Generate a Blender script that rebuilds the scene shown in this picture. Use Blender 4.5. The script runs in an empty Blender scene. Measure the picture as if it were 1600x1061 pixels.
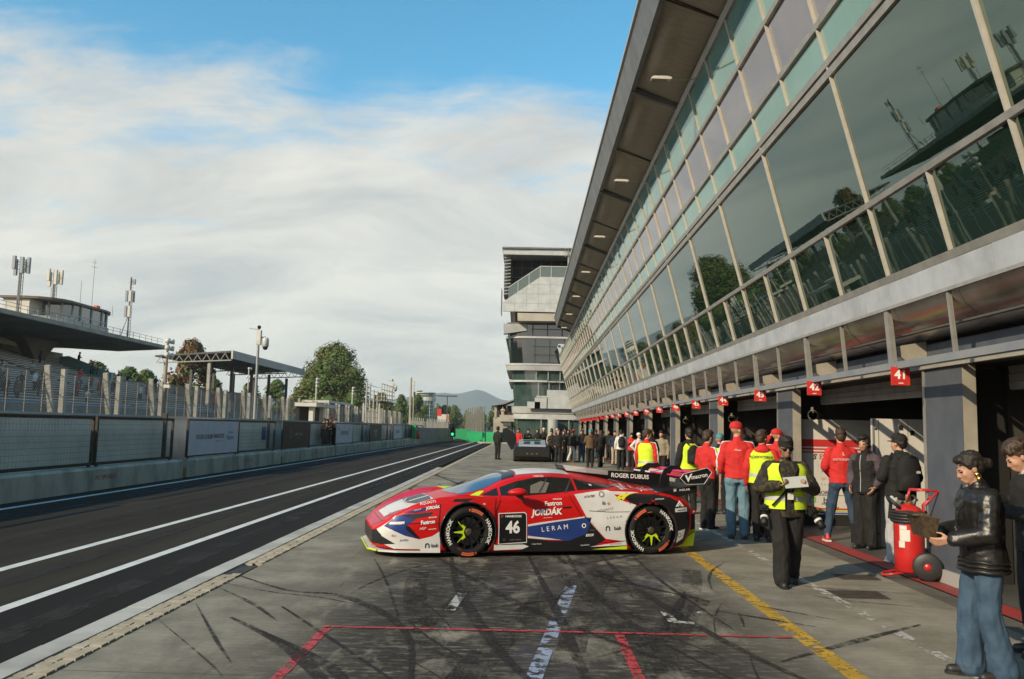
import bpy, bmesh, math, random
import numpy as np
from mathutils import Vector, Matrix, noise
from mathutils.bvhtree import BVHTree
R = math.radians
random.seed(7)
sc = bpy.context.scene
col = sc.collection

# ------------------------------------------------------------------ camera, world, sun, exposure
def setup_camera():
    g = R(1.3)
    d = Vector((20, 138.5, 1320)).normalized()
    r = Vector((math.cos(g), math.sin(g), 0)); r = (r - d * r.dot(d)).normalized()
    u = r.cross(d)
    if u.y > 0: u = -u
    M = Matrix(((r.x, -r.y, -r.z, 0), (d.x, -d.y, -d.z, 0), (u.x, -u.y, -u.z, 1.75), (0, 0, 0, 1)))
    cd = bpy.data.cameras.new('camera'); cd.lens = 1320 / 1600 * 36; cd.sensor_width = 36
    cd.clip_start = 0.05; cd.clip_end = 20000
    co = bpy.data.objects.new('camera', cd); col.objects.link(co); co.matrix_world = M
    sc.camera = co
setup_camera()

SUN_EL, SUN_AZ = R(27.5), R(225)      # azimuth clockwise from +Y: behind the camera, to the left
sl = bpy.data.lights.new('sun', 'SUN'); sl.energy = 5.0; sl.angle = R(0.55); sl.color = (1.0, 0.83, 0.57)
so = bpy.data.objects.new('sun', sl); col.objects.link(so)
sdir = Vector((math.sin(SUN_AZ) * math.cos(SUN_EL), math.cos(SUN_AZ) * math.cos(SUN_EL), math.sin(SUN_EL)))
so.rotation_euler = sdir.to_track_quat('Z', 'Y').to_euler()
so.location = (-30, -30, 40)

def setup_world():
    w = bpy.data.worlds.new('World'); sc.world = w; w.use_nodes = True
    nt = w.node_tree; N = nt.nodes; L = nt.links; N.clear()
    def n(t, **k):
        x = N.new(t)
        for a, b in k.items(): setattr(x, a, b)
        return x
    def math_(op, a, b=None, c=None, clamp=False):
        m = n('ShaderNodeMath', operation=op, use_clamp=clamp)
        for i, v in enumerate((a, b, c)):
            if v is None: continue
            if isinstance(v, (int, float)): m.inputs[i].default_value = v
            else: L.new(v, m.inputs[i])
        return m.outputs[0]
    out = n('ShaderNodeOutputWorld'); bg = n('ShaderNodeBackground'); bg.inputs[1].default_value = 0.092
    sky = n('ShaderNodeTexSky', sky_type='NISHITA', sun_disc=False, sun_elevation=SUN_EL, sun_rotation=SUN_AZ)
    sky.air_density = 1.0; sky.dust_density = 0.6; sky.ozone_density = 2.2
    tc = n('ShaderNodeTexCoord'); sep = n('ShaderNodeSeparateXYZ'); L.new(tc.outputs['Generated'], sep.inputs[0])
    z = sep.outputs[2]
    zz = math_('MAXIMUM', z, 0.0); den = math_('ADD', zz, 0.22)
    comb = n('ShaderNodeCombineXYZ')
    L.new(math_('DIVIDE', sep.outputs[0], den), comb.inputs[0]); L.new(math_('DIVIDE', sep.outputs[1], den), comb.inputs[1])
    comb.inputs[2].default_value = 3.7
    def noise_(scale, detail, rough, dist=0.0, off=(0, 0, 0), sx=(1, 1, 1)):
        mp = n('ShaderNodeMapping'); L.new(comb.outputs[0], mp.inputs[0]); mp.inputs[1].default_value = off; mp.inputs[3].default_value = sx
        t = n('ShaderNodeTexNoise'); L.new(mp.outputs[0], t.inputs['Vector']); t.inputs['Scale'].default_value = scale
        t.inputs['Detail'].default_value = detail; t.inputs['Roughness'].default_value = rough; t.inputs['Distortion'].default_value = dist
        return t.outputs[0]
    big = noise_(0.75, 8, 0.58, 0.25, (1.3, 0.4, 0), (1, 1.5, 1)); fine = noise_(2.6, 9, 0.62, 0.3, (5, 2, 0), (1, 1.9, 1)); shade = noise_(1.5, 8, 0.6, 0.6, (9, 4.5, 1), (.9, 1.5, 1))
    # cloud bank low over the whole horizon, breaking up to blue overhead
    bias = math_('MULTIPLY', math_('SUBTRACT', 0.36, z), 5.2)
    m = math_('ADD', math_('MULTIPLY', math_('SUBTRACT', big, 0.5), 2.0), math_('MULTIPLY', math_('SUBTRACT', fine, 0.5), 1.15))
    m = math_('ADD', m, bias)
    mr = n('ShaderNodeMapRange', interpolation_type='SMOOTHSTEP'); L.new(m, mr.inputs[0]); mr.inputs[1].default_value = -0.12; mr.inputs[2].default_value = 0.5
    mask = math_('MULTIPLY', mr.outputs[0], 0.93)
    wisp = n('ShaderNodeMapRange', interpolation_type='SMOOTHSTEP'); L.new(fine, wisp.inputs[0]); wisp.inputs[1].default_value = 0.6; wisp.inputs[2].default_value = 0.82
    mask = math_('MAXIMUM', mask, math_('MULTIPLY', wisp.outputs[0], 0.55))
    cr = n('ShaderNodeValToRGB'); L.new(shade, cr.inputs[0])
    e = cr.color_ramp.elements
    e[0].position = 0.3; e[0].color = (0.62, 0.635, 0.61, 1); e[1].position = 0.62; e[1].color = (0.97, 0.935, 0.83, 1)
    x = e.new(0.47); x.color = (0.82, 0.80, 0.73, 1)
    sc_ = n('ShaderNodeVectorMath', operation='SCALE'); L.new(cr.outputs[0], sc_.inputs[0]); sc_.inputs[3].default_value = 10.0
    # deepen the clear blue the way the film did
    hs = n('ShaderNodeHueSaturation'); L.new(sky.outputs[0], hs.inputs['Color']); hs.inputs['Saturation'].default_value = 1.28; hs.inputs['Value'].default_value = 2.35; hs.inputs['Hue'].default_value = 0.476
    mx = n('ShaderNodeMix', data_type='RGBA'); L.new(mask, mx.inputs[0]); L.new(hs.outputs[0], mx.inputs[6]); L.new(sc_.outputs[0], mx.inputs[7])
    L.new(mx.outputs[2], bg.inputs[0]); L.new(bg.outputs[0], out.inputs[0])
setup_world()
sc.view_settings.view_transform = 'Standard'; sc.view_settings.look = 'None'; sc.view_settings.gamma = 1
sc.view_settings.exposure = 0.0; sc.view_settings.use_curve_mapping = False
sc.render.engine = 'CYCLES'
sc.cycles.max_bounces = 6; sc.cycles.volume_bounces = 2; sc.cycles.glossy_bounces = 3; sc.cycles.diffuse_bounces = 3; sc.cycles.transparent_max_bounces = 12
sc.cycles.caustics_reflective = False; sc.cycles.caustics_refractive = False

# ------------------------------------------------------------------ helpers
MATS = {}
def mat(name, c=(.5, .5, .5), r=.6, m=0., c2=None, ns=8., lo=.35, hi=.65, bump=0., bs=None, spec=None, coat=0., emit=None, alpha=None, stretch=None, coord='Object', trans=0., ior=None, tint=None, detail=5., bdist=.01):
    """procedural principled material: base colour c, noise-mixed with c2, optional bump"""
    if name in MATS: return MATS[name]
    M = bpy.data.materials.new(name); M.use_nodes = True; nt = M.node_tree; N = nt.nodes; L = nt.links
    b = N['Principled BSDF']; b.inputs['Base Color'].default_value = (*c, 1); b.inputs['Roughness'].default_value = r; b.inputs['Metallic'].default_value = m
    if spec is not None: b.inputs['Specular IOR Level'].default_value = spec
    if tint: b.inputs['Specular Tint'].default_value = (*tint, 1)
    if ior: b.inputs['IOR'].default_value = ior
    if coat: b.inputs['Coat Weight'].default_value = coat; b.inputs['Coat Roughness'].default_value = .04
    if trans: b.inputs['Transmission Weight'].default_value = trans
    if emit: b.inputs['Emission Color'].default_value = (*emit[0], 1); b.inputs['Emission Strength'].default_value = emit[1]
    if alpha is not None and alpha < 1: b.inputs['Alpha'].default_value = alpha
    tc = None
    def vec():
        nonlocal tc
        if tc is None:
            tc = N.new('ShaderNodeTexCoord').outputs[coord] if coord != 'Position' else N.new('ShaderNodeNewGeometry').outputs['Position']
            if stretch:
                mp = N.new('ShaderNodeMapping'); mp.inputs[3].default_value = stretch; L.new(tc, mp.inputs[0]); tc = mp.outputs[0]
        return tc
    if c2 is not None:
        t = N.new('ShaderNodeTexNoise'); t.inputs['Scale'].default_value = ns; t.inputs['Detail'].default_value = detail; t.inputs['Roughness'].default_value = .6; L.new(vec(), t.inputs['Vector'])
        mr = N.new('ShaderNodeMapRange'); mr.inputs[1].default_value = lo; mr.inputs[2].default_value = hi; L.new(t.outputs[0], mr.inputs[0])
        mx = N.new('ShaderNodeMix'); mx.data_type = 'RGBA'; mx.inputs[6].default_value = (*c, 1); mx.inputs[7].default_value = (*c2, 1); L.new(mr.outputs[0], mx.inputs[0]); L.new(mx.outputs[2], b.inputs['Base Color'])
    if bump:
        t = N.new('ShaderNodeTexNoise'); t.inputs['Scale'].default_value = bs or ns * 3; t.inputs['Detail'].default_value = 4; L.new(vec(), t.inputs['Vector'])
        bp = N.new('ShaderNodeBump'); bp.inputs['Strength'].default_value = bump; bp.inputs['Distance'].default_value = bdist; L.new(t.outputs[0], bp.inputs['Height']); L.new(bp.outputs[0], b.inputs['Normal'])
    MATS[name] = M
    return M

class MB:
    """collects simple solids, then links them as one mesh object"""
    def __init__(s): s.v = []; s.f = []; s.m = []
    def add(s, vs, fs, m=0):
        o = len(s.v); s.v += [tuple(v) for v in vs]; s.f += [tuple(i + o for i in f) for f in fs]; s.m += [m] * len(fs); return s
    def box(s, x0, x1, y0, y1, z0, z1, m=0):
        x0, x1 = min(x0, x1), max(x0, x1); y0, y1 = min(y0, y1), max(y0, y1); z0, z1 = min(z0, z1), max(z0, z1)
        return s.add([(x0, y0, z0), (x1, y0, z0), (x1, y1, z0), (x0, y1, z0), (x0, y0, z1), (x1, y0, z1), (x1, y1, z1), (x0, y1, z1)],
                     [(0, 3, 2, 1), (4, 5, 6, 7), (0, 1, 5, 4), (1, 2, 6, 5), (2, 3, 7, 6), (3, 0, 4, 7)], m)
    def bar(s, a, b, w, h=None, up=(0, 0, 1), m=0):
        """box section w x h from a to b"""
        h = h or w; a = Vector(a); b = Vector(b); d = (b - a).normalized(); up = Vector(up)
        if abs(d.dot(up)) > .98: up = Vector((0, 1, 0))
        x = d.cross(up).normalized() * (w / 2); y = x.cross(d).normalized() * (h / 2)
        vs = [p + sx * x + sy * y for p in (a, b) for sx, sy in ((-1, -1), (1, -1), (1, 1), (-1, 1))]
        return s.add(vs, [(0, 1, 2, 3), (7, 6, 5, 4), (0, 4, 5, 1), (1, 5, 6, 2), (2, 6, 7, 3), (3, 7, 4, 0)], m)
    def prism(s, poly, a0, a1, axis='y', m=0):
        """extrude 2d poly; axis y: poly=(x,z); axis x: poly=(y,z); axis z: poly=(x,y)"""
        n = len(poly)
        def P(p, t): return {'y': (p[0], t, p[1]), 'x': (t, p[0], p[1]), 'z': (p[0], p[1], t)}[axis]
        vs = [P(p, a0) for p in poly] + [P(p, a1) for p in poly]
        fs = [tuple(range(n))[::-1], tuple(range(n, 2 * n))] + [(i, (i + 1) % n, n + (i + 1) % n, n + i) for i in range(n)]
        return s.add(vs, fs, m)
    def tube(s, pts, r, n=8, m=0, cap=True, closed=False):
        pts = [Vector(p) for p in pts]; k = len(pts); rs = r if hasattr(r, '__len__') else [r] * k
        vs = []; prev = None
        for i, p in enumerate(pts):
            if closed: d = pts[(i + 1) % k] - pts[i - 1]
            else: d = pts[min(i + 1, k - 1)] - pts[max(i - 1, 0)]
            d.normalize()
            if prev is None:
                a = Vector((0, 0, 1)) if abs(d.z) < .9 else Vector((1, 0, 0)); x = d.cross(a).normalized()
            else:
                x = (prev - d * prev.dot(d)).normalized()
            prev = x; y = d.cross(x)
            vs += [p + (x * math.cos(2 * math.pi * j / n) + y * math.sin(2 * math.pi * j / n)) * rs[i] for j in range(n)]
        fs = []
        for i in range(k if closed else k - 1):
            a, b = i * n, ((i + 1) % k) * n
            fs += [(a + j, a + (j + 1) % n, b + (j + 1) % n, b + j) for j in range(n)]
        if cap and not closed: fs += [tuple(range(n))[::-1], tuple(range((k - 1) * n, k * n))]
        return s.add(vs, fs, m)
    def lathe(s, prof, c=(0, 0, 0), axis='z', n=20, m=0, cap=True, a0=0., a1=360.):
        """prof = [(radius, height)]"""
        vs = []; k = len(prof); full = a1 - a0 >= 360; n = n if full else n + 1
        for r, h in prof:
            for j in range(n):
                a = R(a0 + (a1 - a0) * j / (n if full else n - 1)); p = (r * math.cos(a), r * math.sin(a), h)
                if axis == 'y': p = (p[0], p[2], -p[1])
                if axis == 'x': p = (p[2], p[0], p[1])
                vs.append((p[0] + c[0], p[1] + c[1], p[2] + c[2]))
        fs = [(i * n + j, i * n + (j + 1) % n, (i + 1) * n + (j + 1) % n, (i + 1) * n + j) for i in range(k - 1) for j in range(n if full else n - 1)]
        if cap and prof[0][0] > 1e-6: fs.append(tuple(range(n))[::-1])
        if cap and prof[-1][0] > 1e-6: fs.append(tuple(range((k - 1) * n, k * n)))
        return s.add(vs, fs, m)
    def sphere(s, c, r, nu=10, nv=7, m=0):
        r = r if hasattr(r, '__len__') else (r, r, r)
        vs = [(c[0], c[1], c[2] + r[2])]; fs = []
        for i in range(1, nv):
            t = math.pi * i / nv
            vs += [(c[0] + r[0] * math.sin(t) * math.cos(2 * math.pi * j / nu), c[1] + r[1] * math.sin(t) * math.sin(2 * math.pi * j / nu), c[2] + r[2] * math.cos(t)) for j in range(nu)]
        vs.append((c[0], c[1], c[2] - r[2])); e = len(vs) - 1
        fs += [(0, 1 + j, 1 + (j + 1) % nu) for j in range(nu)]
        for i in range(nv - 2):
            a, b = 1 + i * nu, 1 + (i + 1) * nu
            fs += [(a + j, b + j, b + (j + 1) % nu, a + (j + 1) % nu) for j in range(nu)]
        a = 1 + (nv - 2) * nu
        fs += [(e, a + (j + 1) % nu, a + j) for j in range(nu)]
        return s.add(vs, fs, m)
    def mesh(s, name, mats, smooth=False, fix=True):
        me = bpy.data.meshes.new(name); me.from_pydata(s.v, [], s.f)
        for M in (mats if isinstance(mats, (list, tuple)) else [mats]): me.materials.append(M)
        if any(s.m): me.polygons.foreach_set('material_index', s.m)
        if fix:
            bm = bmesh.new(); bm.from_mesh(me); bmesh.ops.recalc_face_normals(bm, faces=bm.faces); bm.to_mesh(me); bm.free()
        if smooth: me.polygons.foreach_set('use_smooth', [True] * len(me.polygons))
        me.update(); return me
    def build(s, name, mats, parent=None, smooth=False, world=False, fix=True):
        return link(name, s.mesh(name, mats, smooth, fix), parent, world)

def link(name, me, parent=None, world=False, loc=None, rot=None):
    o = bpy.data.objects.new(name, me); col.objects.link(o)
    if parent is not None:
        o.parent = parent
        if world:
            p = parent; t = Vector((0, 0, 0))
            while p: t += p.location; p = p.parent
            o.location = -t
    if loc is not None: o.location = Vector(o.location) + Vector(loc)
    if rot is not None: o.rotation_euler = rot
    return o
def tag(o, label=None, cat=None, group=None, kind=None):
    if label: o['label'] = label
    if cat: o['category'] = cat
    if group: o['group'] = group
    if kind: o['kind'] = kind
    return o
def thing(name, label, cat, loc=(0, 0, 0), rz=0, group=None):
    o = bpy.data.objects.new(name, None); col.objects.link(o); o.location = loc; o.rotation_euler = (0, 0, rz); o.empty_display_size = .1
    return tag(o, label, cat, group)
def struct(o): o['kind'] = 'structure'; return o
def stuff(o): o['kind'] = 'stuff'; return o
def kids(o): return [c for c in o.children]
def copy_tree(o, parent=None):
    c = o.copy(); col.objects.link(c)
    if parent is not None: c.parent = parent
    for ch in kids(o): copy_tree(ch, c)
    return c
def text_mesh(txt, size=1., bold=0., spacing=1., shear=0., align='CENTER', extrude=0.):
    if 'M' in txt: bold = 0.    # the built-in font's M tears when fattened
    cu = bpy.data.curves.new('txt', 'FONT'); cu.body = txt; cu.size = size; cu.align_x = align; cu.align_y = 'CENTER'
    cu.offset = bold * size; cu.space_character = spacing; cu.shear = shear; cu.extrude = extrude; cu.resolution_u = 3
    o = bpy.data.objects.new('txt', cu); col.objects.link(o)
    bpy.context.view_layer.update()
    me = bpy.data.meshes.new_from_object(o.evaluated_get(bpy.context.evaluated_depsgraph_get()))
    bpy.data.objects.remove(o); bpy.data.curves.remove(cu)
    return me
def text_obj(name, txt, M, size, parent, loc, right=(1, 0, 0), up=(0, 0, 1), world=False, **k):
    """flat lettering lying in the plane right/up at loc"""
    me = text_mesh(txt, size, **k); me.materials.clear(); me.materials.append(M)
    r = Vector(right).normalized(); u = Vector(up); u = (u - r * u.dot(r)).normalized(); n = r.cross(u)
    me.transform(Matrix(((r.x, u.x, n.x, loc[0]), (r.y, u.y, n.y, loc[1]), (r.z, u.z, n.z, loc[2]), (0, 0, 0, 1))))
    return link(name, me, parent, world)
# ------------------------------------------------------------------ ground, lane, apron
class G:
    """tiny node-graph helper on a principled material"""
    def __init__(s, name):
        s.M = bpy.data.materials.new(name); s.M.use_nodes = True; s.nt = s.M.node_tree; s.N = s.nt.nodes; s.L = s.nt.links
        s.b = s.N['Principled BSDF']; s.out = s.N['Material Output']; s.pos = s.N.new('ShaderNodeNewGeometry').outputs['Position']; MATS[name] = s.M
    def map(s, scale=(1, 1, 1), rot=0., loc=(0, 0, 0)):
        m = s.N.new('ShaderNodeMapping'); m.inputs[1].default_value = loc; m.inputs[2].default_value = (0, 0, rot); m.inputs[3].default_value = scale
        s.L.new(s.pos, m.inputs[0]); return m.outputs[0]
    def noise(s, scale, v=None, detail=6, rough=.6, dist=0.):
        t = s.N.new('ShaderNodeTexNoise'); s.L.new(v if v is not None else s.pos, t.inputs['Vector'])
        t.inputs['Scale'].default_value = scale; t.inputs['Detail'].default_value = detail; t.inputs['Roughness'].default_value = rough; t.inputs['Distortion'].default_value = dist
        return t.outputs[0]
    def ramp(s, x, a, b, lo=0., hi=1., smooth=True):
        m = s.N.new('ShaderNodeMapRange'); m.interpolation_type = 'SMOOTHSTEP' if smooth else 'LINEAR'
        m.inputs[1].default_value = a; m.inputs[2].default_value = b; m.inputs[3].default_value = lo; m.inputs[4].default_value = hi
        s.L.new(x, m.inputs[0]); return m.outputs[0]
    def math(s, op, a, b=None, clamp=False):
        m = s.N.new('ShaderNodeMath'); m.operation = op; m.use_clamp = clamp
        for i, v in enumerate((a, b)):
            if v is None: continue
            if isinstance(v, (int, float)): m.inputs[i].default_value = v
            else: s.L.new(v, m.inputs[i])
        return m.outputs[0]
    def mix(s, f, a, b):
        m = s.N.new('ShaderNodeMix'); m.data_type = 'RGBA'
        for i, v in ((0, f), (6, a), (7, b)):
            if isinstance(v, (int, float)): m.inputs[i].default_value = v
            elif isinstance(v, tuple): m.inputs[i].default_value = (*v, 1)
            else: s.L.new(v, m.inputs[i])
        return m.outputs[2]
    def xyz(s):
        q = s.N.new('ShaderNodeSeparateXYZ'); s.L.new(s.pos, q.inputs[0]); return q.outputs
    def color(s, c): s.L.new(c, s.b.inputs['Base Color'])
    def bump(s, h, strength=.3, d=.01):
        b = s.N.new('ShaderNodeBump'); b.inputs['Strength'].default_value = strength; b.inputs['Distance'].default_value = d; s.L.new(h, b.inputs['Height']); s.L.new(b.outputs[0], s.b.inputs['Normal'])

def apron_material():
    g = G('apron_concrete'); x, y, z = g.xyz()
    mott = g.noise(.9, detail=8, rough=.65); fine = g.noise(24, detail=5); broom = g.noise(1, g.map((3, 26, 1)), 5, .7)
    c = g.mix(g.ramp(mott, .35, .68), (.175, .162, .130), (.315, .29, .232))
    c = g.mix(g.math('MULTIPLY', g.ramp(broom, .42, .75), .45), c, (.16, .142, .11))
    c = g.mix(g.math('MULTIPLY', g.ramp(fine, .5, .75), .3), c, (.38, .35, .28))
    # oil and rubber ground into the pit box, all over but thick where cars stop
    def box(x0, x1, y0, y1, s):
        a = g.math('MULTIPLY', g.ramp(x, x0 - s, x0 + s), g.ramp(x, x1 - s, x1 + s, 1, 0)); b = g.math('MULTIPLY', g.ramp(y, y0 - s, y0 + s), g.ramp(y, y1 - s, y1 + s, 1, 0)); return g.math('MULTIPLY', a, b)
    inbox = box(-1.9, 2.15, -2, 13.5, .9); wide = box(-3.2, 2.2, -5, 70, 1.0)
    st1 = g.noise(1.5, g.map((1, .5, 1), .15), 9, .68, .35); st2 = g.noise(2.1, g.map((1, .6, 1), -.9, (3, 1, 0)), 8, .62, .5); st3 = g.noise(1, g.map((14, .7, 1), .25, (7, 2, 0)), 6, .7, .3); st4 = g.noise(1, g.map((9, .9, 1), -.8, (1, 5, 0)), 6, .7, .3)
    mud = g.math('ADD', g.math('MULTIPLY', g.ramp(st1, .36, .54), .95), g.math('MULTIPLY', g.ramp(st2, .40, .58), .9), True); hole = g.noise(5, g.map((1, 3.2, 1), .1, (2, 8, 0)), 8, .75); mud = g.math('MULTIPLY', mud, g.ramp(hole, .30, .52))
    mud = g.math('MULTIPLY', g.math('MULTIPLY', mud, inbox), .93)
    c = g.mix(mud, c, (.026, .023, .022)); smear = g.noise(1, g.map((.5, 9, 1), .06, (5, 5, 0)), 7, .7, .2); c = g.mix(g.math('MULTIPLY', g.math('MULTIPLY', g.ramp(smear, .55, .7), inbox), .5), c, (.20, .185, .16))
    streak = g.math('MAXIMUM', g.ramp(st3, .6, .74), g.ramp(st4, .62, .74))
    c = g.mix(g.math('MULTIPLY', g.math('MULTIPLY', streak, g.math('ADD', inbox, g.math('MULTIPLY', wide, .45), True)), .8), c, (.045, .042, .044))
    tint = g.noise(.8, g.map((1, .4, 1), .2, (4, 9, 0)), 4)
    c = g.mix(g.math('MULTIPLY', g.math('MULTIPLY', g.ramp(tint, .55, .7), inbox), .35), c, (.085, .085, .135))
    far = g.noise(.5, g.map((1.6, .45, 1), 0, (2, 2, 0)), 7, .65, .4)
    c = g.mix(g.math('MULTIPLY', g.math('MULTIPLY', g.ramp(far, .5, .68), wide), .55), c, (.085, .079, .07))
    # saw-cut slab joints
    def joint(v, period, off):
        t = g.math('ABSOLUTE', g.math('SUBTRACT', g.math('FRACT', g.math('DIVIDE', g.math('ADD', v, off), period)), .5)); return g.ramp(t, .006 / period, .010 / period, 1, 0)
    j = g.math('MAXIMUM', joint(y, 4.2, .25), joint(x, 4.05, 1.2))
    c = g.mix(g.math('MULTIPLY', j, .6), c, (.07, .065, .06))
    g.color(c); g.b.inputs['Roughness'].default_value = .92; g.b.inputs['Specular IOR Level'].default_value = .12; g.bump(g.math('ADD', g.math('ADD', fine, broom), g.math('MULTIPLY', j, -2.)), .35, .006)
    return g.M
def asphalt(name, a, b, lines=.25):
    g = G(name); agg = g.noise(70, detail=4, rough=.7); big = g.noise(.35, g.map((2.4, .2, 1)), 7, .65); st = g.noise(1, g.map((4, .06, 1)), 6, .65)
    c = g.mix(g.ramp(big, .3, .7), a, b); c = g.mix(g.math('MULTIPLY', g.ramp(agg, .5, .75), .35), c, tuple(min(1, q * 2.2) for q in b))
    c = g.mix(g.math('MULTIPLY', g.ramp(st, .5, .72), lines), c, tuple(q * .45 for q in a))
    sm = g.noise(.8, g.map((.6, 1.6, 1), .3), 5, .6, 1.2); c = g.mix(g.math('MULTIPLY', g.ramp(sm, .62, .8), .18), c, (.09, .085, .08))
    g.color(c); g.b.inputs['Roughness'].default_value = .93; g.b.inputs['Specular IOR Level'].default_value = .12; g.bump(agg, .5, .006); return g.M
def paint(name, c, wear=.3, scale=6., dirty=.5, stretch=(1, 1, 1)):
    g = G(name); n1 = g.noise(scale, g.map(stretch), 8, .7); n2 = g.noise(scale * .35, None, 6, .6)
    g.color(g.mix(g.math('MULTIPLY', g.ramp(n2, .4, .7), dirty), c, tuple(q * .42 for q in c))); g.b.inputs['Roughness'].default_value = .6
    t = .30 + wear * .4
    g.L.new(g.ramp(g.math('ADD', g.math('MULTIPLY', n1, .7), g.math('MULTIPLY', n2, .3)), t - .03, t + .03), g.b.inputs['Alpha']); return g.M

def sheet(name, x0, x1, y0, y1, z, M, nx=1, ny=1):
    b = MB(); b.add([(x0, y0, z), (x1, y0, z), (x1, y1, z), (x0, y1, z)], [(0, 1, 2, 3)]); return struct(b.build(name, M, fix=False))
def strip(pts, w, z):
    """flat ribbon of half-width w along 2d points"""
    b = MB(); k = len(pts); P = [Vector(p) for p in pts]; vs = []
    for i in range(k):
        d = (P[min(i + 1, k - 1)] - P[max(i - 1, 0)]).normalized(); n = Vector((-d.y, d.x)); ww = w[i] if hasattr(w, '__len__') else w
        vs += [(*(P[i] - n * ww), z), (*(P[i] + n * ww), z)]
    b.add(vs, [(2 * i, 2 * i + 1, 2 * i + 3, 2 * i + 2)[::-1] for i in range(k - 1)]); return b
def spline(pts, n=8):
    P = [Vector(p) for p in pts]; out = []
    for i in range(len(P) - 1):
        p0, p1, p2, p3 = P[max(i - 1, 0)], P[i], P[i + 1], P[min(i + 2, len(P) - 1)]
        for j in range(n):
            t = j / n; out.append(.5 * ((2 * p1) + (p2 - p0) * t + (2 * p0 - 5 * p1 + 4 * p2 - p3) * t * t + (3 * p1 - p0 - 3 * p2 + p3) * t ** 3))
    out.append(P[-1]); return out

M_field = mat('field_grass', (.06, .075, .03), .95, c2=(.11, .10, .05), ns=.05, coord='Position')
M_lane = asphalt('lane_asphalt', (.019, .016, .0125), (.040, .035, .028)); M_lane2 = asphalt('new_asphalt', (.014, .013, .0125), (.020, .019, .018), .35); M_apron = apron_material()
M_track = asphalt('track_asphalt', (.05, .05, .05), (.07, .068, .065))
M_white = paint('white_line_paint', (.66, .66, .63), .12, 9, .35); M_yellow = paint('yellow_line_paint', (.56, .34, .04), .42, 9, .6); M_red = paint('red_line_paint', (.50, .045, .05), .42, 14, .6); M_wornw = paint('worn_white_paint', (.50, .49, .45), .5, 6, .4); M_blue = paint('worn_blue_white_paint', (.33, .39, .52), .50, 6, .6); M_redw = paint('worn_red_paint', (.34, .05, .04), .32, 6, .6)

struct(sheet('ground', -5000, 5000, -300, 5200, -.06, M_field))
sheet('pit_lane_asphalt', -10.45, -4.73, -12, 150, 0, M_lane)
sheet('pit_lane_new_asphalt', -4.73, -3.65, -12, 93, 0, M_lane2)
sheet('pit_lane_exit_asphalt', -4.73, 1.0, 93, 150, -.002, M_lane)
struct(strip([(-6, 149), (-8.5, 175), (-15, 215), (-30, 270), (-60, 340)], [4.4, 4.3, 4.2, 4.2, 4.2], -.004).build('pit_exit_road', M_lane, fix=False))
sheet('pit_apron', -3.21, 4.52, -12, 93, 0, M_apron)
sheet('race_track', -26, -12.2, -12, 900, -.004, M_track)
sheet('track_verge', -36, -26, -12, 500, -.01, mat('verge_gravel', (.16, .15, .12), .9, c2=(.09, .10, .05), ns=.6, coord='Position'))
# painted lines
sheet('white_edge_line', -9.93, -9.78, -12, 128, .004, M_white)
sheet('white_lane_line', -6.04, -5.90, -12, 128, .004, M_white); sheet('white_lane_line', -4.80, -4.66, -12, 128, .004, M_white)
sheet('yellow_line', 2.37, 2.53, -12, 60, .004, M_yellow); sheet('worn_white_line', 3.33, 3.44, -12, 60, .004, M_wornw)
sheet('red_box_line', -1.71, -1.625, -2, 7.45, .004, M_red); sheet('red_box_line', .81, .89, -2, 7.50, .004, M_red)
struct(strip([(-1.71, 7.50), (.85, 7.55), (2.34, 7.55)], .028, .008).build('red_box_line', M_red, fix=False))
struct(strip([(.56, 9.75), (.12, 6.32), (.02, 5.5)], .062, .004).build('worn_blue_line', M_blue, fix=False))
struct(strip([(-.61, 9.37), (-.68, 8.29)], .05, .004).build('worn_blue_line', M_wornw, fix=False))
for a, b, w in (((1.57, 9.44), (1.66, 9.36), .05), ((1.40, 8.5), (1.41, 8.05), .045), ((1.41, 8.05), (1.6, 8.02), .05), ((1.72, 8.5), (1.85, 8.44), .04)):
    struct(strip([a, b], w, .004).build('worn_white_mark', M_wornw, fix=False))
# rubber left by tyres
g = G('tyre_rubber'); nn = g.noise(1, g.map((22, 8, 1), .5), 8, .75); n3 = g.noise(1.6, None, 6, .7)
g.color(g.mix(nn, (.030, .027, .026), (.05, .046, .046))); g.b.inputs['Roughness'].default_value = .9; g.b.inputs['Specular IOR Level'].default_value = .12
g.L.new(g.math('MULTIPLY', g.ramp(g.math('ADD', g.math('MULTIPLY', nn, .5), g.math('MULTIPLY', n3, .5)), .40, .56), .8), g.b.inputs['Alpha']); M_rub = g.M
g = G('tyre_smear'); nn = g.noise(1, g.map((30, 5, 1), .1), 8, .75); n3 = g.noise(1.1, None, 7, .7); g.color(g.mix(nn, (.022, .02, .02), (.04, .037, .036))); g.b.inputs['Roughness'].default_value = .92; g.b.inputs['Specular IOR Level'].default_value = .1
g.L.new(g.math('MULTIPLY', g.ramp(g.math('ADD', g.math('MULTIPLY', nn, .5), g.math('MULTIPLY', n3, .5)), .42, .62), .55), g.b.inputs['Alpha']); M_smear = g.M
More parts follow.
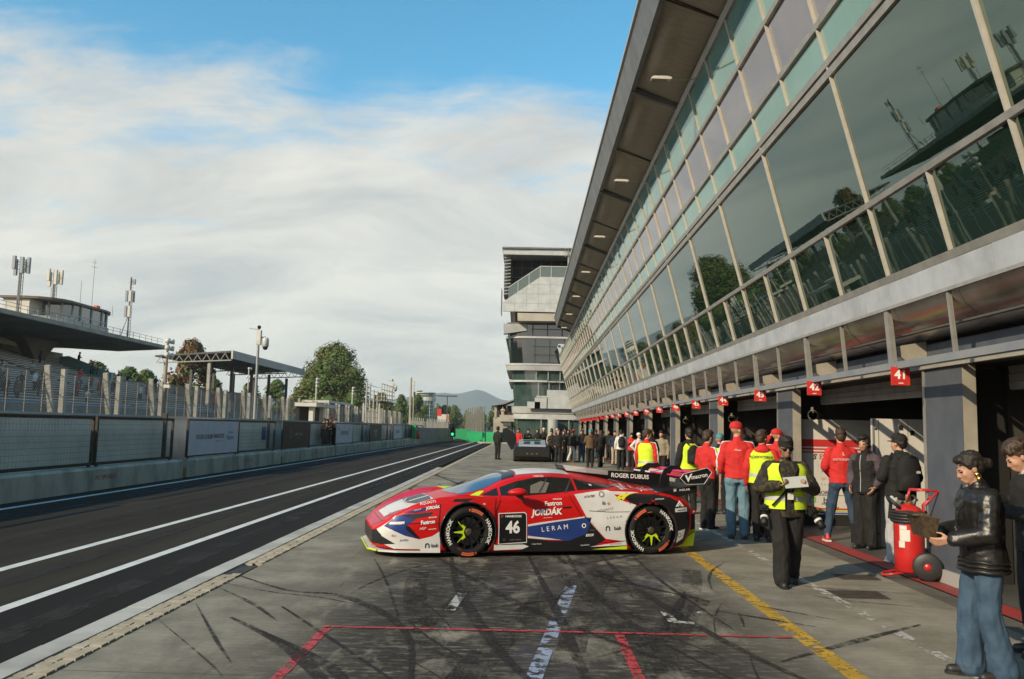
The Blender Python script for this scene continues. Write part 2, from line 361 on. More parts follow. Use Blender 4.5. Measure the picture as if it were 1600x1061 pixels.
marks = [([(-3.2, 9.8), (-2.45, 9.05), (-1.98, 8.93), (-1.62, 8.59), (-1.21, 7.95), (-.9, 7.1), (-.75, 6)], .10), ([(-3.2, 9.34), (-2.6, 8.95), (-2.03, 8.73), (-1.4, 8.3)], .035), ([(-3.2, 7.61), (-2.24, 6.29), (-1.8, 5.6)], .018), ([(-3.12, 8.28), (-2.45, 6.97), (-2.11, 6.34)], .03),
         ([(-2.26, 8.2), (-2.16, 8.06), (-.95, 6.13), (-.6, 5.5)], .035), ([(-3.16, 9.05), (-2.6, 8.35), (-2.15, 7.64)], .05), ([(-2.6, 7.75), (-1.9, 6.9), (-1.38, 6.02), (-1.1, 5.3)], .11), ([(-2.24, 7.34), (-1.6, 6.6), (-1.24, 6.04), (-1, 5.4)], .10), ([(-1.96, 11.36), (-1.5, 9.6), (-1.09, 7.76)], .03),
         ([(-1.3, 12), (-.5, 9.8), (.26, 8.1), (1.3, 6.4)], .1), ([(1.0, 14), (1.25, 10), (1.75, 7.2), (2.3, 5.6)], .09), ([(.55, 14), (.7, 10.5), (1.0, 8), (1.6, 6)], .07), ([(1.55, 12.06), (1.65, 10), (1.9, 7.8)], .05), ([(-1.0, 12), (-.7, 9.5), (-.2, 7), (.3, 5.4)], .11), ([(.0, 13), (.3, 9), (.45, 6.5), (.5, 5)], .09),
         ([(-3.1, 22), (-2.2, 18), (-1.6, 15.5), (-1.2, 14)], .12), ([(-2.6, 26), (-1.2, 21), (.2, 18)], .12), ([(-3.0, 30), (-1.6, 25), (-.2, 22)], .14), ([(-.6, 30), (-.5, 22), (-.2, 16)], .12), ([(.9, 30), (1.0, 22), (1.2, 16)], .12),
         ([(2.7, 10.6), (3.4, 10.0), (4.4, 9.75)], .03), ([(2.9, 9.7), (3.6, 9.2), (4.5, 8.95)], .025), ([(2.3, 9.0), (3.0, 8.3)], .05), ([(1.9, 8.6), (2.7, 8.0)], .06)]
rm = random.Random(5)
marks = [(p, w * .62) for p, w in marks]
for i in range(30):
    x, y, a = rm.uniform(-1.9, 2.2), rm.uniform(5.2, 13.2), R(rm.choice([90, 78, 100, 118, 62, 135, 45]) + rm.uniform(-9, 9)); L_ = rm.uniform(.6, 2.6); cv = rm.uniform(-.5, .5); pts = []
    for j in range(4): pts.append((x, y)); x += math.cos(a) * L_ / 3; y += math.sin(a) * L_ / 3; a += cv / 3
    marks.append((pts, rm.choice([.008, .010, .014, .02, .05])))
wide_ = []
for i in range(9):
    x, y, a = rm.uniform(-1.5, 1.6), rm.uniform(4.6, 8.5), R(rm.choice([90, 80, 100, 70, 108]) + rm.uniform(-6, 6)); L_ = rm.uniform(3, 5.5); cv = rm.uniform(-.35, .35); pts = []
    for j in range(6): pts.append((x, y)); x += math.cos(a) * L_ / 5; y += math.sin(a) * L_ / 5; a += cv / 5
    wide_.append((pts, rm.choice([.10, .12, .14])))
for i in range(26):
    x, y, a = rm.uniform(-3.0, 3.2), rm.uniform(14, 40), R(rm.choice([90, 75, 105, 60, 120]) + rm.uniform(-9, 9)); L_ = rm.uniform(2, 6); pts = []
    for j in range(4): pts.append((max(-3.15, min(4.2, x)), y)); x += math.cos(a) * L_ / 3; y += math.sin(a) * L_ / 3; a += rm.uniform(-.1, .1)
    marks.append((pts, rm.choice([.02, .04, .08, .11])))
for i, (p, w) in enumerate(marks):
    P = spline(p, 6); k = len(P)
    struct(strip([tuple(q) for q in P], [w * min(1, .25 + 1.5 * min(j, k - 1 - j) / k) for j in range(k)], .0045 + .0005 * (i % 11)).build('tyre_mark', M_rub, fix=False))
for i, (p, w) in enumerate(wide_):
    P = spline(p, 6); struct(strip([tuple(q) for q in P], w, .0022 + .00018 * i).build('tyre_smear', M_smear, fix=False))
for x, w in ((-8.9, .16), (-7.2, .17), (-5.5, .12), (-4.2, .14)):
    struct(strip([(x + .12 * math.sin(k * .9), -8 + k * 6) for k in range(22)], w, .003).build('rubber_track', M_rub, fix=False))
# kerb and drain between lane and apron, with single blocks
M_kerb = mat('kerb_concrete', (.46, .45, .41), .8, c2=(.27, .26, .23), ns=1.3, bump=.3, coord='Position', lo=.4, hi=.7)
kb = MB()
for i in range(30):
    y = -6 + i * 1.4; kb.box(-3.65, -3.43, y, y + 1.392, -.05, .018 + .002 * (i % 3))
kerb = struct(kb.build('kerb_strip', M_kerb))
ch = MB().box(-3.43, -3.21, -12, 93, -.05, -.03); chan = struct(ch.build('drain_channel', mat('drain_dark', (.03, .028, .025), .9)))
M_block = mat('drain_block_stone', (.45, .39, .29), .85, c2=(.30, .26, .19), ns=4, bump=.3, coord='Position')
bl = []
for j in range(3):
    q = MB(); q.box(-3.42, -3.325, 0, .105, -.04, .012 - .002 * j); q.box(-3.315, -3.22, .06, .165, -.04, .010 + .002 * j); bl.append(q.mesh('drain_block', M_block))
for i in range(230):
    y = 4.6 + i * .125
    if 9.75 < y < 10.5: continue
    link('drain_block', bl[(i * 7) % 3], chan, loc=(0, y, .002 * ((i * 5) % 3)))
fb = MB()
for i in range(470): y = 33.4 + i * .125; fb.box(-3.42, -3.22, y, y + .1, -.04, .01)
stuff(fb.build('drain_block', M_block, chan))
gr = MB()
for i in range(9): gr.box(-3.42, -3.22, 9.78 + i * .08, 9.83 + i * .08, -.03, .008)
gr.build('drain_grate', mat('dark_iron', (.035, .035, .035), .5, .6, c2=(.06, .045, .035), ns=9), chan)
# gutter, red threshold and pit covers by the garages
sheet('garage_gutter', 4.52, 4.84, -12, 93, -.012, mat('gutter_dark', (.075, .066, .055), .8, c2=(.12, .105, .085), ns=2, coord='Position', bump=.2))
sheet('red_threshold', 4.84, 5.14, -12, 93, .0, mat('red_threshold_paint', (.33, .035, .03), .65, c2=(.16, .06, .05), ns=2.3, coord='Position', lo=.45, hi=.7))
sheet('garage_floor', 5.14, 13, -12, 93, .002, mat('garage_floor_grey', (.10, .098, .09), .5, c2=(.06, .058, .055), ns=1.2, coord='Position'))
M_cover = mat('pit_cover_iron', (.05, .042, .036), .6, .3, c2=(.085, .07, .06), ns=12, bump=.3)
for x, y, w, d, lb in ((3.92, 10.62, .47, .36, 'dark rectangular cover in the apron beside the walking man'), (3.46, 9.42, .53, .44, 'dark rectangular cover in the apron, nearer and larger one')):
    b = MB().prism([(x, y), (x + w, y), (x + w + .03, y + d), (x - .02, y + d)], -.02, .006, 'z')
    for i in range(5): b.box(x + .02, x + w - .02, y + .04 + i * d * .19, y + .07 + i * d * .19, .006, .010)
    tag(b.build('pit_cover', M_cover), lb, 'manhole cover', 'dark covers set in the apron')

# ------------------------------------------------------------------ pit building
M_alu = mat('aluminium_frame', (.44, .42, .38), .42, .55, c2=(.34, .32, .29), ns=5); M_mull = mat('mullion_light', (.62, .58, .50), .45, .3, c2=(.5, .46, .4), ns=4)
M_sill = mat('sill_panel_white', (.50, .53, .57), .45, .15, c2=(.30, .315, .335), ns=1.8, lo=.35, hi=.75, coord='Position'); M_dark = mat('flat_black', (.012, .011, .010), .8)  # flat black shared by housings, backings, grooves and small fittings
M_pil = mat('pillar_blue_grey', (.062, .072, .092), .7, c2=(.085, .094, .112), ns=3, bump=.1, coord='Position'); M_beige = mat('beige_render', (.34, .31, .255), .75, c2=(.26, .235, .19), ns=2.5, bump=.12, coord='Position')
M_sof = mat('soffit_bronze', (.40, .385, .36), .24, .85, c2=(.24, .20, .17), ns=1.5, coord='Position'); M_can = mat('canopy_fabric', (.46, .39, .30), .85, c2=(.36, .30, .23), ns=7, stretch=(.4, 4, 1), coord='Position'); M_fas = mat('canopy_metal', (.19, .19, .19), .5, .4, c2=(.13, .13, .13), ns=2, coord='Position')
def pane_mat(n, c, ior, r=.012, c2=None): return mat(n, c, r, ior=ior, tint=(.74, .95, .83) if n != 'glass_mauve' else (.9, .9, 1.), c2=c2, ns=.8, coord='Position', bump=.03, bs=.9, bdist=.02)
M_pL = pane_mat('glass_dark', (.005, .012, .008), 2.4); M_pT = pane_mat('glass_teal', (.13, .26, .24), 2.0, .03, (.17, .32, .29)); M_pP = pane_mat('glass_mauve', (.155, .15, .17), 2.0, .03, (.19, .18, .19)); M_pB = pane_mat('glass_green_dark', (.010, .022, .015), 2.1)
PB = thing('pit_building', 'long pit building with a leaning glass front, row of open garages and fabric canopy', 'building', (5, 10, 0))
FX = lambda z: 4.57 - .26 * (z - 3.77)
BAY = 3.175; Y0 = 10.67 - 4 * BAY; NB = 27; YE = Y0 + NB * BAY       # -2.03 .. 83.7
ROWS = [(3.77, 4.66, 2, M_pB, 'lower'), (4.70, 6.41, 1, M_pL, 'large'), (6.60, 7.05, 2, M_pT, 'narrow'), (7.10, 7.90, 2, M_pP, 'mauve'), (7.94, 8.78, 2, M_pT, 'upper')]
rng = random.Random(3)
for za, zb, nper, M, nm in ROWS:
    w = BAY / nper; vs = []
    for k in range(4):
        j = lambda: rng.uniform(-.006, .006)
        q = MB(); a = [FX(za) + .03 + j(), FX(za) + .03 + j(), FX(zb) + .03 + j(), FX(zb) + .03 + j()]
        q.add([(a[0], .03, za), (a[1], w - .03, za), (a[2], w - .03, zb), (a[3], .03, zb), (a[0] + .02, .03, za), (a[1] + .02, w - .03, za), (a[2] + .02, w - .03, zb), (a[3] + .02, .03, zb)], [(0, 3, 2, 1), (4, 5, 6, 7), (0, 1, 5, 4), (1, 2, 6, 5), (2, 3, 7, 6), (3, 0, 4, 7)])
        vs.append(q.mesh('facade_pane', M))
    for k in range(NB * nper): link('facade_pane', rng.choice(vs), PB, loc=(-5, -10 + Y0 + k * w, 0))
# mullions (full height every bay, half bays skip the big panes) and transoms
def mull(z0, z1, wd=.032, dp=.09, pr=.012):
    q = MB(); q.prism([(FX(z0) - pr, z0), (FX(z0) + dp, z0), (FX(z1) + dp, z1), (FX(z1) - pr, z1)], -wd / 2, wd / 2, 'y'); return q.mesh('mullion', M_mull)
mf, ma, mb_ = mull(3.66, 8.86), mull(3.66, 4.64), mull(6.58, 8.86, .032)
for k in range(NB + 1):
    link('mullion', mf, PB, loc=(-5, -10 + Y0 + k * BAY, 0))
    if k < NB:
        for m_ in (ma, mb_): link('mullion', m_, PB, loc=(-5, -10 + Y0 + (k + .5) * BAY, 0))
def transom(z, h, pr=.016, M=M_alu):
    q = MB()
    q.prism([(FX(z) - pr, z), (FX(z) + .12, z), (FX(z + h) + .12, z + h), (FX(z + h) - pr, z + h)], Y0 - .05, YE + .05, 'y'); q.build('transom', M, PB, world=True)
for z, h in ((3.68, .09), (4.645, .07), (6.40, .09), (6.53, .08), (7.035, .075), (7.885, .065), (8.77, .13)): transom(z, h)
MB().prism([(FX(6.49) + .02, 6.49), (FX(6.49) + .1, 6.49), (FX(6.53) + .1, 6.53), (FX(6.53) + .02, 6.53)], Y0, YE, 'y').build('transom_groove', M_dark, PB, world=True)
# white sill band below the glass: separate panels
sp = MB().prism([(4.615, 3.40), (4.70, 3.40), (4.70, 3.675), (4.575, 3.675)], .009, BAY / 4 - .009, 'y').mesh('sill_panel', M_sill)
for k in range(NB * 4): link('sill_panel', sp, PB, loc=(-5 + rng.uniform(-.004, .004), -10 + Y0 + k * BAY / 4, 0))
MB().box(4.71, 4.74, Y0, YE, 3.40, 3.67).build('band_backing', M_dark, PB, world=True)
MB().box(4.60, 4.66, Y0, YE, 3.355, 3.395).build('band_rail', M_alu, PB, world=True)
# curved bronze soffit panels under the band
prof = [(4.64, 3.36), (4.70, 3.22), (4.86, 3.08), (5.10, 2.99), (5.42, 2.97)]
sv = MB(); n = len(prof)
sv.add([(x, .004, z) for x, z in prof] + [(x, BAY / 2 - .004, z) for x, z in prof], [(i, i + 1, n + i + 1, n + i) for i in range(n - 1)]); sm = sv.mesh('soffit_panel', M_sof, smooth=True)
for k in range(NB * 2): link('soffit_panel', sm, PB, loc=(-5, -10 + Y0 + k * BAY / 2, rng.uniform(-.004, .004)))
MB().box(5.42, 5.50, Y0, YE, 2.93, 3.02).build('soffit_trim', mat('trim_grey', (.30, .29, .27), .5, .4), PB, world=True)
MB().box(5.16, 5.6, Y0, YE, 2.66, 2.93).build('lintel', M_pil, PB, world=True)
MB().box(4.66, 4.74, Y0, YE, 2.60, 2.685).build('front_beam', mat('beam_grey_blue', (.22, .24, .27), .5, .3, c2=(.3, .3, .3), ns=2, coord='Position'), PB, world=True)
MB().box(5.09, 5.155, Y0, YE, 2.615, 2.655).build('beam_ledge', M_beige, PB, world=True)
wide_post = MB().prism([(4.615, 3.36), (4.675, 3.36), (4.735, 2.685), (4.665, 2.685)], -.055, .055, 'y').mesh('post', M_alu); thin_post = MB().prism([(4.62, 3.36), (4.66, 3.36), (4.72, 2.685), (4.68, 2.685)], -.025, .025, 'y').mesh('post', M_alu)
br = MB().prism([(4.74, 2.90), (5.16, 2.98), (5.16, 2.68), (4.95, 2.68), (4.74, 2.84)], 0, .035, 'y').mesh('bracket', M_beige)
NP = 50
for k in range(NP):
    y = 10.87 + (k - 7) * BAY / 2
    big = (k - 7) % 2 == 0
    link('post', wide_post if big else thin_post, PB, loc=(-5, -10 + y, 0))
    if big: link('bracket', br, PB, loc=(-5, -10 + y + .06, 0))
# pillars between the double garages
PY = [10.03 + 6.35 * k for k in range(-2, 12)]
pm = [MB().box(5.14, 5.30, 0, .95, 0, 2.615).mesh('pillar', [M_pil, M_beige])]
for p in pm:
    for f in p.polygons:
        if abs(f.normal.y) > .9: f.material_index = 1
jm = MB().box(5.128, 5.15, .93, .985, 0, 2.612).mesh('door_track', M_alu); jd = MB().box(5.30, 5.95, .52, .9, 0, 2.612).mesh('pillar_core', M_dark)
bs = MB().box(5.10, 5.14, .02, .94, .002, .16).mesh('plinth', mat('plinth_grey', (.33, .32, .30), .8))
for y in PY:
    o = link('pillar', pm[0], PB, loc=(-5, -10 + y, 0)); link('door_track', jm, o); link('pillar_core', jd, o); link('plinth', bs, o)
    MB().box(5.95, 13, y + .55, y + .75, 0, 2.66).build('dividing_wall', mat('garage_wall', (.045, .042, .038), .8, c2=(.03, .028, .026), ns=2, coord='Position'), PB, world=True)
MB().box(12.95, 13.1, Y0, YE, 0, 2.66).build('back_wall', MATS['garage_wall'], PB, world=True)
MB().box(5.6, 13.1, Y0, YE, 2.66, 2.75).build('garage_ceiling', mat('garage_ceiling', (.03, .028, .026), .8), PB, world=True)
# rolled-up shutters: a few visible slats in each opening
M_shut = mat('shutter_slat', (.32, .31, .29), .5, .4, c2=(.22, .21, .2), ns=3, coord='Position')
ss = MB().prism([(5.66, 0), (5.69, -.01), (5.70, .05), (5.68, .085), (5.65, .085)], 0, 5.3, 'y').mesh('shutter_slat', M_shut)
for y in PY[:-1]:
    for k in range(3): link('shutter_slat', ss, PB, loc=(-5, -10 + y + .99, 2.33 + k * .092))
# body behind the glass, end wall, roof
MB().prism([(FX(3.2) + .16, 3.05), (13.1, 3.05), (13.1, 9.4), (FX(8.9) + .2, 9.05)], Y0, YE, 'y').build('building_body', mat('building_body', (.10, .10, .10), .8), PB, world=True)
MB().prism([(FX(3.4) + .0, 3.36), (13.1, 3.0), (13.1, 9.45), (FX(8.9), 8.92)], YE + .06, YE + .35, 'y').build('end_wall', M_beige, PB, world=True)
MB().prism([(3.3, 8.9), (13.1, 9.45), (13.1, 9.6), (3.3, 9.1)], Y0, YE, 'y').build('roof', M_fas, PB, world=True)
# canopy: fascia segments, struts, sagging fabric
cy0, cy1 = 2.2, 62.2; NS = 15; seg = (cy1 - cy0) / NS
fm = MB().prism([(2.05, 9.95), (2.02, 9.90), (2.20, 9.26), (2.30, 9.26), (2.26, 9.95)], .01, seg - .01, 'y').mesh('fascia', M_fas)
fe = MB().box(1.985, 2.035, 0, seg, 9.88, 9.97).mesh('fascia_edge', mat('edge_light', (.50, .50, .48), .4, .5))
tr = MB().prism([(2.2, 9.86), (3.4, 9.4), (13, 9.75), (13, 9.95), (2.2, 10.0)], 0, seg, 'y').mesh('canopy_top', M_fas)
def fabric(i):
    q = MB(); nu, nv = 10, 30
    for u in range(nu + 1):
        for v in range(nv + 1):
            s, t = u / nu, v / nv; sag = .24 * math.sin(math.pi * s) ** .8 * (1 - .35 * math.cos(2 * math.pi * t)) * (.6 + .4 * math.sin(math.pi * t)) + .16 * (s < .35) * math.sin(math.pi * s / .35) * math.sin(math.pi * t)
            q.v.append((2.30 + (3.32 - 2.30) * s, .02 + (seg - .04) * t, 9.34 + (8.93 - 9.34) * s + .035 - .10 * math.sin(math.pi * s) * math.sin(math.pi * t) - .13 * (s < .4) * math.sin(math.pi * min(1, s / .4)) * math.sin(math.pi * t) - (i % 3) * .008 * math.sin(math.pi * t) + .016 * math.sin(t * 75 + s * 5) * math.sin(math.pi * t) ** .5 * (1 - .5 * s)))
    for u in range(nu):
        for v in range(nv):
            a = u * (nv + 1) + v; q.f.append((a, a + 1, a + nv + 2, a + nv + 1)); q.m.append(0)
    return q.mesh('canopy_fabric', M_can, True)
fabs = [fabric(i) for i in range(3)]
st_ = MB().bar((2.25, 0, 9.30), (3.30, 0, 8.92), .10, .12).mesh('canopy_strut', M_fas); sn = MB().bar((2.25, 0, 9.335), (3.30, 0, 8.95), .03, .03).mesh('canopy_seam', mat('seam_dark', (.07, .06, .05), .8))
for i in range(NS):
    y = cy0 + i * seg
    for nm, me in (('fascia', fm), ('fascia_edge', fe), ('canopy_top', tr), ('canopy_fabric', fabs[i % 3])): link(nm, me, PB, loc=(-5, -10 + y, 0))
for i in range(NS + 1):
    link('canopy_strut' if i % 2 == 0 else 'canopy_seam', st_ if i % 2 == 0 else sn, PB, loc=(-5, -10 + cy0 + i * seg, 0))
MB().prism([(2.05, 9.95), (2.2, 9.26), (3.3, 8.85), (3.4, 9.4), (2.3, 9.9)], cy1 + .02, cy1 + .1, 'y').build('canopy_end', M_fas, PB, world=True)
# floodlights on arms along the top of the glass
M_lamp = mat('lamp_housing', (.62, .60, .54), .5, c2=(.5, .48, .43), ns=6)
for k in range(7):
    y = 16.4 + 7.07 * k
    t = thing('floodlight', 'grey floodlight on an arm above the glass front, ' + ['nearest of the row', 'second of the row', 'third of the row', 'fourth of the row', 'fifth of the row', 'sixth of the row', 'last of the row'][k], 'floodlight', (FX(8.85) - .05, y, 8.8), 0, 'floodlights along the glass front'); t.scale = (1.15, .7, .55)
    MB().tube([(.03, 0, 0), (-.12, 0, -.02), (-.3, 0, .0), (-.36, 0, .0)], .022, 6).build('arm', M_alu, t)
    MB().prism([(-.36, -.05), (-.34, .03), (-.42, .07), (-.66, .075), (-.70, .02), (-.70, -.03)], -.09, .09, 'y').build('housing', M_lamp, t)
    MB().box(-.67, -.42, -.075, .075, -.062, -.048).build('lens', mat('lamp_lens', (.12, .11, .1), .15), t)
# numbered boards hanging from the front beam
M_sr = mat('sign_red', (.62, .03, .025), .5, c2=(.5, .025, .02), ns=5); M_tw = mat('lettering_white', (.80, .79, .76), .6)
for k in range(20):
    num = 41 + k; y = 10.72 + BAY * k
    t = thing('garage_number_sign', 'red board reading '+['forty-one','forty-two','forty-three','forty-four','forty-five','forty-six','forty-seven','forty-eight','forty-nine','fifty','fifty-one','fifty-two','fifty-three','fifty-four','fifty-five','fifty-six','fifty-seven','fifty-eight','fifty-nine','sixty'][k]+' in white, hanging from the garage beam', 'number sign', (4.70, y - .05, 2.52), 0, 'numbered red garage boards')
    MB().box(-.115, .115, -.012, .012, -.13, .10).build('board', M_sr, t)
    if k < 13:
        text_obj('number', str(num), M_tw, .155, t, (0, -.0145, .0), bold=.03)
        MB().box(-.03, .03, -.0146, -.0125, -.108, -.098).build('small_mark', M_tw, t)
        MB().box(-.06, -.05, -.006, .006, .10, .13).box(.05, .06, -.006, .006, .10, .13).build('hanger', M_alu, t)
# white partition boards in garage 41 and 42
# ------------------------------------------------------------------ race control tower at the end of the pit building
M_panel = mat('white_cladding', (.50, .515, .50), .5, .1, c2=(.40, .41, .40), ns=1.5, coord='Position'); M_band = mat('floor_band', (.38, .385, .37), .5, c2=(.30, .30, .285), ns=1, coord='Position')
M_tg = mat('tower_glass', (.012, .018, .017), .03, ior=2.2, bump=.02, bs=.6, coord='Position'); M_tg2 = mat('tower_glass_green', (.05, .085, .075), .04, ior=2.0, c2=(.03, .05, .045), ns=.8, coord='Position')
TW = thing('control_tower', 'tall race control tower leaning outward with curved glass floors and a stepped balcony on top', 'tower', (3, 95, 0))
TXL = lambda z: -.94 - .093 * z
def plan(z, off=0., n=7, rr=2.6):
    """front outline of a floor: right end, along the front, round the left corner, back"""
    xl = TXL(z) - off; yf = 92 - off - .02 * z; p = [(9., yf - .0)]
    for i in range(n + 1):
        a = R(270 - 90 * i / n); p.append((xl + rr + rr * math.cos(a), yf + rr * .5 + rr * .5 * math.sin(a) + .22 * 0))
    p.append((xl, 110)); return p
def ring(name, z0, z1, M, off=0., off1=None):
    b = MB(); A = plan(z0, off); B = plan(z1, off if off1 is None else off1); n = len(A)
    A2 = A + [(9., 110)]; B2 = B + [(9., 110)]; m = n + 1
    b.add([(x, y, z0) for x, y in A2] + [(x, y, z1) for x, y in B2], [(i, (i + 1) % m, m + (i + 1) % m, m + i) for i in range(m)] + [tuple(range(m))[::-1], tuple(range(m, 2 * m))])
    return b.build(name, M, TW, world=True)
ring('ground_floor_glass', 0.05, 2.75, M_tg2, -.25); ring('white_fascia', 2.75, 3.35, M_panel, .1); ring('floor_band', 3.37, 4.1, M_band, .2)
ring('first_floor_glass', 4.1, 6.75, M_tg2, -.1); ring('floor_band', 6.75, 6.95, M_panel, .3); ring('second_floor_glass', 6.95, 8.0, M_tg2, -.05); ring('floor_band', 8.0, 8.55, M_band, .45); ring('floor_edge', 8.57, 8.75, M_panel, .5)
ring('dark_glass', 8.75, 11.5, M_tg, .05); ring('floor_edge', 11.52, 11.72, M_panel, .3); ring('upper_glass', 11.75, 13.3, M_tg, .05)
for z0, z1, st, M_ in ((4.12, 6.7, 1.15, M_alu), (8.8, 11.45, 1.6, mat('dark_mullion', (.05, .05, .05), .4)), (11.8, 13.2, 1.6, mat('dark_mullion')), (.1, 2.7, 1.5, M_alu), (6.97, 7.95, 1.3, M_alu)):
    x = TXL(z0) + 2.7
    q = MB().bar((0, 91.85 - .02 * z0, z0), (0, 91.85 - .02 * z1, z1), .05, .12, up=(1, 0, 0)).mesh('mullion', M_)
    while x < 6: link('mullion', q, TW, loc=(-3 + x, -95, 0)); x += st
for z in (9.7, 10.6, 12.5): MB().box(TXL(z) + 2.6, 8, 91.50, 91.6, z, z + .05).build('transom', mat('dark_mullion'), TW, world=True)
for z in (5.1,): MB().box(TXL(z) + 2.6, 3.0, 91.55, 91.66, z, z + .16).build('transom', M_panel, TW, world=True)
# stepped white balustrade in front of the first floor
for x0, z1 in ((.2, 4.6), (1.0, 5.05), (2.3, 5.9)): MB().box(x0, x0 + 1.4 if x0 < 2 else 6.0, 91.15, 91.35, 3.9, z1).build('balustrade_panel', M_panel, TW, world=True)
for i in range(4): MB().box(2.35 + i * .9, 2.4 + i * .9, 91.2, 91.26, 5.9, 6.9).build('railing_post', mat('black_metal', (.02, .02, .02), .45, .5), TW, world=True)
MB().box(2.3, 6, 91.2, 91.25, 6.85, 6.92).build('railing', MATS['black_metal'], TW, world=True)
# beak slab, roof terrace parapet with sloping glass, recessed wall, louvres, roof
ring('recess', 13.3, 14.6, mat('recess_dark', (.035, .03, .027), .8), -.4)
MB().prism([(-1.0, 13.15), (5.5, 13.2), (9, 13.3), (9, 14.0), (-1.05, 14.0)], 89.6, 92.6, 'y').build('beak_slab', mat('beak_concrete', (.42, .38, .31), .8, c2=(.34, .30, .24), ns=.8, coord='Position'), TW, world=True)
MB().prism([(-2.5, 11.9), (.0, 12.3), (.0, 13.05), (-2.55, 13.0)], 91.2, 92.5, 'y').build('curved_visor', M_band, TW, world=True)
MB().prism([(-2.65, 14.35), (3.2, 14.35), (9, 14.35), (9, 18.2), (1.35, 18.2), (-2.7, 15.35)], 91.0, 91.3, 'y').build('terrace_wall', M_panel, TW, world=True)
for k in range(6): MB().box(-1.4 + k * 1.28, -1.385 + k * 1.28, 90.985, 90.998, 14.36, min(18.1, 16.1 + k * .95)).build('panel_joint', mat('joint_grey', (.25, .25, .24), .8), TW, world=True)
for k, x1 in enumerate((5.9,) * 3): MB().box(-2.6 + max(0, k - .6) * 1.45, x1, 90.985, 90.998, 15.25 + k * 1.05, 15.265 + k * 1.05).build('panel_joint', MATS['joint_grey'], TW, world=True)
M_bg = mat('balcony_glass', (.10, .13, .12), .05, ior=1.7)
MB().prism([(-2.1, 15.8), (1.3, 18.2), (8, 18.2), (8, 19.35), (1.35, 19.35), (-2.1, 16.95)], 91.12, 91.16, 'y').build('balcony_glass', M_bg, TW, world=True)
MB().bar((-2.15, 91.14, 16.97), (1.35, 91.14, 19.4), .08, m=0).bar((1.35, 91.14, 19.4), (8, 91.14, 19.4), .08).build('handrail', M_panel, TW, world=True)
for k in range(4): MB().box(-1.1 + k * 1.2, -1.04 + k * 1.2, 91.1, 91.2, 16.5 + min(k, 2) * .82, 17.7 + min(k, 2) * .82).build('railing_post', M_panel, TW, world=True)
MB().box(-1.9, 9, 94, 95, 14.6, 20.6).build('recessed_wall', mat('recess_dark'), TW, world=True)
for k in range(7): MB().box(-1.8 + k * 1.1, -1.77 + k * 1.1, 93.96, 93.99, 14.6, 20.6).build('wall_joint', MATS['joint_grey'], TW, world=True)
for k in range(4): MB().box(-1.9, 6, 93.96, 93.985, 16.4 + k * 1.1, 16.43 + k * 1.1).build('wall_joint', MATS['joint_grey'], TW, world=True)
for k in range(12): MB().prism([(-2.62 + k * .0, 0), (-1.9, .12), (-1.9, .2), (-2.62, .10)], 91.2, 95, 'y').build('louvre', M_band, TW, world=True).location.z += 16.2 + k * .37
MB().box(-2.75, 9, 90.6, 110, 20.55, 21.15).build('roof_fascia', M_panel, TW, world=True); MB().box(-2.85, 9, 90.4, 110, 21.17, 21.35).build('roof_edge', M_fas, TW, world=True)
for k in range(11): MB().box(-2.55 + k * .28, -2.47 + k * .28, 90.57, 90.6, 20.98, 21.05).build('fascia_light', M_dark, TW, world=True)
bm_ = MB()
for k in range(4): bm_.box(4.0 + k * .3, 4.05 + k * .3, 90.2, 90.3, 20.3, 21.4)
for k in range(3): bm_.box(3.9, 5.2, 90.2, 90.3, 20.45 + k * .4, 20.5 + k * .4)
bm_.build('roof_bracket', M_alu, TW, world=True)
MB().box(4.3, 4.4, 90.8, 90.9, 19.3, 20.6).build('roof_post', M_panel, TW, world=True)
MB().lathe([(.55, 0.1), (.55, 2.75)], (3.0, 91.2, 0), n=16).build('column', M_band, TW, smooth=False, world=True)
for k in range(5): MB().box(-2.9, -2.82, 92 + k * .5, 92.05 + k * .5, 14.2, 17).build('side_railing', M_fas, TW, world=True)
# white escape bracket between tower and pit building
MB().bar((3.3, 88, 10.4), (4.6, 88, 10.4), .3, .35).bar((3.35, 88, 10.4), (3.9, 88, 8.8), .3, .35).build('white_bracket', M_panel, TW, world=True)
# low concrete building with a viewing balcony left of the tower
LB = thing('balcony_building', 'small concrete building with a viewing balcony at the left foot of the tower', 'building', (-3, 99, 0))
M_con = mat('pale_concrete', (.42, .39, .33), .85, c2=(.32, .295, .25), ns=.7, bump=.15, coord='Position')
MB().box(-3.65, -1.5, 98, 106, 0, 2.95).build('wall', M_con, LB, world=True); MB().box(-3.55, -3.3, 97.9, 98.0, 2.9, 4.3).build('pier', M_con, LB, world=True); MB().box(-2.9, -1.2, 96.6, 98.2, 2.45, 3.2).build('balcony', M_con, LB, world=True)
MB().prism([(-3.7, 4.25), (-2.4, 4.45), (-1.2, 4.95), (-1.2, 5.1), (-2.5, 4.6), (-3.7, 4.4)], 97.5, 104, 'y').build('roof', mat('grey_roof', (.25, .23, .2), .8), LB, world=True)
MB().box(-3.3, -1.3, 98.6, 105, 2.97, 4.3).build('upper_wall', mat('recess_dark'), LB, world=True); MB().box(-2.5, -1.6, 97.90, 97.97, 1.95, 2.35).build('window', M_tg, LB, world=True)
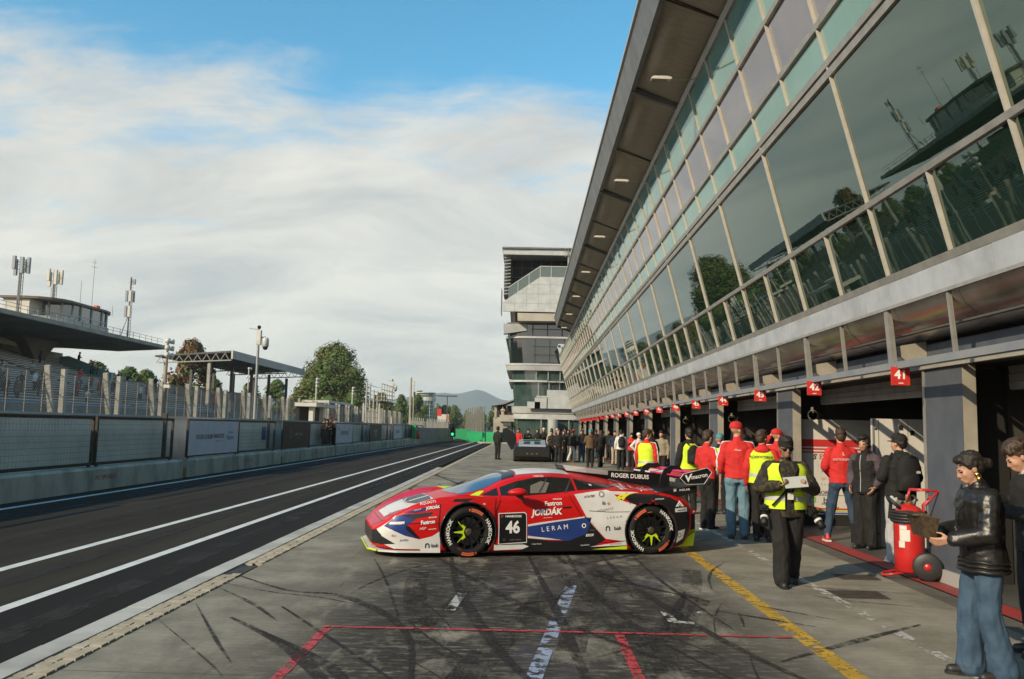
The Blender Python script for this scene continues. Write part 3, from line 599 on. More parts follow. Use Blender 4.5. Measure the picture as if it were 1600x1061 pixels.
# ------------------------------------------------------------------ far hills and trees
def hills():
    b = MB(); nx, ny = 150, 14
    for j in range(ny + 1):
        for i in range(nx + 1):
            x = -3000 + 6000 * i / nx; y = 3500 + 900 * j / ny; t = j / ny
            px = x / 4000
            h = 120 + 38 * noise.fractal(Vector((x * .0016, 3.3, 1.7)), 1., 2., 5) + 30 * math.exp(-((x + 330) / 330) ** 2) + 34 * math.exp(-((x + 225) / 75) ** 2)
            h = min(h, 190); b.v.append((x, y, max(-5, h * math.sin(min(1, t * 1.25) * math.pi / 2) ** 1.2 + 8 * noise.noise(Vector((x * .01, y * .01, 0))) * t - 2)))
    for j in range(ny):
        for i in range(nx):
            a = j * (nx + 1) + i; b.f.append((a, a + 1, a + nx + 2, a + nx + 1)); b.m.append(0)
    return struct(b.build('hills', mat('hill_forest', (.045, .06, .05), .95, c2=(.07, .075, .06), ns=.01, coord='Position'), smooth=True))
hills()
M_lv = [mat('leaf_a', (.058, .105, .012), .65), mat('leaf_b', (.074, .125, .015), .65), mat('leaf_c', (.125, .125, .022), .65), mat('leaf_d', (.16, .09, .02), .7), mat('leaf_e', (.17, .055, .02), .7)]
M_bark = mat('bark', (.09, .07, .05), .9, c2=(.05, .04, .03), ns=3, bump=.5)
def tree_meshes(seed, h, w, n, leaf, mixw, base=.22, blobs=26, hole=.0):
    r = random.Random(seed); b = MB(); B = []
    tr_ = MB(); th = h * .55; tr_.tube([(0, 0, -.3), (.1, 0, th * .4), (-.1, .1, th), (0, 0, h * .8)], [w * .045, w * .036, w * .025, w * .008], 8)
    for i in range(blobs):
        a = r.uniform(0, 6.283); t = r.random() ** .8; z = base * h + (h - base * h) * t
        env = math.sin(math.pi * min(1, (.12 + .88 * t) ** .75)) ** .6 * w * .5
        rad = env * r.uniform(.25, .95) ** .6; br_ = w * r.uniform(.11, .2) * (1.15 - .4 * t)
        c = Vector((math.cos(a) * max(0, rad - br_ * .6), math.sin(a) * max(0, rad - br_ * .6), min(z, h - br_ * .7))); B.append((c, br_))
        if i < 12: tr_.tube([(0, 0, th * r.uniform(.5, 1.0)), tuple(c * .55 + Vector((0, 0, th * .28))), tuple(c)], [w * .016, w * .01, w * .003], 5)
    for c, br_ in B: b.sphere(c, br_ * .6, 6, 4, 0)
    for i in range(n):
        c, br_ = B[i % blobs] if r.random() > .12 else r.choice(B)
        d = Vector((r.gauss(0, 1), r.gauss(0, 1), r.gauss(0, 1))).normalized(); p = c + d * br_ * (1 + r.gauss(0, .16)); p.z = max(p.z, base * h * .7)
        nn = (d + Vector((r.gauss(0, .38), r.gauss(0, .38), r.gauss(0, .38) + .25))).normalized(); x = nn.orthogonal().normalized(); x.rotate(Matrix.Rotation(r.uniform(0, 6.28), 3, nn)); y = nn.cross(x); s = leaf * r.uniform(.6, 1.3)
        m = r.choices(range(5), mixw)[0] if r.random() < .5 else (i % blobs * 7 + seed) % 100 and r.choices(range(5), mixw)[0]
        b.add([p - x * s - y * s * .5, p + x * s * .2 - y * s * .75, p + x * s + y * s * .1, p + y * s * .8 - x * s * .2], [(0, 1, 2, 3)], m)
    return tr_.mesh('trunk', M_bark, True), b.mesh('crown', M_lv, fix=False)
TM = {'big': tree_meshes(1, 17, 15, 30000, .21, (32, 36, 20, 11, 1), .10, 90), 'round': tree_meshes(2, 12, 9, 7000, .24, (45, 35, 14, 5, 1), .15, 34), 'red': tree_meshes(3, 10, 6.5, 4500, .17, (4, 6, 14, 30, 46), .25, 30),
      'autumn': tree_meshes(4, 11, 9, 7000, .24, (18, 22, 28, 24, 8), .15, 34), 'dark': tree_meshes(5, 13, 9, 7000, .26, (60, 28, 10, 2, 0), .1, 34), 'tall': tree_meshes(6, 16, 8, 7000, .25, (40, 36, 18, 5, 1), .12, 36)}
def tree(kind, x, y, s, label, grp='trees around the circuit', name='broadleaf_tree', rz=None, z=0, sz=None):
    t = thing(name, label, 'tree', (x, y, z), random.uniform(0, 6) if rz is None else rz, grp); t.scale = (s, s, s * (sz or 1)); link('trunk', TM[kind][0], t); link('crown', TM[kind][1], t); return t
tree('big', -38.8, 170, 1.02, 'large round green tree with orange tinges rising over the fence', rz=1.2)
tree('autumn', -44.6, 168, .78, 'smaller yellow-green tree at the left foot of the large round tree')
tree('red', -53.6, 134, 1.42, 'rust-red autumn tree rising behind the truss-roofed grandstand')
tree('dark', -60.5, 128, .72, 'dark green tree between the two grandstands')
far = [('autumn', -33, 190, .72, 'low orange-tinged tree to the right of the large round tree'), ('round', -36.5, 215, .80, 'green tree behind the railed camera platform'), ('tall', -33.5, 228, .62, 'tall narrow tree between the camera platform and the small glass tower'), ('autumn', -39, 236, .78, 'yellowing tree behind the platform ladders'),
       ('round', -30.5, 240, .85, 'green tree touching the left side of the small glass tower'), ('red', -39.5, 315, 1.42, 'red-leaved tree just above the small glass tower'), ('dark', -29, 305, .70, 'dark tree hugging the right side of the small glass tower'), ('round', -27, 320, .72, 'green tree right of the small glass tower'),
       ('round', -33.5, 400, .95, 'rounded grey-green tree below the hills'), ('autumn', -28, 420, .78, 'brownish tree right of the rounded grey-green tree'), ('tall', -23, 430, .5, 'small slim tree left of the tall catch netting'), ('dark', -9.5, 330, .62, 'dark tree between netting and balcony building'), ('tall', -13.5, 340, .52, 'slim tree seen just right of the netting'), ('dark', -16.5, 335, .55, 'dark tree seen through the tall netting'), ('round', -4, 350, .7, 'green tree behind the balcony building'),
       ('round', -61, 165, .8, 'green tree seen under the truss roof, farthest left'), ('autumn', -56, 172, .85, 'orange tree seen under the truss roof'), ('dark', -52, 176, .8, 'dark green tree seen under the right half of the truss roof'), ('round', -68, 150, .85, 'green tree left of the truss-roofed grandstand'), ('round', -72, 140, .9, 'green tree peeping past the end of the concrete grandstand'), ('tall', -47, 182, .75, 'tall tree behind the right end of the truss roof')]
for k, x, y, s, lb in far: tree(k, x, y, s, lb)
r2 = random.Random(11); tb = MB()
def far_wood():
    """tree line beyond the end of the straight, one mass"""
    b = MB()
    for i in range(150):
        x = r2.uniform(-260, 160); y = r2.uniform(560, 760); h = r2.uniform(9, 17); w = r2.uniform(7, 12)
        for k in range(60):
            t = r2.random(); a = r2.uniform(0, 6.28); e = math.sin(math.pi * (.1 + .9 * t) ** .7) * w * .5 * r2.uniform(.5, 1); p = Vector((x + math.cos(a) * e, y + math.sin(a) * e, h * (.08 + .92 * t))); s = r2.uniform(.9, 1.7)
            d = Vector((r2.gauss(0, 1), r2.gauss(0, 1) - .5, r2.gauss(0, 1))).normalized(); u = d.orthogonal().normalized() * s; v = d.cross(u)
            b.add([p - u - v * .6, p + u * .3 - v, p + u + v * .4, p - u * .2 + v], [(0, 1, 2, 3)], r2.choices(range(5), (40, 30, 18, 9, 3))[0])
    o = stuff(b.build('far_wood', M_lv, fix=False)); tag(o, 'far wood of mixed trees along the horizon beyond the straight', 'wood')
far_wood()
# small glass tower on the left beyond the straight
T2 = thing('timing_tower', 'small round-fronted glass tower beyond the straight', 'tower', (-35.6, 300, 0))
def halfround(x0, x1, y, d, z0, z1, name, M, n=9):
    cx, rx = (x0 + x1) / 2, (x1 - x0) / 2; P = [(cx + rx * math.cos(R(180 + 180 * i / n)), y + d * math.sin(R(180 + 180 * i / n))) for i in range(n + 1)] + [(x1, y + 6), (x0, y + 6)]
    return MB().prism(P, z0, z1, 'z').build(name, M, T2, world=True)
M_wc = mat('white_concrete', (.58, .56, .50), .7, c2=(.48, .46, .41), ns=.6, coord='Position')
M_t2 = mat('teal_glass', (.05, .12, .11), .25, spec=.3)
halfround(-38.7, -32.5, 300, 2.5, 3.0, 4.2, 'base_band', M_wc); halfround(-38.5, -32.7, 300, 2.3, 0, 3.0, 'base', M_wc); halfround(-38.4, -32.8, 300, 2.3, 4.2, 10.6, 'glass', M_t2); halfround(-38.8, -32.4, 300, 2.6, 10.6, 11.9, 'white_band', M_wc); halfround(-38.4, -32.6, 300, 2.3, 11.9, 13.3, 'top_glass', M_t2); halfround(-38.9, -32.3, 300, 2.7, 13.3, 13.6, 'roof', M_wc)
MB().box(-39.1, -38.4, 299.4, 306, 0, 13.6).build('side_wall', M_wc, T2, world=True)
for z in (5.4, 6.6, 7.8, 9.2, 12.6): halfround(-38.45, -32.75, 300, 2.36, z, z + .14, 'transom', M_wc)
for i in range(9):
    a = R(184 + 21.5 * i); MB().box(-35.6 + 2.88 * math.cos(a) - .06, -35.6 + 2.88 * math.cos(a) + .06, 300 + 2.38 * math.sin(a) - .05, 300 + 2.38 * math.sin(a) + .05, 4.2, 10.6).build('mullion', M_wc, T2, world=True)

# ------------------------------------------------------------------ left: pit wall
M_pw = mat('pit_wall_concrete', (.58, .51, .39), .85, c2=(.25, .21, .155), ns=1.6, bump=.25, coord='Position', lo=.42, hi=.72, stretch=(1, 1, .45), detail=8); M_ww = mat('white_wall_paint', (.84, .77, .64), .75, c2=(.66, .60, .49), ns=.9, coord='Position', lo=.4, hi=.7); M_frame = mat('dark_frame', (.045, .04, .032), .5, .5, c2=(.075, .06, .045), ns=6)
M_rw = mat('red_stencil', (.58, .07, .04), .8, c2=(.42, .16, .11), ns=30); M_black = mat('banner_black', (.016, .014, .013), .5); M_bw = mat('banner_white', (.80, .72, .75), .55, c2=(.72, .66, .68), ns=2); M_wire = mat('wire_metal', (.20, .19, .17), .5, .6); M_wood = mat('step_wood', (.30, .22, .11), .8, c2=(.2, .14, .07), ns=6)
PWL = thing('pit_wall', 'long concrete pit wall with stencilled red lettering below its railings', 'wall', (-10.7, 10, 0))
SEG = 10.45; S0 = 26.6 - SEG * 3
for k in range(10):
    y = S0 + k * SEG
    MB().prism([(-10.45, 0), (-10.47, .5), (-10.52, .56), (-11.05, .56), (-11.05, 0)], y - .55 + .42, y + SEG - .56, 'y').build('wall_block', M_pw, PWL, world=True)
    q = MB().box(-11.05, -10.75, y - .69, y - .13, 0, .54); q.box(-10.74, -10.5, y - .6, y - .25, 0, .28); q.build('step', M_wood, PWL, world=True)
    MB().box(-11.42, -11.25, y - 1.04, y + SEG - 1.05, 0, 1.82).build('upper_wall', M_ww, PWL, world=True); MB().box(-11.45, -11.2, y - 1.04, y + SEG - 1.05, 1.823, 1.87).build('coping', mat('coping_white', (.66, .64, .58), .7), PWL, world=True)
    text_obj('stencil', 'NO SMOKING', M_rw, .17, PWL, (-10.455, y + (5.6 if k != 2 else 5.1), .30), right=(0, 1, 0), world=True, bold=.02)
FW = []   # frames: (y0,y1,type)
kinds = ['mesh', 'mesh', 'mesh', 'white', 'black', 'white2', 'black2', 'white3', 'black3', 'white4']
def frame(y0, y1, kind, label, grp):
    t = thing('railing_panel' if kind == 'mesh' else 'advertising_panel', label, 'fence panel' if kind == 'mesh' else 'banner', (-10.62, y0, .60), 0, grp); L_ = y1 - y0; H_ = 1.20
    fr = MB(); r_ = .032
    fr.box(-r_, r_, 0, L_, H_ - .07, H_); fr.box(-r_, r_, 0, L_, .0, .07); fr.box(-r_, r_, 0, .07, .07, H_ - .07); fr.box(-r_, r_, L_ - .07, L_, .07, H_ - .07); fr.build('frame', M_frame, t)
    [MB().box(-.03, .03, a_, a_ + .06, -.08, 0).build('foot', M_frame, t) for a_ in (.1, L_ - .16)]
    w = MB(); st_ = .13 if y0 < 48 else .2
    n_ = int((L_ - .14) / st_)
    for i in range(1, n_): yy = .07 + (L_ - .14) * i / n_; w.box(-.003, .0, yy - .0022, yy + .0022, .06, H_ - .06)
    for i in range(1, 8): w.box(.001, .005, .06, L_ - .06, .07 + 1.06 * i / 8 - .003, .07 + 1.06 * i / 8 + .003)
    stuff(w.build('wire_mesh', M_wire, t))
    if kind != 'mesh':
        M_ = M_black if 'black' in kind else M_bw
        MB().box(.034, .042, .05, L_ - .05, .05, H_ - .05).build('banner', M_, t)
        def tx(s, size, yy, zz, MM, **k): text_obj('lettering', s, MM, size, t, (.0445, yy, zz), right=(0, 1, 0), **k)
        dk = mat('print_dark', (.06, .055, .06), .6); rd = mat('print_red', (.5, .04, .04), .6); bl = mat('print_blue', (.05, .10, .38), .6); lt = mat('print_pale', (.5, .48, .45), .6)
        if kind == 'white':
            tx('ROGER DUBUIS', .20, 1.35, .62, dk, bold=.02); tx('HANKOOK', .20, 2.65, .64, dk, bold=.03); MB().lathe([(.07, 0), (.07, .004)], (.043, 2.0, .64), 'x', 10).build('logo', rd, t); tx('driving emotion', .07, 2.65, .47, dk); tx('PETRONAS', .1, 3.85, .75, bl); tx('Fastron', .22, 3.8, .58, bl, bold=.02)
        elif kind == 'black': tx('SUPER TROFEO', .2, 2.6, .62, lt); tx('EUROPE', .08, 2.6, .45, lt); MB().prism([(1.3, .35), (1.55, .5), (1.5, .85), (1.3, .95), (1.1, .85), (1.05, .5)], .043, .047, 'x').build('logo', mat('print_gold', (.10, .08, .04), .5), t)
        elif kind == 'white2' or kind == 'white3' or kind == 'white4':
            tx('SUPERTROFEO', .28, 2.2, .62, dk, bold=.02, shear=.3); MB().add([(.0435, 3.1, .5), (.0435, 3.7, .95), (.0435, 3.8, .95), (.0435, 3.25, .5)], [(0, 1, 2, 3)]).build('logo', rd, t)
        else: tx('SQUADRA', .3, 2.3, .7, lt, bold=.02); tx('CORSE', .3, 2.3, .42, lt, bold=.02)
    return t
far_n = ['nearest', 'second', 'third', 'fourth', 'fifth', 'sixth', 'seventh']
frame(S0 + 2 * SEG - 6.0, S0 + 2 * SEG - 1.2 + .0, 'mesh', 'mesh railing panel on the pit wall, nearest one, cut by the photo edge', 'railing panels on the pit wall')
frame(S0 + 2 * SEG - 11.2, S0 + 2 * SEG - 6.1, 'mesh', 'mesh railing panel on the pit wall, left of the cut one', 'railing panels on the pit wall')
frame(S0 + 2 * SEG + .0, S0 + 2 * SEG + 4.63, 'mesh', 'mesh railing panel at the far left, left half of the first pair', 'railing panels on the pit wall')
frame(S0 + 2 * SEG + 4.74, S0 + 2 * SEG + 9.35, 'mesh', 'large mesh railing panel left of the pale pink sponsor panel', 'railing panels on the pit wall')
adl = ['pale pink panel with three sponsor names on the pit wall', 'black panel with small pale lettering on the pit wall', 'pale panel with slanted dark logo left of the leaning men', 'black panel with two lines of pale lettering', 'pale panel, third from the near end of the wall', 'black panel, third and farthest black one', 'pale panel at the far end near the green post']
ml = ['mesh panel between the pale pink and the first black panel', 'mesh panel right of the first black panel, streaked red and blue', 'mesh panel with the leaning men behind it', 'mesh panel right of the second black panel', 'mesh panel right of the third pale panel', 'mesh panel right of the farthest black panel', 'mesh panel beside the green post']
for k in range(6):
    y = 26.6 + SEG * k
    frame(y, y + 4.68, kinds[3 + k], adl[k], 'advertising panels on the pit wall'); frame(y + 4.74, y + 9.35, 'mesh', ml[k], 'railing panels on the pit wall')
PM = MB().box(-.05, .05, -.05, .05, .56, 1.95).mesh('wall_post', M_frame)
for k in range(8):
    t = link('wall_post', PM, None, loc=(-10.95, S0 + SEG * (k + 2) - .9, 0)); tag(t, 'short dark post in the wall gap left of ' + ['the large mesh panel', 'the pale pink panel', 'the first black panel', 'the pale panel with slanted logo', 'the second black panel', 'the third pale panel', 'the farthest black panel', 'the green marshal post'][k], 'post', 'posts in the wall gaps')
tag(MB().box(-11.24, -11.2, 35.9 + .3, 35.9 + .75, 1.0, 1.55).build('wall_sign', mat('sign_blue', (.05, .12, .3), .5)), 'small blue sign on the white wall between panels', 'sign')

# ------------------------------------------------------------------ debris fence across the track, with raking concrete posts
M_post = mat('fence_concrete', (.42, .40, .34), .85, c2=(.30, .28, .24), ns=2, bump=.2)
DF = thing('debris_fence', 'tall wire debris fence on pairs of leaning concrete posts across the track', 'fence', (-22, 60, 0))
M_net = bpy.data.materials.new('wire_netting'); M_net.use_nodes = True
_b = M_net.node_tree.nodes['Principled BSDF']; _b.inputs['Base Color'].default_value = (.33, .32, .29, 1); _b.inputs['Roughness'].default_value = .6
_N = M_net.node_tree.nodes; _L = M_net.node_tree.links
_p = _N.new('ShaderNodeNewGeometry'); _m = _N.new('ShaderNodeMapping'); _m.inputs[2].default_value = (R(45), 0, 0); _m.inputs[3].default_value = (1, 9, 9); _L.new(_p.outputs['Position'], _m.inputs[0]); _s = _N.new('ShaderNodeSeparateXYZ'); _L.new(_m.outputs[0], _s.inputs[0])
def _wire(o):
    f = _N.new('ShaderNodeMath'); f.operation = 'FRACT'; _L.new(o, f.inputs[0]); l = _N.new('ShaderNodeMath'); l.operation = 'LESS_THAN'; _L.new(f.outputs[0], l.inputs[0]); l.inputs[1].default_value = .17; return l.outputs[0]
_x = _N.new('ShaderNodeMath'); _x.operation = 'MAXIMUM'; _L.new(_wire(_s.outputs[1]), _x.inputs[0]); _L.new(_wire(_s.outputs[2]), _x.inputs[1]); _L.new(_x.outputs[0], _b.inputs['Alpha'])
pst = MB().prism([(-.13, 0), (.13, 0), (.10, 4.05), (-.10, 4.05)], -.12, .12, 'y').mesh('post', M_post)
stt = MB().bar((0, -.45, .3), (0, -1.55, 4.1), .17, .24, up=(1, 0, 0)).mesh('strut', M_post)
for k in range(-4, 21):
    y = 39.9 + 5.45 * k
    if y < 12: continue
    link('post', pst, DF, loc=(0, y - 60, 0), rot=(R(random.uniform(-1, 1)), 0, 0)); link('strut', stt, DF, loc=(0, y - 60, 0), rot=(R(random.uniform(-1.5, 1.5)), 0, 0))
    nq = MB().add([(-22.2, y + .05, 1.0), (-22.2, y + 5.4, 1.0), (-22.2, y + 5.4, 3.85), (-22.2, y + .05, 3.85)], [(0, 1, 2, 3)]); nq.build('netting', M_net, DF, world=True)
    wq = MB()
    for z in (1.0, 1.9, 2.9, 3.85): wq.box(-22.22, -22.18, y, y + 5.45, z, z + .035)
    for i in range(1, 4): wq.box(-22.22, -22.18, y + i * 1.36, y + i * 1.36 + .04, .9, 3.85)
    wq.build('fence_rail', M_wire, DF, world=True)
gb = MB()
for k in range(30): gb.box(-22.5, -22.0, 8 + k * 4.2, 12.18 + k * 4.2, 0, 1.0)
tag(gb.build('track_barrier', mat('barrier_grey', (.25, .24, .22), .8, c2=(.12, .12, .11), ns=1, coord='Position')), 'low grey concrete barrier along the foot of the debris fence', 'barrier')
# far vertical slatted wall / fence beyond the pit wall end
FE = thing('exit_fence', 'grey slatted fence and wall curving along the pit exit', 'fence', (-12, 105, 0))
M_slat = mat('fence_grey', (.34, .33, .30), .8, c2=(.24, .23, .21), ns=1, coord='Position')
MB().prism([(-11.2, 82.5), (-10.6, 82.5), (-8.9, 104), (-9.2, 104.2)], 0, 1.55, 'z').build('wall', M_slat, FE, world=True)
for k in range(44):
    t_ = k / 44; MB().box(-11.25 + 2.05 * t_, -11.15 + 2.05 * t_, 83 + 21 * t_, 83.2 + 21 * t_, 1.55, 2.55 - .3 * (k % 2)).build('paling', M_slat, FE, world=True)
for k in range(20):
    MB().box(-16.1 - k * .35, -16 - k * .35, 95 + k * 1.1, 95.4 + k * 1.1, 0, 3.6).build('paling', M_slat, FE, world=True)
# ------------------------------------------------------------------ concrete grandstand
GS = thing('concrete_grandstand', 'old concrete grandstand with a thin cantilever roof and pale bench rows', 'grandstand', (-50, 60, 0))
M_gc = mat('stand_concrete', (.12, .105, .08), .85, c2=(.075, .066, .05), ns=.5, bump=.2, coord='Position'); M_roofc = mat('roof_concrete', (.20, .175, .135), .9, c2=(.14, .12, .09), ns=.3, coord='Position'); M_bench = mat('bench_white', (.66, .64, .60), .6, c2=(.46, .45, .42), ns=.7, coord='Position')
GY0, GY1 = 8., 104.5; NR = 25
for i in range(NR):
    x = -36 - .8 * i; z = 2.7 + .25 * i
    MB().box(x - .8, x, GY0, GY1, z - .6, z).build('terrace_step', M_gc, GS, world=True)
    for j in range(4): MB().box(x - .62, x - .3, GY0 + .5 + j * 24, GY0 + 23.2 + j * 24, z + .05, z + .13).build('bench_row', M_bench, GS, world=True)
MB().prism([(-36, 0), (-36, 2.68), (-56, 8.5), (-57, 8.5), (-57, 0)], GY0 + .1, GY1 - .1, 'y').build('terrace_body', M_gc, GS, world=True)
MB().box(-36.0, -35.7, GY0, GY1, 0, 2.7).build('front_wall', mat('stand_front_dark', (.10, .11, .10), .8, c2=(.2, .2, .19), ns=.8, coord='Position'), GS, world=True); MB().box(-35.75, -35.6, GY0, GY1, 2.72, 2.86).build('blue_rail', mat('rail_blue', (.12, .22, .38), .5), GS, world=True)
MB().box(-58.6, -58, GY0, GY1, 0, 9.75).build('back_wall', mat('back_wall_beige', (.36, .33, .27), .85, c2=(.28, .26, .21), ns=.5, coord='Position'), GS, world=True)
roofp = [(-45.0, 10.52), (-45.0, 10.98), (-49, 11.05), (-64, 11.1), (-64, 10.4), (-58, 10.42), (-51, 10.15)]
MB().prism(roofp, GY0, GY1, 'y').build('roof', M_roofc, GS, world=True); MB().box(-45.0, -44.86, GY0, GY1, 10.55, 10.95).build('roof_edge', mat('roof_edge_pale', (.34, .31, .25), .8, c2=(.24, .22, .18), ns=.6, coord='Position'), GS, world=True)
for y in (18, 36, 54, 72, 90):
    MB().prism([(y - .9, 4), (y + .9, 4), (y + 1.1, 8.2), (y + 3.4, 10.2), (y - 3.4, 10.2), (y - 1.1, 8.2)], -53.6, -52.4, 'x').build('column', M_roofc, GS, world=True)
    for s in (-1, 1): MB().prism([(y + s * 3.2, 10.4), (y + s * 8.8, 10.4), (y + s * 8.8, 9.72), (y + s * 8.2, 9.72)], -58.3, -58.05, 'x').build('gable_fill', M_gc, GS, world=True)
# glazed diagonal stair screen among the rows
MB().prism([(-46, 5.6), (-52, 7.5), (-52, 8.5), (-51, 8.6), (-46, 6.8)], 93, 93.3, 'y').build('stair_screen', mat('screen_teal', (.16, .27, .27), .3), GS, world=True)
rl = MB()
for k in range(60): y = GY0 + 1.6 * k; rl.box(-45.3, -45.26, y, y + .04, 10.98, 11.7)
for z in (11.35, 11.68): rl.box(-45.31, -45.27, GY0, GY1 - .5, z, z + .035)
rl.build('roof_railing', M_wire, GS, world=True)
# control cabin on the roof
CB = thing('rooftop_cabin', 'white glazed control cabin with a rounded end on the grandstand roof', 'cabin', (-48, 87, 11.05))
def cabp(off, y0=80.5, y1=94.6, x0=-45.9, x1=-51):
    rr = 4.6; r0 = 3.0; return [(x1 - off, y0 - off)] + [(x0 + off - r0 + r0 * math.sin(R(90 * i / 4)), y0 - off + r0 - r0 * math.cos(R(90 * i / 4))) for i in range(5)] + [(x0 + off - rr + rr * math.cos(R(90 * i / 5)), y1 - rr + off + rr * math.sin(R(90 * i / 5))) for i in range(6)] + [(x1 - off, y1 + off)]
MB().prism(cabp(.15), 11.0, 11.62, 'z').build('base_band', M_wc, CB, world=True); MB().prism(cabp(-.1, 82.6), 11.62, 13.2, 'z').build('glazing', mat('cabin_glass', (.05, .075, .085), .05, ior=2.3), CB, world=True); MB().prism(cabp(.22), 13.22, 13.45, 'z').build('roof', mat('cabin_roof', (.16, .13, .10), .8), CB, world=True)
MB().prism([(-51, 80.6), (-48.4, 80.6), (-48.4, 83.5), (-51, 83.5)], 11.62, 13.2, 'z').build('wall', M_wc, CB, world=True)
P_ = cabp(-.03, 82.6)
for a, b in zip(P_[1:], P_[2:]):
    n_ = max(1, int((Vector(b) - Vector(a)).length / 1.5))
    for i in range(n_):
        q = Vector(a).lerp(Vector(b), i / n_); MB().box(q.x - .07, q.x + .07, q.y - .07, q.y + .07, 11.6, 13.22).build('window_post', M_wc, CB, world=True)
for z in (12.05,): MB().prism(cabp(-.04, 82.6), z, z + .09, 'z').build('window_bar', M_wc, CB, world=True)
MB().lathe([(.35, 11.05), (.35, 11.9), (.0, 12.2)], (-46.3, 84.5, 0), n=10).build('tank', M_wc, CB, world=True)
MB().box(-46.3, -45.9, 88.6, 89.3, 13.45, 13.75).build('beacon', mat('beacon_orange', (.7, .12, .03), .5), CB, world=True)
# antenna masts
M_mast = mat('mast_grey', (.20, .20, .21), .5, .4, c2=(.12, .12, .12), ns=4); M_ant = mat('antenna_cream', (.55, .52, .44), .5); M_antg = mat('antenna_grey', (.26, .28, .31), .5)
def mast(name, label, x, y, z0, z1, kind):
    t = thing(name, label, 'antenna mast', (x, y, z0), 0, 'antenna masts on the grandstand'); h = z1 - z0
    MB().tube([(0, 0, 0), (0, 0, h)], .14 if kind != 3 else .10, 8).build('pole', M_mast, t)
    w = MB()
    for i in range(int(h / .35)): w.box(.16, .2, -.2, .2, i * .35, i * .35 + .03)
    w.box(.16, .2, -.22, -.18, 0, h * .8).box(.16, .2, .18, .22, 0, h * .8).build('ladder', M_wire, t)
    M_ = M_antg if kind == 1 else M_ant
    if kind in (1, 2):
        for i in range(5):
            a = R(72 * i + 20); px, py = .62 * math.cos(a), .62 * math.sin(a); zt = h - .1 * (i % 3)
            MB().box(px - .13, px + .13, py - .13, py + .13, zt - 1.5 + .25 * (i % 2), zt).build('antenna', M_, t); MB().bar((0, 0, zt - .5), (px, py, zt - .5), .05).bar((0, 0, zt - 1.2), (px, py, zt - 1.2), .05).build('arm', M_mast, t)
    if kind == 2:
        for i in range(3): MB().lathe([(.0, .0), (.28, .05), (.30, .35), (0, .36)], (.25, -.1, 0), 'x', 12).build('drum', M_mast, t).location = (.0, 0, .6 + i * .62)
        MB().lathe([(0, 0), (.45, .12), (.6, .3), (.56, .3), (.4, .16), (0, .05)], (0, 0, 0), 'x', 14).build('dish', M_mast, t).location = (.3, -1.1, 1.6); MB().bar((0, 0, 1.2), (.3, -1.1, 1.6), .06).build('arm', M_mast, t)
    if kind == 3:
        for i in range(8):
            a = R(90 * i + 30); px, py = .36 * math.cos(a), .36 * math.sin(a); zt = h - .2 if i < 2 else (h - 1.6 if i < 5 else h - 3.4)
            MB().box(px - .12, px + .12, py - .12, py + .12, zt - 1.3 if i >= 2 else zt - .6, zt).build('antenna', M_ if i % 2 else M_antg, t); MB().bar((0, 0, zt - .3), (px, py, zt - .3), .05).build('arm', M_mast, t)
        MB().bar((0, 0, 3.0), (0, -1.6, .2), .06).build('brace', M_mast, t)
mast('antenna_mast', 'antenna mast with grey panel cluster, nearest the left edge of the grandstand roof', -47, 76.5, 11.05, 16.5, 1); mast('antenna_mast', 'antenna mast with cream panels and drums behind the rooftop cabin', -48.4, 84.6, 11.05, 16.8, 2); mast('antenna_mast', 'slim antenna mast at the right end of the rooftop cabin', -46.2, 96.5, 11.0, 18.2, 3)
for x, y, h, lb in ((-47, 81.5, 2.4, 'thin short whip aerial left of the cream antenna mast'), (-47.5, 82.6, 3.6, 'thin tall whip aerial left of the cream antenna mast'), (-47, 87.2, 2.8, 'whip aerial right of the cream antenna mast'), (-47, 89.6, 5.6, 'tall thin aerial with cross bars above the rooftop cabin'), (-47, 94.2, 1.2, 'short aerial above the rounded cabin end')):
    b = MB().tube([(0, 0, 0), (0, 0, h)], .025, 5)
    if h > 5: b.bar((0, -.5, h - .4), (0, .5, h - .3), .03).bar((0, -.6, h - .9), (0, .6, h - .8), .03)
    o = b.build('whip_aerial', M_mast); o.location = (x, y, 13.3 if y > 85 else 11.05); tag(o, lb, 'aerial', 'thin aerials on the grandstand roof')
# ------------------------------------------------------------------ second grandstand with truss roof
G2 = thing('truss_grandstand', 'open grandstand with a flat steel truss roof and grey fascia', 'grandstand', (-45, 130, 0))
M_fg = mat('fascia_grey', (.34, .34, .33), .6, .2, c2=(.27, .27, .265), ns=.4, coord='Position'); M_steel = mat('stand_steel', (.09, .085, .08), .6, .3)
GA, GB = 114., 151.5
MB().prism([(-39.9, 10.25), (-39.9, 11.38), (-40.1, 11.38), (-40.1, 10.25)], GA, GB, 'y').build('fascia', M_fg, G2, world=True); MB().prism([(-40.1, 11.1), (-40.1, 11.36), (-50.6, 10.5), (-50.6, 10.3)], GA, GB, 'y').build('roof', M_steel, G2, world=True); MB().box(-40.11, -39.88, GA - .15, GA - .003, 10.2, 11.4).build('fascia_end', M_wc, G2, world=True)
for y in (GA, 123, 132, 141, GB):
    b = MB().bar((-40.1, y, 10.05), (-50, y, 9.5), .16)
    for i in range(8): x = -40.4 - i * 1.25; b.bar((x, y, 10.0 - i * .07), (x - .6, y, 11.0 - i * .1), .08).bar((x - .6, y, 11.0 - i * .1), (x - 1.2, y, 9.95 - i * .07), .08)
    b.build('truss', M_steel if y > GA else mat('truss_pale', (.30, .28, .24), .7), G2, world=True)
    for x in (-43.2, -49.2):
        MB().box(x - .2, x + .2, y + .2, y + .6, 0, 9.7).build('column', M_post if y == GA else M_steel, G2, world=True)
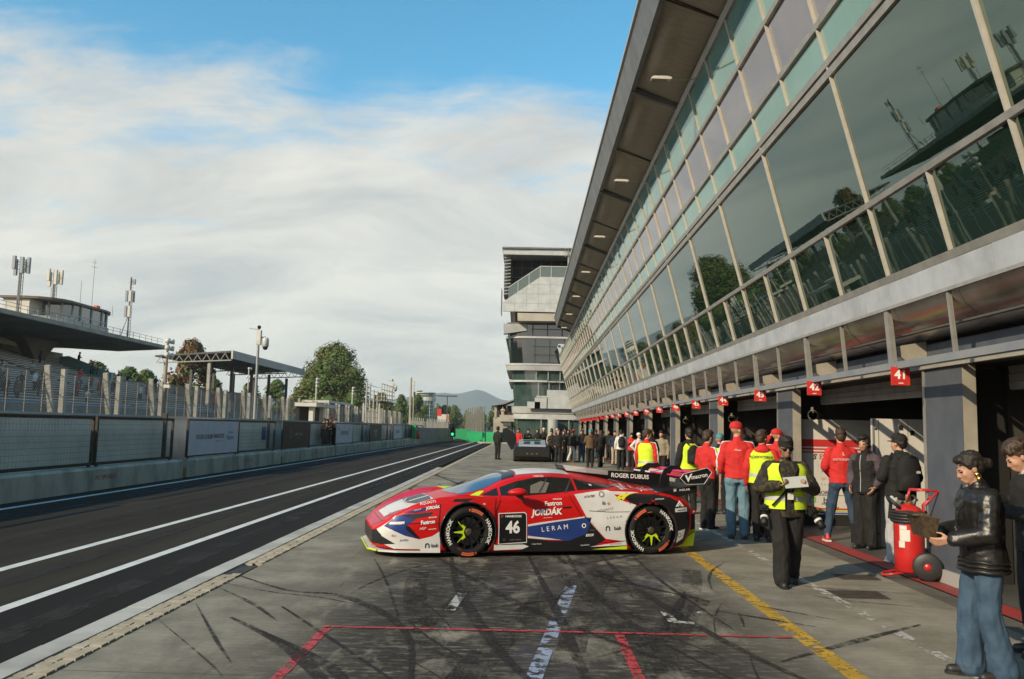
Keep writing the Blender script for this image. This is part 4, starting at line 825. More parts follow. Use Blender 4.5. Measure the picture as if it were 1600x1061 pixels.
for i in range(12): MB().box(-50 + i * .75, -49.25 + i * .75, GA + 2, GB - 1, 0, 5.6 - i * .34).build('terrace_step', mat('terrace_dark', (.16, .15, .14), .8, c2=(.24, .23, .21), ns=.7, coord='Position'), G2, world=True)
MB().box(-41.2, -41.0, GA + 1, GB, 0, 3.1).build('front_wall', MATS['stand_front_dark'], G2, world=True); MB().box(-50.4, -50.2, GA + 2, GB, 5.6, 6.8).build('back_wall', MATS['back_wall_beige'], G2, world=True)
for i, z in enumerate((2.35, 2.75)): MB().box(-40.98, -40.95, 116, 118.4, z, z + .22).build('white_plate', M_wc, G2, world=True)
# ------------------------------------------------------------------ poles, platforms, marshal posts
def cam_pole(x, y, h, label, s=1.):
    t = thing('camera_pole', label, 'camera pole', (x, y, 0), 0, 'camera poles behind the pit wall')
    MB().tube([(0, 0, 0), (0, 0, h - .5)], [.075 * s, .055 * s], 10).build('pole', mat('pole_grey', (.30, .31, .31), .5, .4), t)
    MB().bar((0, 0, h - .45), (.28 * s, .12, h - .4), .07 * s).bar((0, 0, h - .08), (-.45 * s, .0, h - .02), .035 * s).bar((0, 0, h - .5), (0, 0, h), .05 * s).build('bracket', mat('pole_grey'), t)
    MB().lathe([(.0, .20), (.10, .19), (.15, .10), (.15, -.22), (.12, -.24)], (.28 * s, .12, h - .6), n=12).build('camera_housing', M_lamp, t, smooth=True); MB().sphere((.28 * s, .12, h - .86), .12, 10, 6).build('lens_dome', M_dark, t, smooth=True); MB().box(-.10, .10, -.06, .14, h - .75, h - .1).build('control_box', M_lamp, t)
    MB().sphere((0, 0, h + .03), .09 * s, 8, 5).build('sensor', mat('black_metal'), t)
cam_pole(-12, 37.45, 5.95, 'tall grey camera pole behind the first black panel'); cam_pole(-12, 76, 5.75, 'camera pole beside the railed platform', .9)
def lamp_pole(x, y, h, label, rows=3, brown=False):
    t = thing('lamp_pole', label, 'light pole', (x, y, 0), 0, 'lamp poles along the debris fence'); MB().tube([(0, 0, 0), (0, 0, h)], .07, 8).build('pole', mat('pole_rust', (.20, .14, .09), .7) if brown else M_lamp, t)
    for r_ in range(rows):
        for s in (-1, 1):
            MB().lathe([(.0, -.16), (.13, -.12), (.17, .10), (.0, .12)], (.12, s * .30, h - .15 - r_ * .42), 'x', 10).build('lamp', M_lamp, t, smooth=True)
        MB().box(-.03, .05, -.3, .3, h - .18 - r_ * .42, h - .12 - r_ * .42).build('cross_arm', M_mast, t)
    MB().box(-.05, .3, -.12, .12, h * .55, h * .55 + .22).build('junction_box', M_lamp, t)
lamp_pole(-21.5, 50.1, 6.6, 'brown lamp pole with lamp cluster in front of the truss grandstand', 3, True); lamp_pole(-24, 96.6, 6.95, 'lamp pole with three lamp pairs, left one before the large tree'); lamp_pole(-24, 117, 6.9, 'lamp pole with three lamp pairs, right one before the large tree'); lamp_pole(-33, 100, 8.2, 'slim lamp pole under the right half of the truss roof', 1)
M_scaf = mat('scaffold_steel', (.46, .44, .38), .5, .4)
def ladder(x, y, z0, z1, label, d=.55):
    t = thing('ladder_frame', label, 'ladder', (x, y, 0), 0, 'ladder frames behind the pit wall')
    for s in (0, d): MB().tube([(0, s, z0), (0, s, z1)], .06, 6).build('rail', M_scaf, t)
    for i in range(int((z1 - z0) / .45)): MB().tube([(0, 0, z0 + .3 + i * .45), (0, d, z0 + .3 + i * .45)], .03, 5).build('rung', M_scaf, t)
ladder(-12, 63.7, .2, 4.95, 'tall pale ladder frame, left of two behind the pit wall', 1.5); ladder(-12, 66.8, .2, 4.5, 'pale ladder frame leading up to the railed platform', 1.7)
PF = thing('camera_platform', 'railed camera platform on posts behind the pit wall', 'platform', (-12.5, 72, 0))
for x in (-13.2, -11.9):
    for y in (69, 75.5): MB().box(x - .06, x + .06, y - .06, y + .06, 0, 3.6).build('leg', M_scaf, PF, world=True)
MB().box(-13.4, -11.7, 68.8, 75.7, 3.6, 3.72).build('deck', M_steel, PF, world=True)
for z in (3.95, 4.3, 4.65, 5.1):
    MB().tube([(-11.75, 68.9, z), (-11.75, 75.6, z), (-13.3, 75.6, z), (-13.3, 68.9, z)], .03, 5).build('railing', M_scaf, PF, world=True)
for i in range(6): MB().box(-11.78, -11.72, 68.9 + i * 1.33, 68.96 + i * 1.33, 3.7, 5.1).build('railing_post', M_scaf, PF, world=True)
HT = thing('timing_hut', 'white roofed open hut behind the leaning men', 'hut', (-15, 61, 0))
for y in (58.2, 61.2): MB().box(-14.9, -14.6, y, y + .5, 0, 2.9).build('post', M_wc, HT, world=True)
MB().box(-15.8, -14.3, 57.8, 64, 2.9, 3.15).build('roof', M_wc, HT, world=True); MB().box(-15.7, -15.5, 58, 63.8, 0, 2.9).build('back_panel', M_dark, HT, world=True)
SH = thing('low_shed', 'dark flat-roofed shed in front of the large tree with a red sign', 'shed', (-26, 110, 0))
MB().box(-27, -24.5, 104, 118, 0, 4.3).build('wall', mat('shed_dark', (.09, .085, .075), .8), SH, world=True); MB().box(-27.4, -24.1, 103.6, 118.4, 4.3, 4.6).build('roof', M_wc, SH, world=True)
MB().box(-24.45, -24.38, 107, 110, 2.2, 3.3).build('red_board', mat('sign_red'), SH, world=True)
tag(MB().tube([(-12, 88.3, 0), (-12, 88.3, 6.75)], [.13, .10], 8).build('wooden_pole', mat('pole_wood', (.34, .31, .25), .8)), 'plain tall pole left of the small glass tower', 'pole'); 
t = thing('lamp_column', 'thin pole with two camera heads beside the plain tall pole', 'camera pole', (-12.1, 91.5, 0)); MB().tube([(0, 0, 0), (0, 0, 6.6)], .05, 6).build('pole', M_scaf, t); MB().box(-.1, .12, -.5, -.2, 6.0, 6.5).build('head', M_lamp, t); MB().box(-.1, .12, .1, .4, 5.0, 5.4).build('head', M_dark, t)
tag(MB().box(-10.6, -10.2, 79.4, 79.9, .5, 1.85).build('marshal_post', mat('marshal_green', (.02, .28, .09), .5)), 'bright green upright post at the end of the railings', 'post')
t = thing('fire_extinguisher', 'orange-red extinguisher hung at the end of the pit wall', 'extinguisher', (-10.35, 82.2, .45)); MB().lathe([(0, 0), (.2, .02), (.2, .6), (.1, .72), (0, .74)], n=12).build('cylinder', mat('ext_orange', (.62, .10, .03), .4), t, smooth=True); MB().box(-.06, .06, -.06, .06, .74, .84).build('valve', M_dark, t)
t = thing('signal_post', 'red and black pit exit signal post', 'signal', (-9.5, 103, 0)); MB().box(-.28, .28, -.2, .2, .35, 1.75).build('board', mat('sign_red'), t); MB().box(-.3, .3, -.2, .2, 1.77, 2.3).build('cap_box', mat('box_navy', (.02, .025, .05), .5), t); MB().box(-.05, .05, -.05, .05, 0, 5.4).build('pole', M_steel, t); MB().box(-2.2, 1.2, -.1, .1, 5.35, 5.5).build('cross_arm', M_steel, t)
t = thing('traffic_light', 'black traffic light showing green at the pit exit', 'traffic light', (-8.75, 103, 0)); MB().box(-.36, .36, -.15, .15, .5, 1.75).build('housing', M_dark, t); MB().lathe([(.19, 0), (.19, .02)], (0, -.15, .82), 'y', 12).build('green_lamp', mat('lamp_green', (.0, .5, .2), .4, emit=((0.05, .9, .4), 1.2)), t); MB().box(-.05, .05, -.05, .05, 0, .5).build('post', M_steel, t)
t = thing('exit_board', 'red and white board on the pit exit fence', 'board', (-15.4, 160, 0)); MB().box(-1.15, 1.0, -.1, .1, 2.0, 4.0).build('board', M_wc, t); MB().box(-1.2, -.4, -.14, -.102, 3.7, 5.0).build('red_marker', mat('sign_red'), t); MB().box(.55, 1.0, -.14, -.102, 2.0, 3.9).build('red_stripe', mat('sign_orange', (.6, .15, .06), .6), t); MB().box(-.9, -.8, -.05, .05, 0, 2).box(.7, .8, -.05, .05, 0, 2).build('leg', M_steel, t)
# green barriers and tall catch net beyond the pit exit
M_gb = mat('barrier_green', (.02, .33, .12), .5, c2=(.018, .27, .10), ns=2)
for k, (x0, y0, x1, y1, lb) in enumerate(((-10.5, 128, -7.0, 106, 'long green barrier cover at the foot of the catch net'), (-6.7, 101, -4.4, 98.5, 'green barrier cover nearer the standing man in black'), (-4.3, 98.4, -2.6, 97.0, 'green barrier cover beside the balcony building'))):
    tag(MB().bar((x0, y0, .62 if k else .75), (x1, y1, .62 if k else .75), .5, 1.2 if k else 1.35).build('green_barrier', M_gb), lb, 'barrier', 'green covered barriers')
CN = thing('catch_net', 'tall grey catch net above the green barrier', 'net', (-7, 121, 0))
for i in range(9): MB().tube([(-8.9 + .42 * i, 128 - 1.6 * i, 0), (-8.9 + .42 * i, 128 - 1.6 * i, 4.6 if i else 4.2)], .06, 6).build('post', M_wire, CN, world=True)
for i in range(8):
    a, b = (-8.9 + .42 * i, 128 - 1.6 * i), (-8.9 + .42 * (i + 1), 128 - 1.6 * (i + 1)); MB().add([(*a, .9), (*b, .9), (*b, 4.55), (*a, 4.55)], [(0, 1, 2, 3)]).build('netting', M_net, CN, world=True)
    for j in range(2): MB().box(a[0] + .15 * (j + .6), a[0] + .15 * (j + .6) + .03, a[1] - .6, a[1] - .5, .9, 4.5).build('net_cable', M_wire, CN, world=True)
HG = thing('concrete_plinth', 'pale low concrete edge where the apron meets the exit road', 'kerb', (-4, 92, 0)); MB().prism([(-4.6, 93.2), (2, 93.2), (2, 93.6), (-5.2, 94.2)], 0, .14, 'z').build('edge', M_con, HG, world=True)
# ------------------------------------------------------------------ race car
def pchip(xs, ys, q):
    xs = np.array(xs, float); ys = np.array(ys, float); h = np.diff(xs); d = np.diff(ys) / h; m = np.zeros_like(ys)
    m[1:-1] = np.where(d[:-1] * d[1:] > 0, 3 * (h[:-1] + h[1:]) / ((2 * h[1:] + h[:-1]) / np.where(d[:-1] == 0, 1, d[:-1]) + (h[1:] + 2 * h[:-1]) / np.where(d[1:] == 0, 1, d[1:])), 0); m[0] = d[0]; m[-1] = d[-1]
    i = np.clip(np.searchsorted(xs, q) - 1, 0, len(xs) - 2); t = (q - xs[i]) / h[i]
    return (2 * t**3 - 3 * t**2 + 1) * ys[i] + (t**3 - 2 * t**2 + t) * h[i] * m[i] + (-2 * t**3 + 3 * t**2) * ys[i + 1] + (t**3 - t**2) * h[i] * m[i + 1]
#        x     zb   ys   yl   zl   ym   zm   yc   zc   yi   zi   yr   zr   zt
CARS = [(2.56, .14, .55, .60, .20, .62, .27, .58, .335, .45, .35, .25, .357, .36), (2.45, .125, .74, .78, .22, .79, .33, .74, .43, .60, .43, .35, .435, .44), (2.25, .11, .88, .90, .25, .915, .42, .86, .575, .68, .55, .40, .555, .56),
        (1.95, .10, .94, .955, .28, .965, .50, .90, .715, .70, .655, .45, .665, .67), (1.65, .09, .95, .965, .28, .975, .55, .90, .785, .70, .725, .50, .745, .755), (1.31, .09, .95, .965, .28, .98, .55, .90, .805, .71, .765, .58, .815, .855),
        (1.05, .08, .94, .955, .25, .965, .50, .885, .785, .75, .785, .64, .86, .95), (.75, .075, .93, .93, .22, .93, .45, .875, .755, .79, .775, .61, .985, 1.05), (.45, .07, .93, .92, .22, .91, .45, .87, .765, .80, .785, .57, 1.045, 1.115),
        (.1, .07, .93, .915, .22, .90, .45, .865, .795, .80, .815, .555, 1.065, 1.137), (-.3, .07, .93, .915, .22, .905, .45, .87, .845, .80, .865, .55, 1.035, 1.115), (-.7, .07, .94, .935, .24, .94, .48, .90, .880, .80, .90, .54, .955, 1.05),
        (-1.0, .075, .945, .955, .26, .965, .52, .905, .885, .76, .895, .52, .91, .985), (-1.31, .08, .95, .965, .28, .985, .55, .91, .865, .74, .875, .50, .885, .935), (-1.6, .09, .94, .96, .28, .975, .55, .90, .815, .72, .835, .45, .86, .895), (-1.8, .14, .90, .93, .30, .945, .52, .88, .75, .70, .80, .42, .84, .865), (-1.95, .25, .80, .86, .36, .88, .50, .82, .68, .66, .75, .40, .81, .84)][::-1]
def car_body_mesh(res=.0125):
    T = np.array(CARS); xs = np.arange(T[0, 0], T[-1, 0] + 1e-6, res); C = [pchip(T[:, 0], T[:, k], xs) for k in range(1, 14)]
    segs = [3, 4, 7, 9, 5, 9, 10]; rows = []
    for i, x in enumerate(xs):
        zb, ys, yl, zl, ym, zm, yc, zc, yi, zi, yr, zr, zt = [c[i] for c in C]
        P = [Vector(p) for p in ((0, zb), (ys, zb), (yl, zl), (ym, zm), (yc, zc), (yi, zi), (yr, zr), (0, zt))]; ext = [P[0]] + P + [Vector((-yr, zr))]; half = []
        for s in range(7):
            p0, p1, p2, p3 = ext[s], ext[s + 1], ext[s + 2], ext[s + 3]; kk = .5 if s > 1 else 0.
            m1 = (p2 - p0) * kk * min(1, (p2 - p1).length / max(1e-6, (p1 - p0).length)) if s not in (0, 1) else (p2 - p1); m2 = (p3 - p1) * kk * min(1, (p2 - p1).length / max(1e-6, (p3 - p2).length)) if s > 0 else (p2 - p1)
            for j in range(segs[s]):
                t = j / segs[s]; half.append((2 * t**3 - 3 * t**2 + 1) * p1 + (t**3 - 2 * t**2 + t) * m1 + (-2 * t**3 + 3 * t**2) * p2 + (t**3 - t**2) * m2)
        half.append(P[-1]); rows.append([(x, p.x, p.y) for p in half] + [(x, -p.x, p.y) for p in half[-2:0:-1]])
    n = len(rows[0]); V = [v for r in rows for v in r]; F = []
    for i in range(len(rows) - 1):
        for j in range(n): F.append((i * n + j, (i + 1) * n + j, (i + 1) * n + (j + 1) % n, i * n + (j + 1) % n))
    F.append(tuple(range(n))); F.append(tuple(range((len(rows) - 1) * n, len(rows) * n))[::-1])
    # wheel arches
    A = np.array(V)
    for cx, r in ((1.315, .375), (-1.305, .385)):
        d = np.hypot(A[:, 0] - cx, A[:, 2] - .34); k = (np.abs(A[:, 1]) > .5) & (np.abs(d - r) < res * .75); s = r / d[k]; A[k, 0] = cx + (A[k, 0] - cx) * s; A[k, 2] = .34 + (A[k, 2] - .34) * s
    keep = []
    for f in F:
        if len(f) > 4: keep.append(f); continue
        c = A[list(f)].mean(0); bad = False
        for cx, r in ((1.315, .375), (-1.305, .385)):
            if abs(c[1]) > .55 and math.hypot(c[0] - cx, c[2] - .34) < r - .001: bad = True
        if not bad: keep.append(f)
    return [tuple(v) for v in A], keep
CAR_ORG, CAR_RZ, CAR_S = (.304, 12.867, 0), R(195), 1.0134
def carpaint(n, c, r=.38, coat=.15): return mat(n, c, r, coat=coat, spec=.3, c2=tuple(q * .88 for q in c), ns=3)
K_red = carpaint('car_red', (.56, .008, .008)); K_white = carpaint('car_white', (.66, .65, .63)); K_blue = carpaint('car_blue', (.020, .045, .19)); K_black = carpaint('car_black', (.012, .012, .013)); K_green = carpaint('car_lime', (.52, .70, .02)); K_carbon = mat('carbon', (.014, .014, .015), .35, c2=(.025, .025, .026), ns=60)
K_glass = mat('car_glass', (.010, .012, .014), .04, ior=1.6, c2=(.02, .02, .018), ns=3); K_screen = mat('windscreen_sky_tint', (.035, .075, .15), .04, ior=1.9); K_tyre = mat('tyre_rubber_black', (.010, .0095, .009), .75, c2=(.018, .017, .016), ns=5, spec=.25); K_rim = mat('rim_black', (.006, .006, .006), .5, spec=.3); K_org = mat('tyre_orange', (.62, .12, .05), .6); K_txt = mat('tyre_white', (.78, .77, .72), .6)  # windscreen: blue sky reflection put into the glass colour
K_sheen = carpaint('car_red_sky_sheen', (.50, .025, .07)); K_grey = mat('print_grey', (.22, .21, .22), .5); K_tw = mat('print_white', (.80, .79, .77), .5); K_tk = mat('print_black', (.02, .02, .022), .5); K_tr = mat('print_scarlet', (.55, .06, .05), .5); K_ty = mat('print_yellow', (.72, .66, .02), .5); K_seat = mat('seat_dark', (.03, .028, .03), .8)  # first paint: car red with the sky's sheen mixed into the colour
CARV, CARF = car_body_mesh()
CBVH = BVHTree.FromPolygons([Vector(v) for v in CARV], CARF)
def car_hit(p, side='side'):
    """project (x,z) from the left or (x,y) from above onto the bodywork"""
    if side == 'side': h = CBVH.ray_cast(Vector((p[0], 2.0, p[1])), Vector((0, -1, 0)))
    elif side == 'top': h = CBVH.ray_cast(Vector((p[0], p[1], 2.5)), Vector((0, 0, -1)))
    else:
        d = Vector((-.55, 0, -.83)).normalized(); h = CBVH.ray_cast(Vector((p[0], p[1], 1.2)) - d * 1.5, d)
    return h[0], h[1]
def conform(vs, fs, side='side', off=.004, cut=.05, mirror=False):
    """cut a flat shape to a fine grid and lay it on the bodywork"""
    bm = bmesh.new(); V = [bm.verts.new((*v[:2], 0)) for v in vs]
    for f in fs:
        try: bm.faces.new([V[i] for i in f])
        except ValueError: pass
    xs = [v[0] for v in vs]; ys = [v[1] for v in vs]
    for a, lo, hi in ((0, min(xs), max(xs)), (1, min(ys), max(ys))):
        t = math.ceil(lo / cut) * cut
        while t < hi:
            co = [0, 0, 0]; no = [0, 0, 0]; co[a] = t; no[a] = 1
            bmesh.ops.bisect_plane(bm, geom=bm.verts[:] + bm.edges[:] + bm.faces[:], dist=1e-5, plane_co=co, plane_no=no); t += cut
    bmesh.ops.triangulate(bm, faces=bm.faces[:])
    dead = []
    for v in bm.verts:
        h, n = car_hit((v.co.x, v.co.y), side)
        if h is None: dead.append(v); continue
        if side == 'side' and n.y < 0 or side != 'side' and n.z < 0: n = -n
        v.co = h + n * off
    bmesh.ops.delete(bm, geom=dead, context='VERTS')
    if mirror:
        for v in bm.verts: v.co.y *= -1
        bmesh.ops.reverse_faces(bm, faces=bm.faces[:])
    me = bpy.data.meshes.new('decal'); bm.to_mesh(me); bm.free(); return me
def face_out(me, out):
    bm = bmesh.new(); bm.from_mesh(me); bm.normal_update()
    for f in bm.faces:
        if f.normal.dot(out) < 0: f.normal_flip()
    for f in bm.faces: f.smooth = True
    bm.to_mesh(me); bm.free(); return me
CAR = thing('race_car', 'red, white and blue race car numbered 46 with big rear wing, nose pointing left', 'race car', CAR_ORG, CAR_RZ); CAR.scale = (CAR_S,) * 3
def panel(name, poly, M, side='side', off=.003, both=True, cut=.05):
    if len(poly) < 3: return
    o = None
    for mir in ((False, True) if both else (False,)):
        me = conform(poly, [tuple(range(len(poly)))], side, off, cut, mir); face_out(me, Vector((0, -1 if mir else 1, .3)) if side == 'side' else Vector((0, 0, 1))); me.materials.append(M); o = link(name, me, CAR)
    return o
def letter(txt, x, z, size, M, side='side', ang=0., bold=.0, shear=0., spacing=1., sq=1., off=.007):
    """lettering on the left flank; reads towards the tail; size = cap height in metres"""
    me = text_mesh(txt, size / .76, bold, spacing, shear); ca, sa = math.cos(ang), math.sin(ang); vs = []
    for v in me.vertices:
        a, b = v.co.x * sq, v.co.y; a, b = a * ca - b * sa, a * sa + b * ca
        vs.append((x - a, z + b) if side == 'side' else (x + b, z + a) if side == 'top' else (x - a, z + b))
    m2 = conform(vs, [tuple(p.vertices) for p in me.polygons], side, off, .06); bpy.data.meshes.remove(me)
    face_out(m2, Vector((0, 1, .3)) if side == 'side' else Vector((0, 0, 1))); m2.materials.append(M); return link('lettering', m2, CAR)
def build_body():
    b = MB(); b.v = CARV; b.f = CARF; b.m = [0] * len(CARF); o = b.build('bodywork', K_red, CAR, smooth=True); return o
build_body()
def wheel(x, y, r, label_side, rot, w=.31, steer=0.):
    s = 1 if y > 0 else -1; t = bpy.data.objects.new('wheel', None); col.objects.link(t); t.parent = CAR; t.location = (x, y, r); t.rotation_euler = (0, 0, steer)
    h = w / 2; prof = [(r * .69, -h), (r * .86, -h - .012), (r * .965, -h + .02), (r, -h + .05), (r, h - .05), (r * .965, h - .02), (r * .86, h + .012), (r * .69, h), (r * .66, h - .02)]
    prof2 = [(a, b * s) for a, b in prof]
    MB().lathe(prof2, (0, 0, 0), 'y', 48, cap=False).build('tyre', K_tyre, t, smooth=True)
    MB().lathe([(r * .70, s * (h - .005)), (r * .665, s * (h + .004)), (r * .64, s * (h - .03)), (r * .60, s * (h - .10)), (.0, s * (h - .12))], (0, 0, 0), 'y', 40, cap=False).build('rim', K_rim, t, smooth=True)
    for k in range(12):
        a = R(30 * k + 9); MB().bar((.05 * math.cos(a), s * (h - .035), .05 * math.sin(a)), (r * .64 * math.cos(a + .12), s * (h - .02), r * .64 * math.sin(a + .12)), .018, .05, up=(0, 1, 0)).build('spoke', K_rim, t)
    MB().lathe([(.055, s * (h - .06)), (.052, s * (h - .015)), (.03, s * (h - .005)), (.0, s * (h - .005))], (0, 0, 0), 'y', 16).build('wheel_nut', mat('nut_bronze', (.16, .13, .09), .4, .7), t)
    if s > 0:
        for d in (-42, 0, 42):
            a = R(rot + d); ca, sa = -math.cos(a), math.sin(a)
            MB().add([(.075 * ca - .022 * sa, h - .004, .075 * sa + .022 * ca), (.075 * ca + .022 * sa, h - .004, .075 * sa - .022 * ca), (.205 * ca + .006 * sa, h + .0, .205 * sa - .006 * ca), (.205 * ca - .006 * sa, h + .0, .205 * sa + .006 * ca)], [(0, 1, 2, 3)]).build('lime_spoke', K_green, t)
        q = MB(); P = []
        for j in range(9):
            a = R(rot - 42 + 84 * j / 8); P.append((-math.cos(a), math.sin(a)))
        for j in range(8): q.add([(P[j][0] * .068, h - .003, P[j][1] * .068), (P[j + 1][0] * .068, h - .003, P[j + 1][1] * .068), (P[j + 1][0] * .09, h - .003, P[j + 1][1] * .09), (P[j][0] * .09, h - .003, P[j][1] * .09)], [(0, 1, 2, 3)])
        q.build('lime_spoke', K_green, t)
        yo = h + .0135
        def arc(a0, a1, r0, r1, M, name):
            q = MB(); n = 12
            for j in range(n):
                a, b_ = R(a0 + (a1 - a0) * j / n), R(a0 + (a1 - a0) * (j + 1) / n); q.add([(-math.cos(a) * r0, yo, math.sin(a) * r0), (-math.cos(b_) * r0, yo, math.sin(b_) * r0), (-math.cos(b_) * r1, yo - .005, math.sin(b_) * r1), (-math.cos(a) * r1, yo - .005, math.sin(a) * r1)], [(0, 1, 2, 3)])
            q.build(name, M, t)
        for a0 in label_side[1]: arc(a0 - 17, a0 + 17, r * .80, r * .925, K_org, 'orange_band')
        for a0 in label_side[1]: arc(a0 + 20, a0 + 24, r * .82, r * .91, K_org, 'orange_mark'); arc(a0 - 36, a0 - 20, r * .74, r * .755, K_org, 'orange_line')
        for a0 in label_side[0]:
            me = text_mesh('HANKOOK', .066, .03, 1.0)
            for v in me.vertices:
                a = R(a0) - v.co.x / (r * .86); rr = r * .86 + v.co.y; v.co = (-math.cos(a) * rr, yo + .001, math.sin(a) * rr)
            for v in me.vertices: v.co.x *= 1
            me.materials.append(K_txt); link('lettering', me, t)
    return t
# front projection for the nose
_ch = car_hit
def car_hit(p, side='side'):
    if side == 'front':
        h = CBVH.ray_cast(Vector((4, p[0], p[1])), Vector((-1, 0, 0))); n = h[1]
        return h[0], (n if n is None or n.x > 0 else -n)
    return _ch(p, side)
def mirror_y(poly): return [(x, -y) for x, y in poly]
def front_panel(name, poly, M, off=.004):
    me = conform(poly, [tuple(range(len(poly)))], 'front', off, .05); face_out(me, Vector((1, 0, 0))); me.materials.append(M); return link(name, me, CAR)
# --- livery panels on both flanks (x towards the nose, z up)
panel('white_wrap', [(2.499, .357), (2.335, .482), (2.28, .545), (2.265, .535), (2.40, .404), (2.146, .288), (1.963, .245), (1.80, .285), (1.70, .35), (1.685, .10), (2.24, .10), (2.46, .19), (2.47, .30)], K_white, cut=.02)
panel('blue_wrap', [(2.415, .404), (2.273, .540), (2.12, .575), (1.953, .560), (2.138, .426), (2.001, .262), (2.175, .302)], K_blue, off=.0045); panel('black_wrap', [(2.145, .430), (2.10, .41), (1.965, .27), (2.005, .262), (2.14, .37)], K_black, off=.006)
panel('headlight', [(2.21, .552), (1.80, .600), (1.84, .555), (2.06, .512)], K_glass, off=.007); panel('blue_wrap', [(2.182, .590), (1.70, .700), (1.82, .640), (2.04, .585)], K_blue, off=.0045)
panel('black_wrap', [(1.50, .765), (1.23, .775), (1.34, .728), (1.54, .73)], K_black)
panel('intake', [(2.455, .285), (2.27, .183), (2.46, .165)], K_carbon, off=.006)
panel('intake', [(2.548, .335), (2.50, .345), (2.445, .29), (2.46, .17), (2.548, .165)], K_carbon, off=.005, cut=.012)
for s in (1, -1): front_panel('intake', [(y * s, z) for y, z in ((.03, .155), (.03, .315), (.58, .335), (.68, .35), (.77, .29), (.74, .19), (.45, .155))], K_carbon); front_panel('lime_edge', [(y * s, z) for y, z in ((.0, .135), (.0, .15), (.5, .15), (.75, .185), (.76, .17), (.5, .135))], K_green, .006)
panel('white_wrap', [(.486, .398), (.486, .425), (.30, .452), (-.1, .497), (-.331, .53), (-.331, .51), (0, .468)], K_white, off=.0045); panel('blue_wrap', [(.486, .400), (-.331, .516), (-.431, .516), (-.365, .294), (-.096, .203), (.17, .221), (.484, .286)], K_blue); panel('white_wrap', [(.485, .275), (.485, .245), (.25, .225), (.0, .215), (.20, .242)], K_white, off=.0045)
panel('black_wrap', [(.484, .245), (.17, .205), (-.096, .203), (-.365, .294), (-.431, .514), (-.36, .495), (-.631, .215), (-.429, .107), (.532, .112), (.72, .165)], K_black, off=.0035)
panel('white_wrap', [(-.186, .828), (-.5, .872), (-.66, .892), (-.735, .855), (-.767, .82), (-.864, .750), (-1.075, .690), (-1.0, .60), (-.945, .48), (-.92, .34), (-.93, .19), (-.631, .228), (-.381, .483)], K_white, cut=.02)
panel('white_wrap', [(-.60, .888), (-.735, .875), (-1.02, .868), (-1.13, .862), (-.90, .825), (-.76, .832)], K_white); panel('seam', [(-.40, .61), (-.68, .595), (-.985, .60), (-.985, .594), (-.68, .588), (-.40, .602)], K_black, off=.006); panel('seam', [(-.381, .49), (-.631, .236), (-.638, .226), (-.392, .488)], K_black, off=.006)
panel('black_wrap', [(-.875, .795), (-1.06, .845), (-1.35, .840), (-1.60, .795), (-1.80, .70), (-1.90, .63), (-1.92, .36), (-1.69, .36), (-1.66, .52), (-1.56, .655), (-1.40, .73), (-1.24, .735), (-1.08, .68)], K_black, cut=.02); panel('black_wrap', [(-1.69, .36), (-1.92, .36), (-1.90, .28), (-1.80, .14), (-1.66, .11), (-1.69, .25)], K_black, cut=.02)
panel('white_wrap', [(-1.705, .325), (-1.83, .355), (-1.80, .22), (-1.685, .16)], K_white, off=.006)
panel('white_wrap', [(.958, .165), (.56, .170), (.47, .135), (.56, .100), (.955, .09)], K_white, off=.0045); panel('white_wrap', [(-.40, .118), (-.925, .195), (-.94, .138)], K_white, off=.0045); panel('lime_strip', [(-.43, .085), (-.94, .130), (-.945, .082)], K_green, off=.005)
panel('black_wrap', [(.955, .115), (.95, .072), (-.94, .072), (-.94, .135)], K_black, off=.0025)
# --- hood, yellow flashes, glass
panel('white_wrap', [(2.38, -.40), (2.38, .40), (2.06, .58), (1.72, .62), (1.72, -.62), (2.06, -.58)], K_white, 'top', both=False); panel('red_sheen_wrap', [(2.55, -.45), (2.55, .45), (2.39, .62), (2.39, -.62)], K_sheen, 'top', both=False)  # pinker red on the nose has sky reflection painted in
for s in (1, -1):
    panel('hood_vent', [(x, y * s) for x, y in ((2.05, .06), (1.72, .06), (1.75, .44), (1.95, .46))], K_carbon, 'top', .006, False); panel('vent_lip', [(x, y * s) for x, y in ((2.075, .05), (2.05, .05), (1.95, .47), (1.975, .48))], K_black, 'top', .03, False); panel('lime_flash', [(x, y * s) for x, y in ((1.47, .87), (1.24, .66), (1.11, .63), (1.05, .655), (1.13, .71), (1.10, .885), (1.23, .89))], K_green, 'top', .004, False); panel('red_sheen_wrap', [(x, y * s) for x, y in ((2.36, .45), (2.05, .62), (1.60, .66), (1.52, .80), (1.95, .84), (2.25, .74))], K_sheen, 'top', .0035, False)
panel('windscreen', [(1.36, .60), (1.46, .35), (1.50, 0), (1.46, -.35), (1.36, -.60), (.80, -.535), (.62, -.50), (.55, -.25), (.53, 0), (.55, .25), (.62, .50), (.80, .535)], K_screen, 'top', .004, False); panel('sun_strip', [(.78, .535), (.71, .25), (.69, 0), (.71, -.25), (.78, -.535), (.60, -.525), (.53, -.25), (.51, 0), (.53, .25), (.60, .525)], K_black, 'top', .007, False)
panel('roof_wrap', [(.50, .0), (.52, .30), (.55, .46), (.1, .46), (-.25, .42), (-.25, -.42), (.1, -.46), (.55, -.46), (.52, -.30)], K_white, 'top', .003, False)
panel('wiper', [(1.42, .05), (1.40, .03), (.95, -.28), (.96, -.25)], K_black, 'top', .02, False)
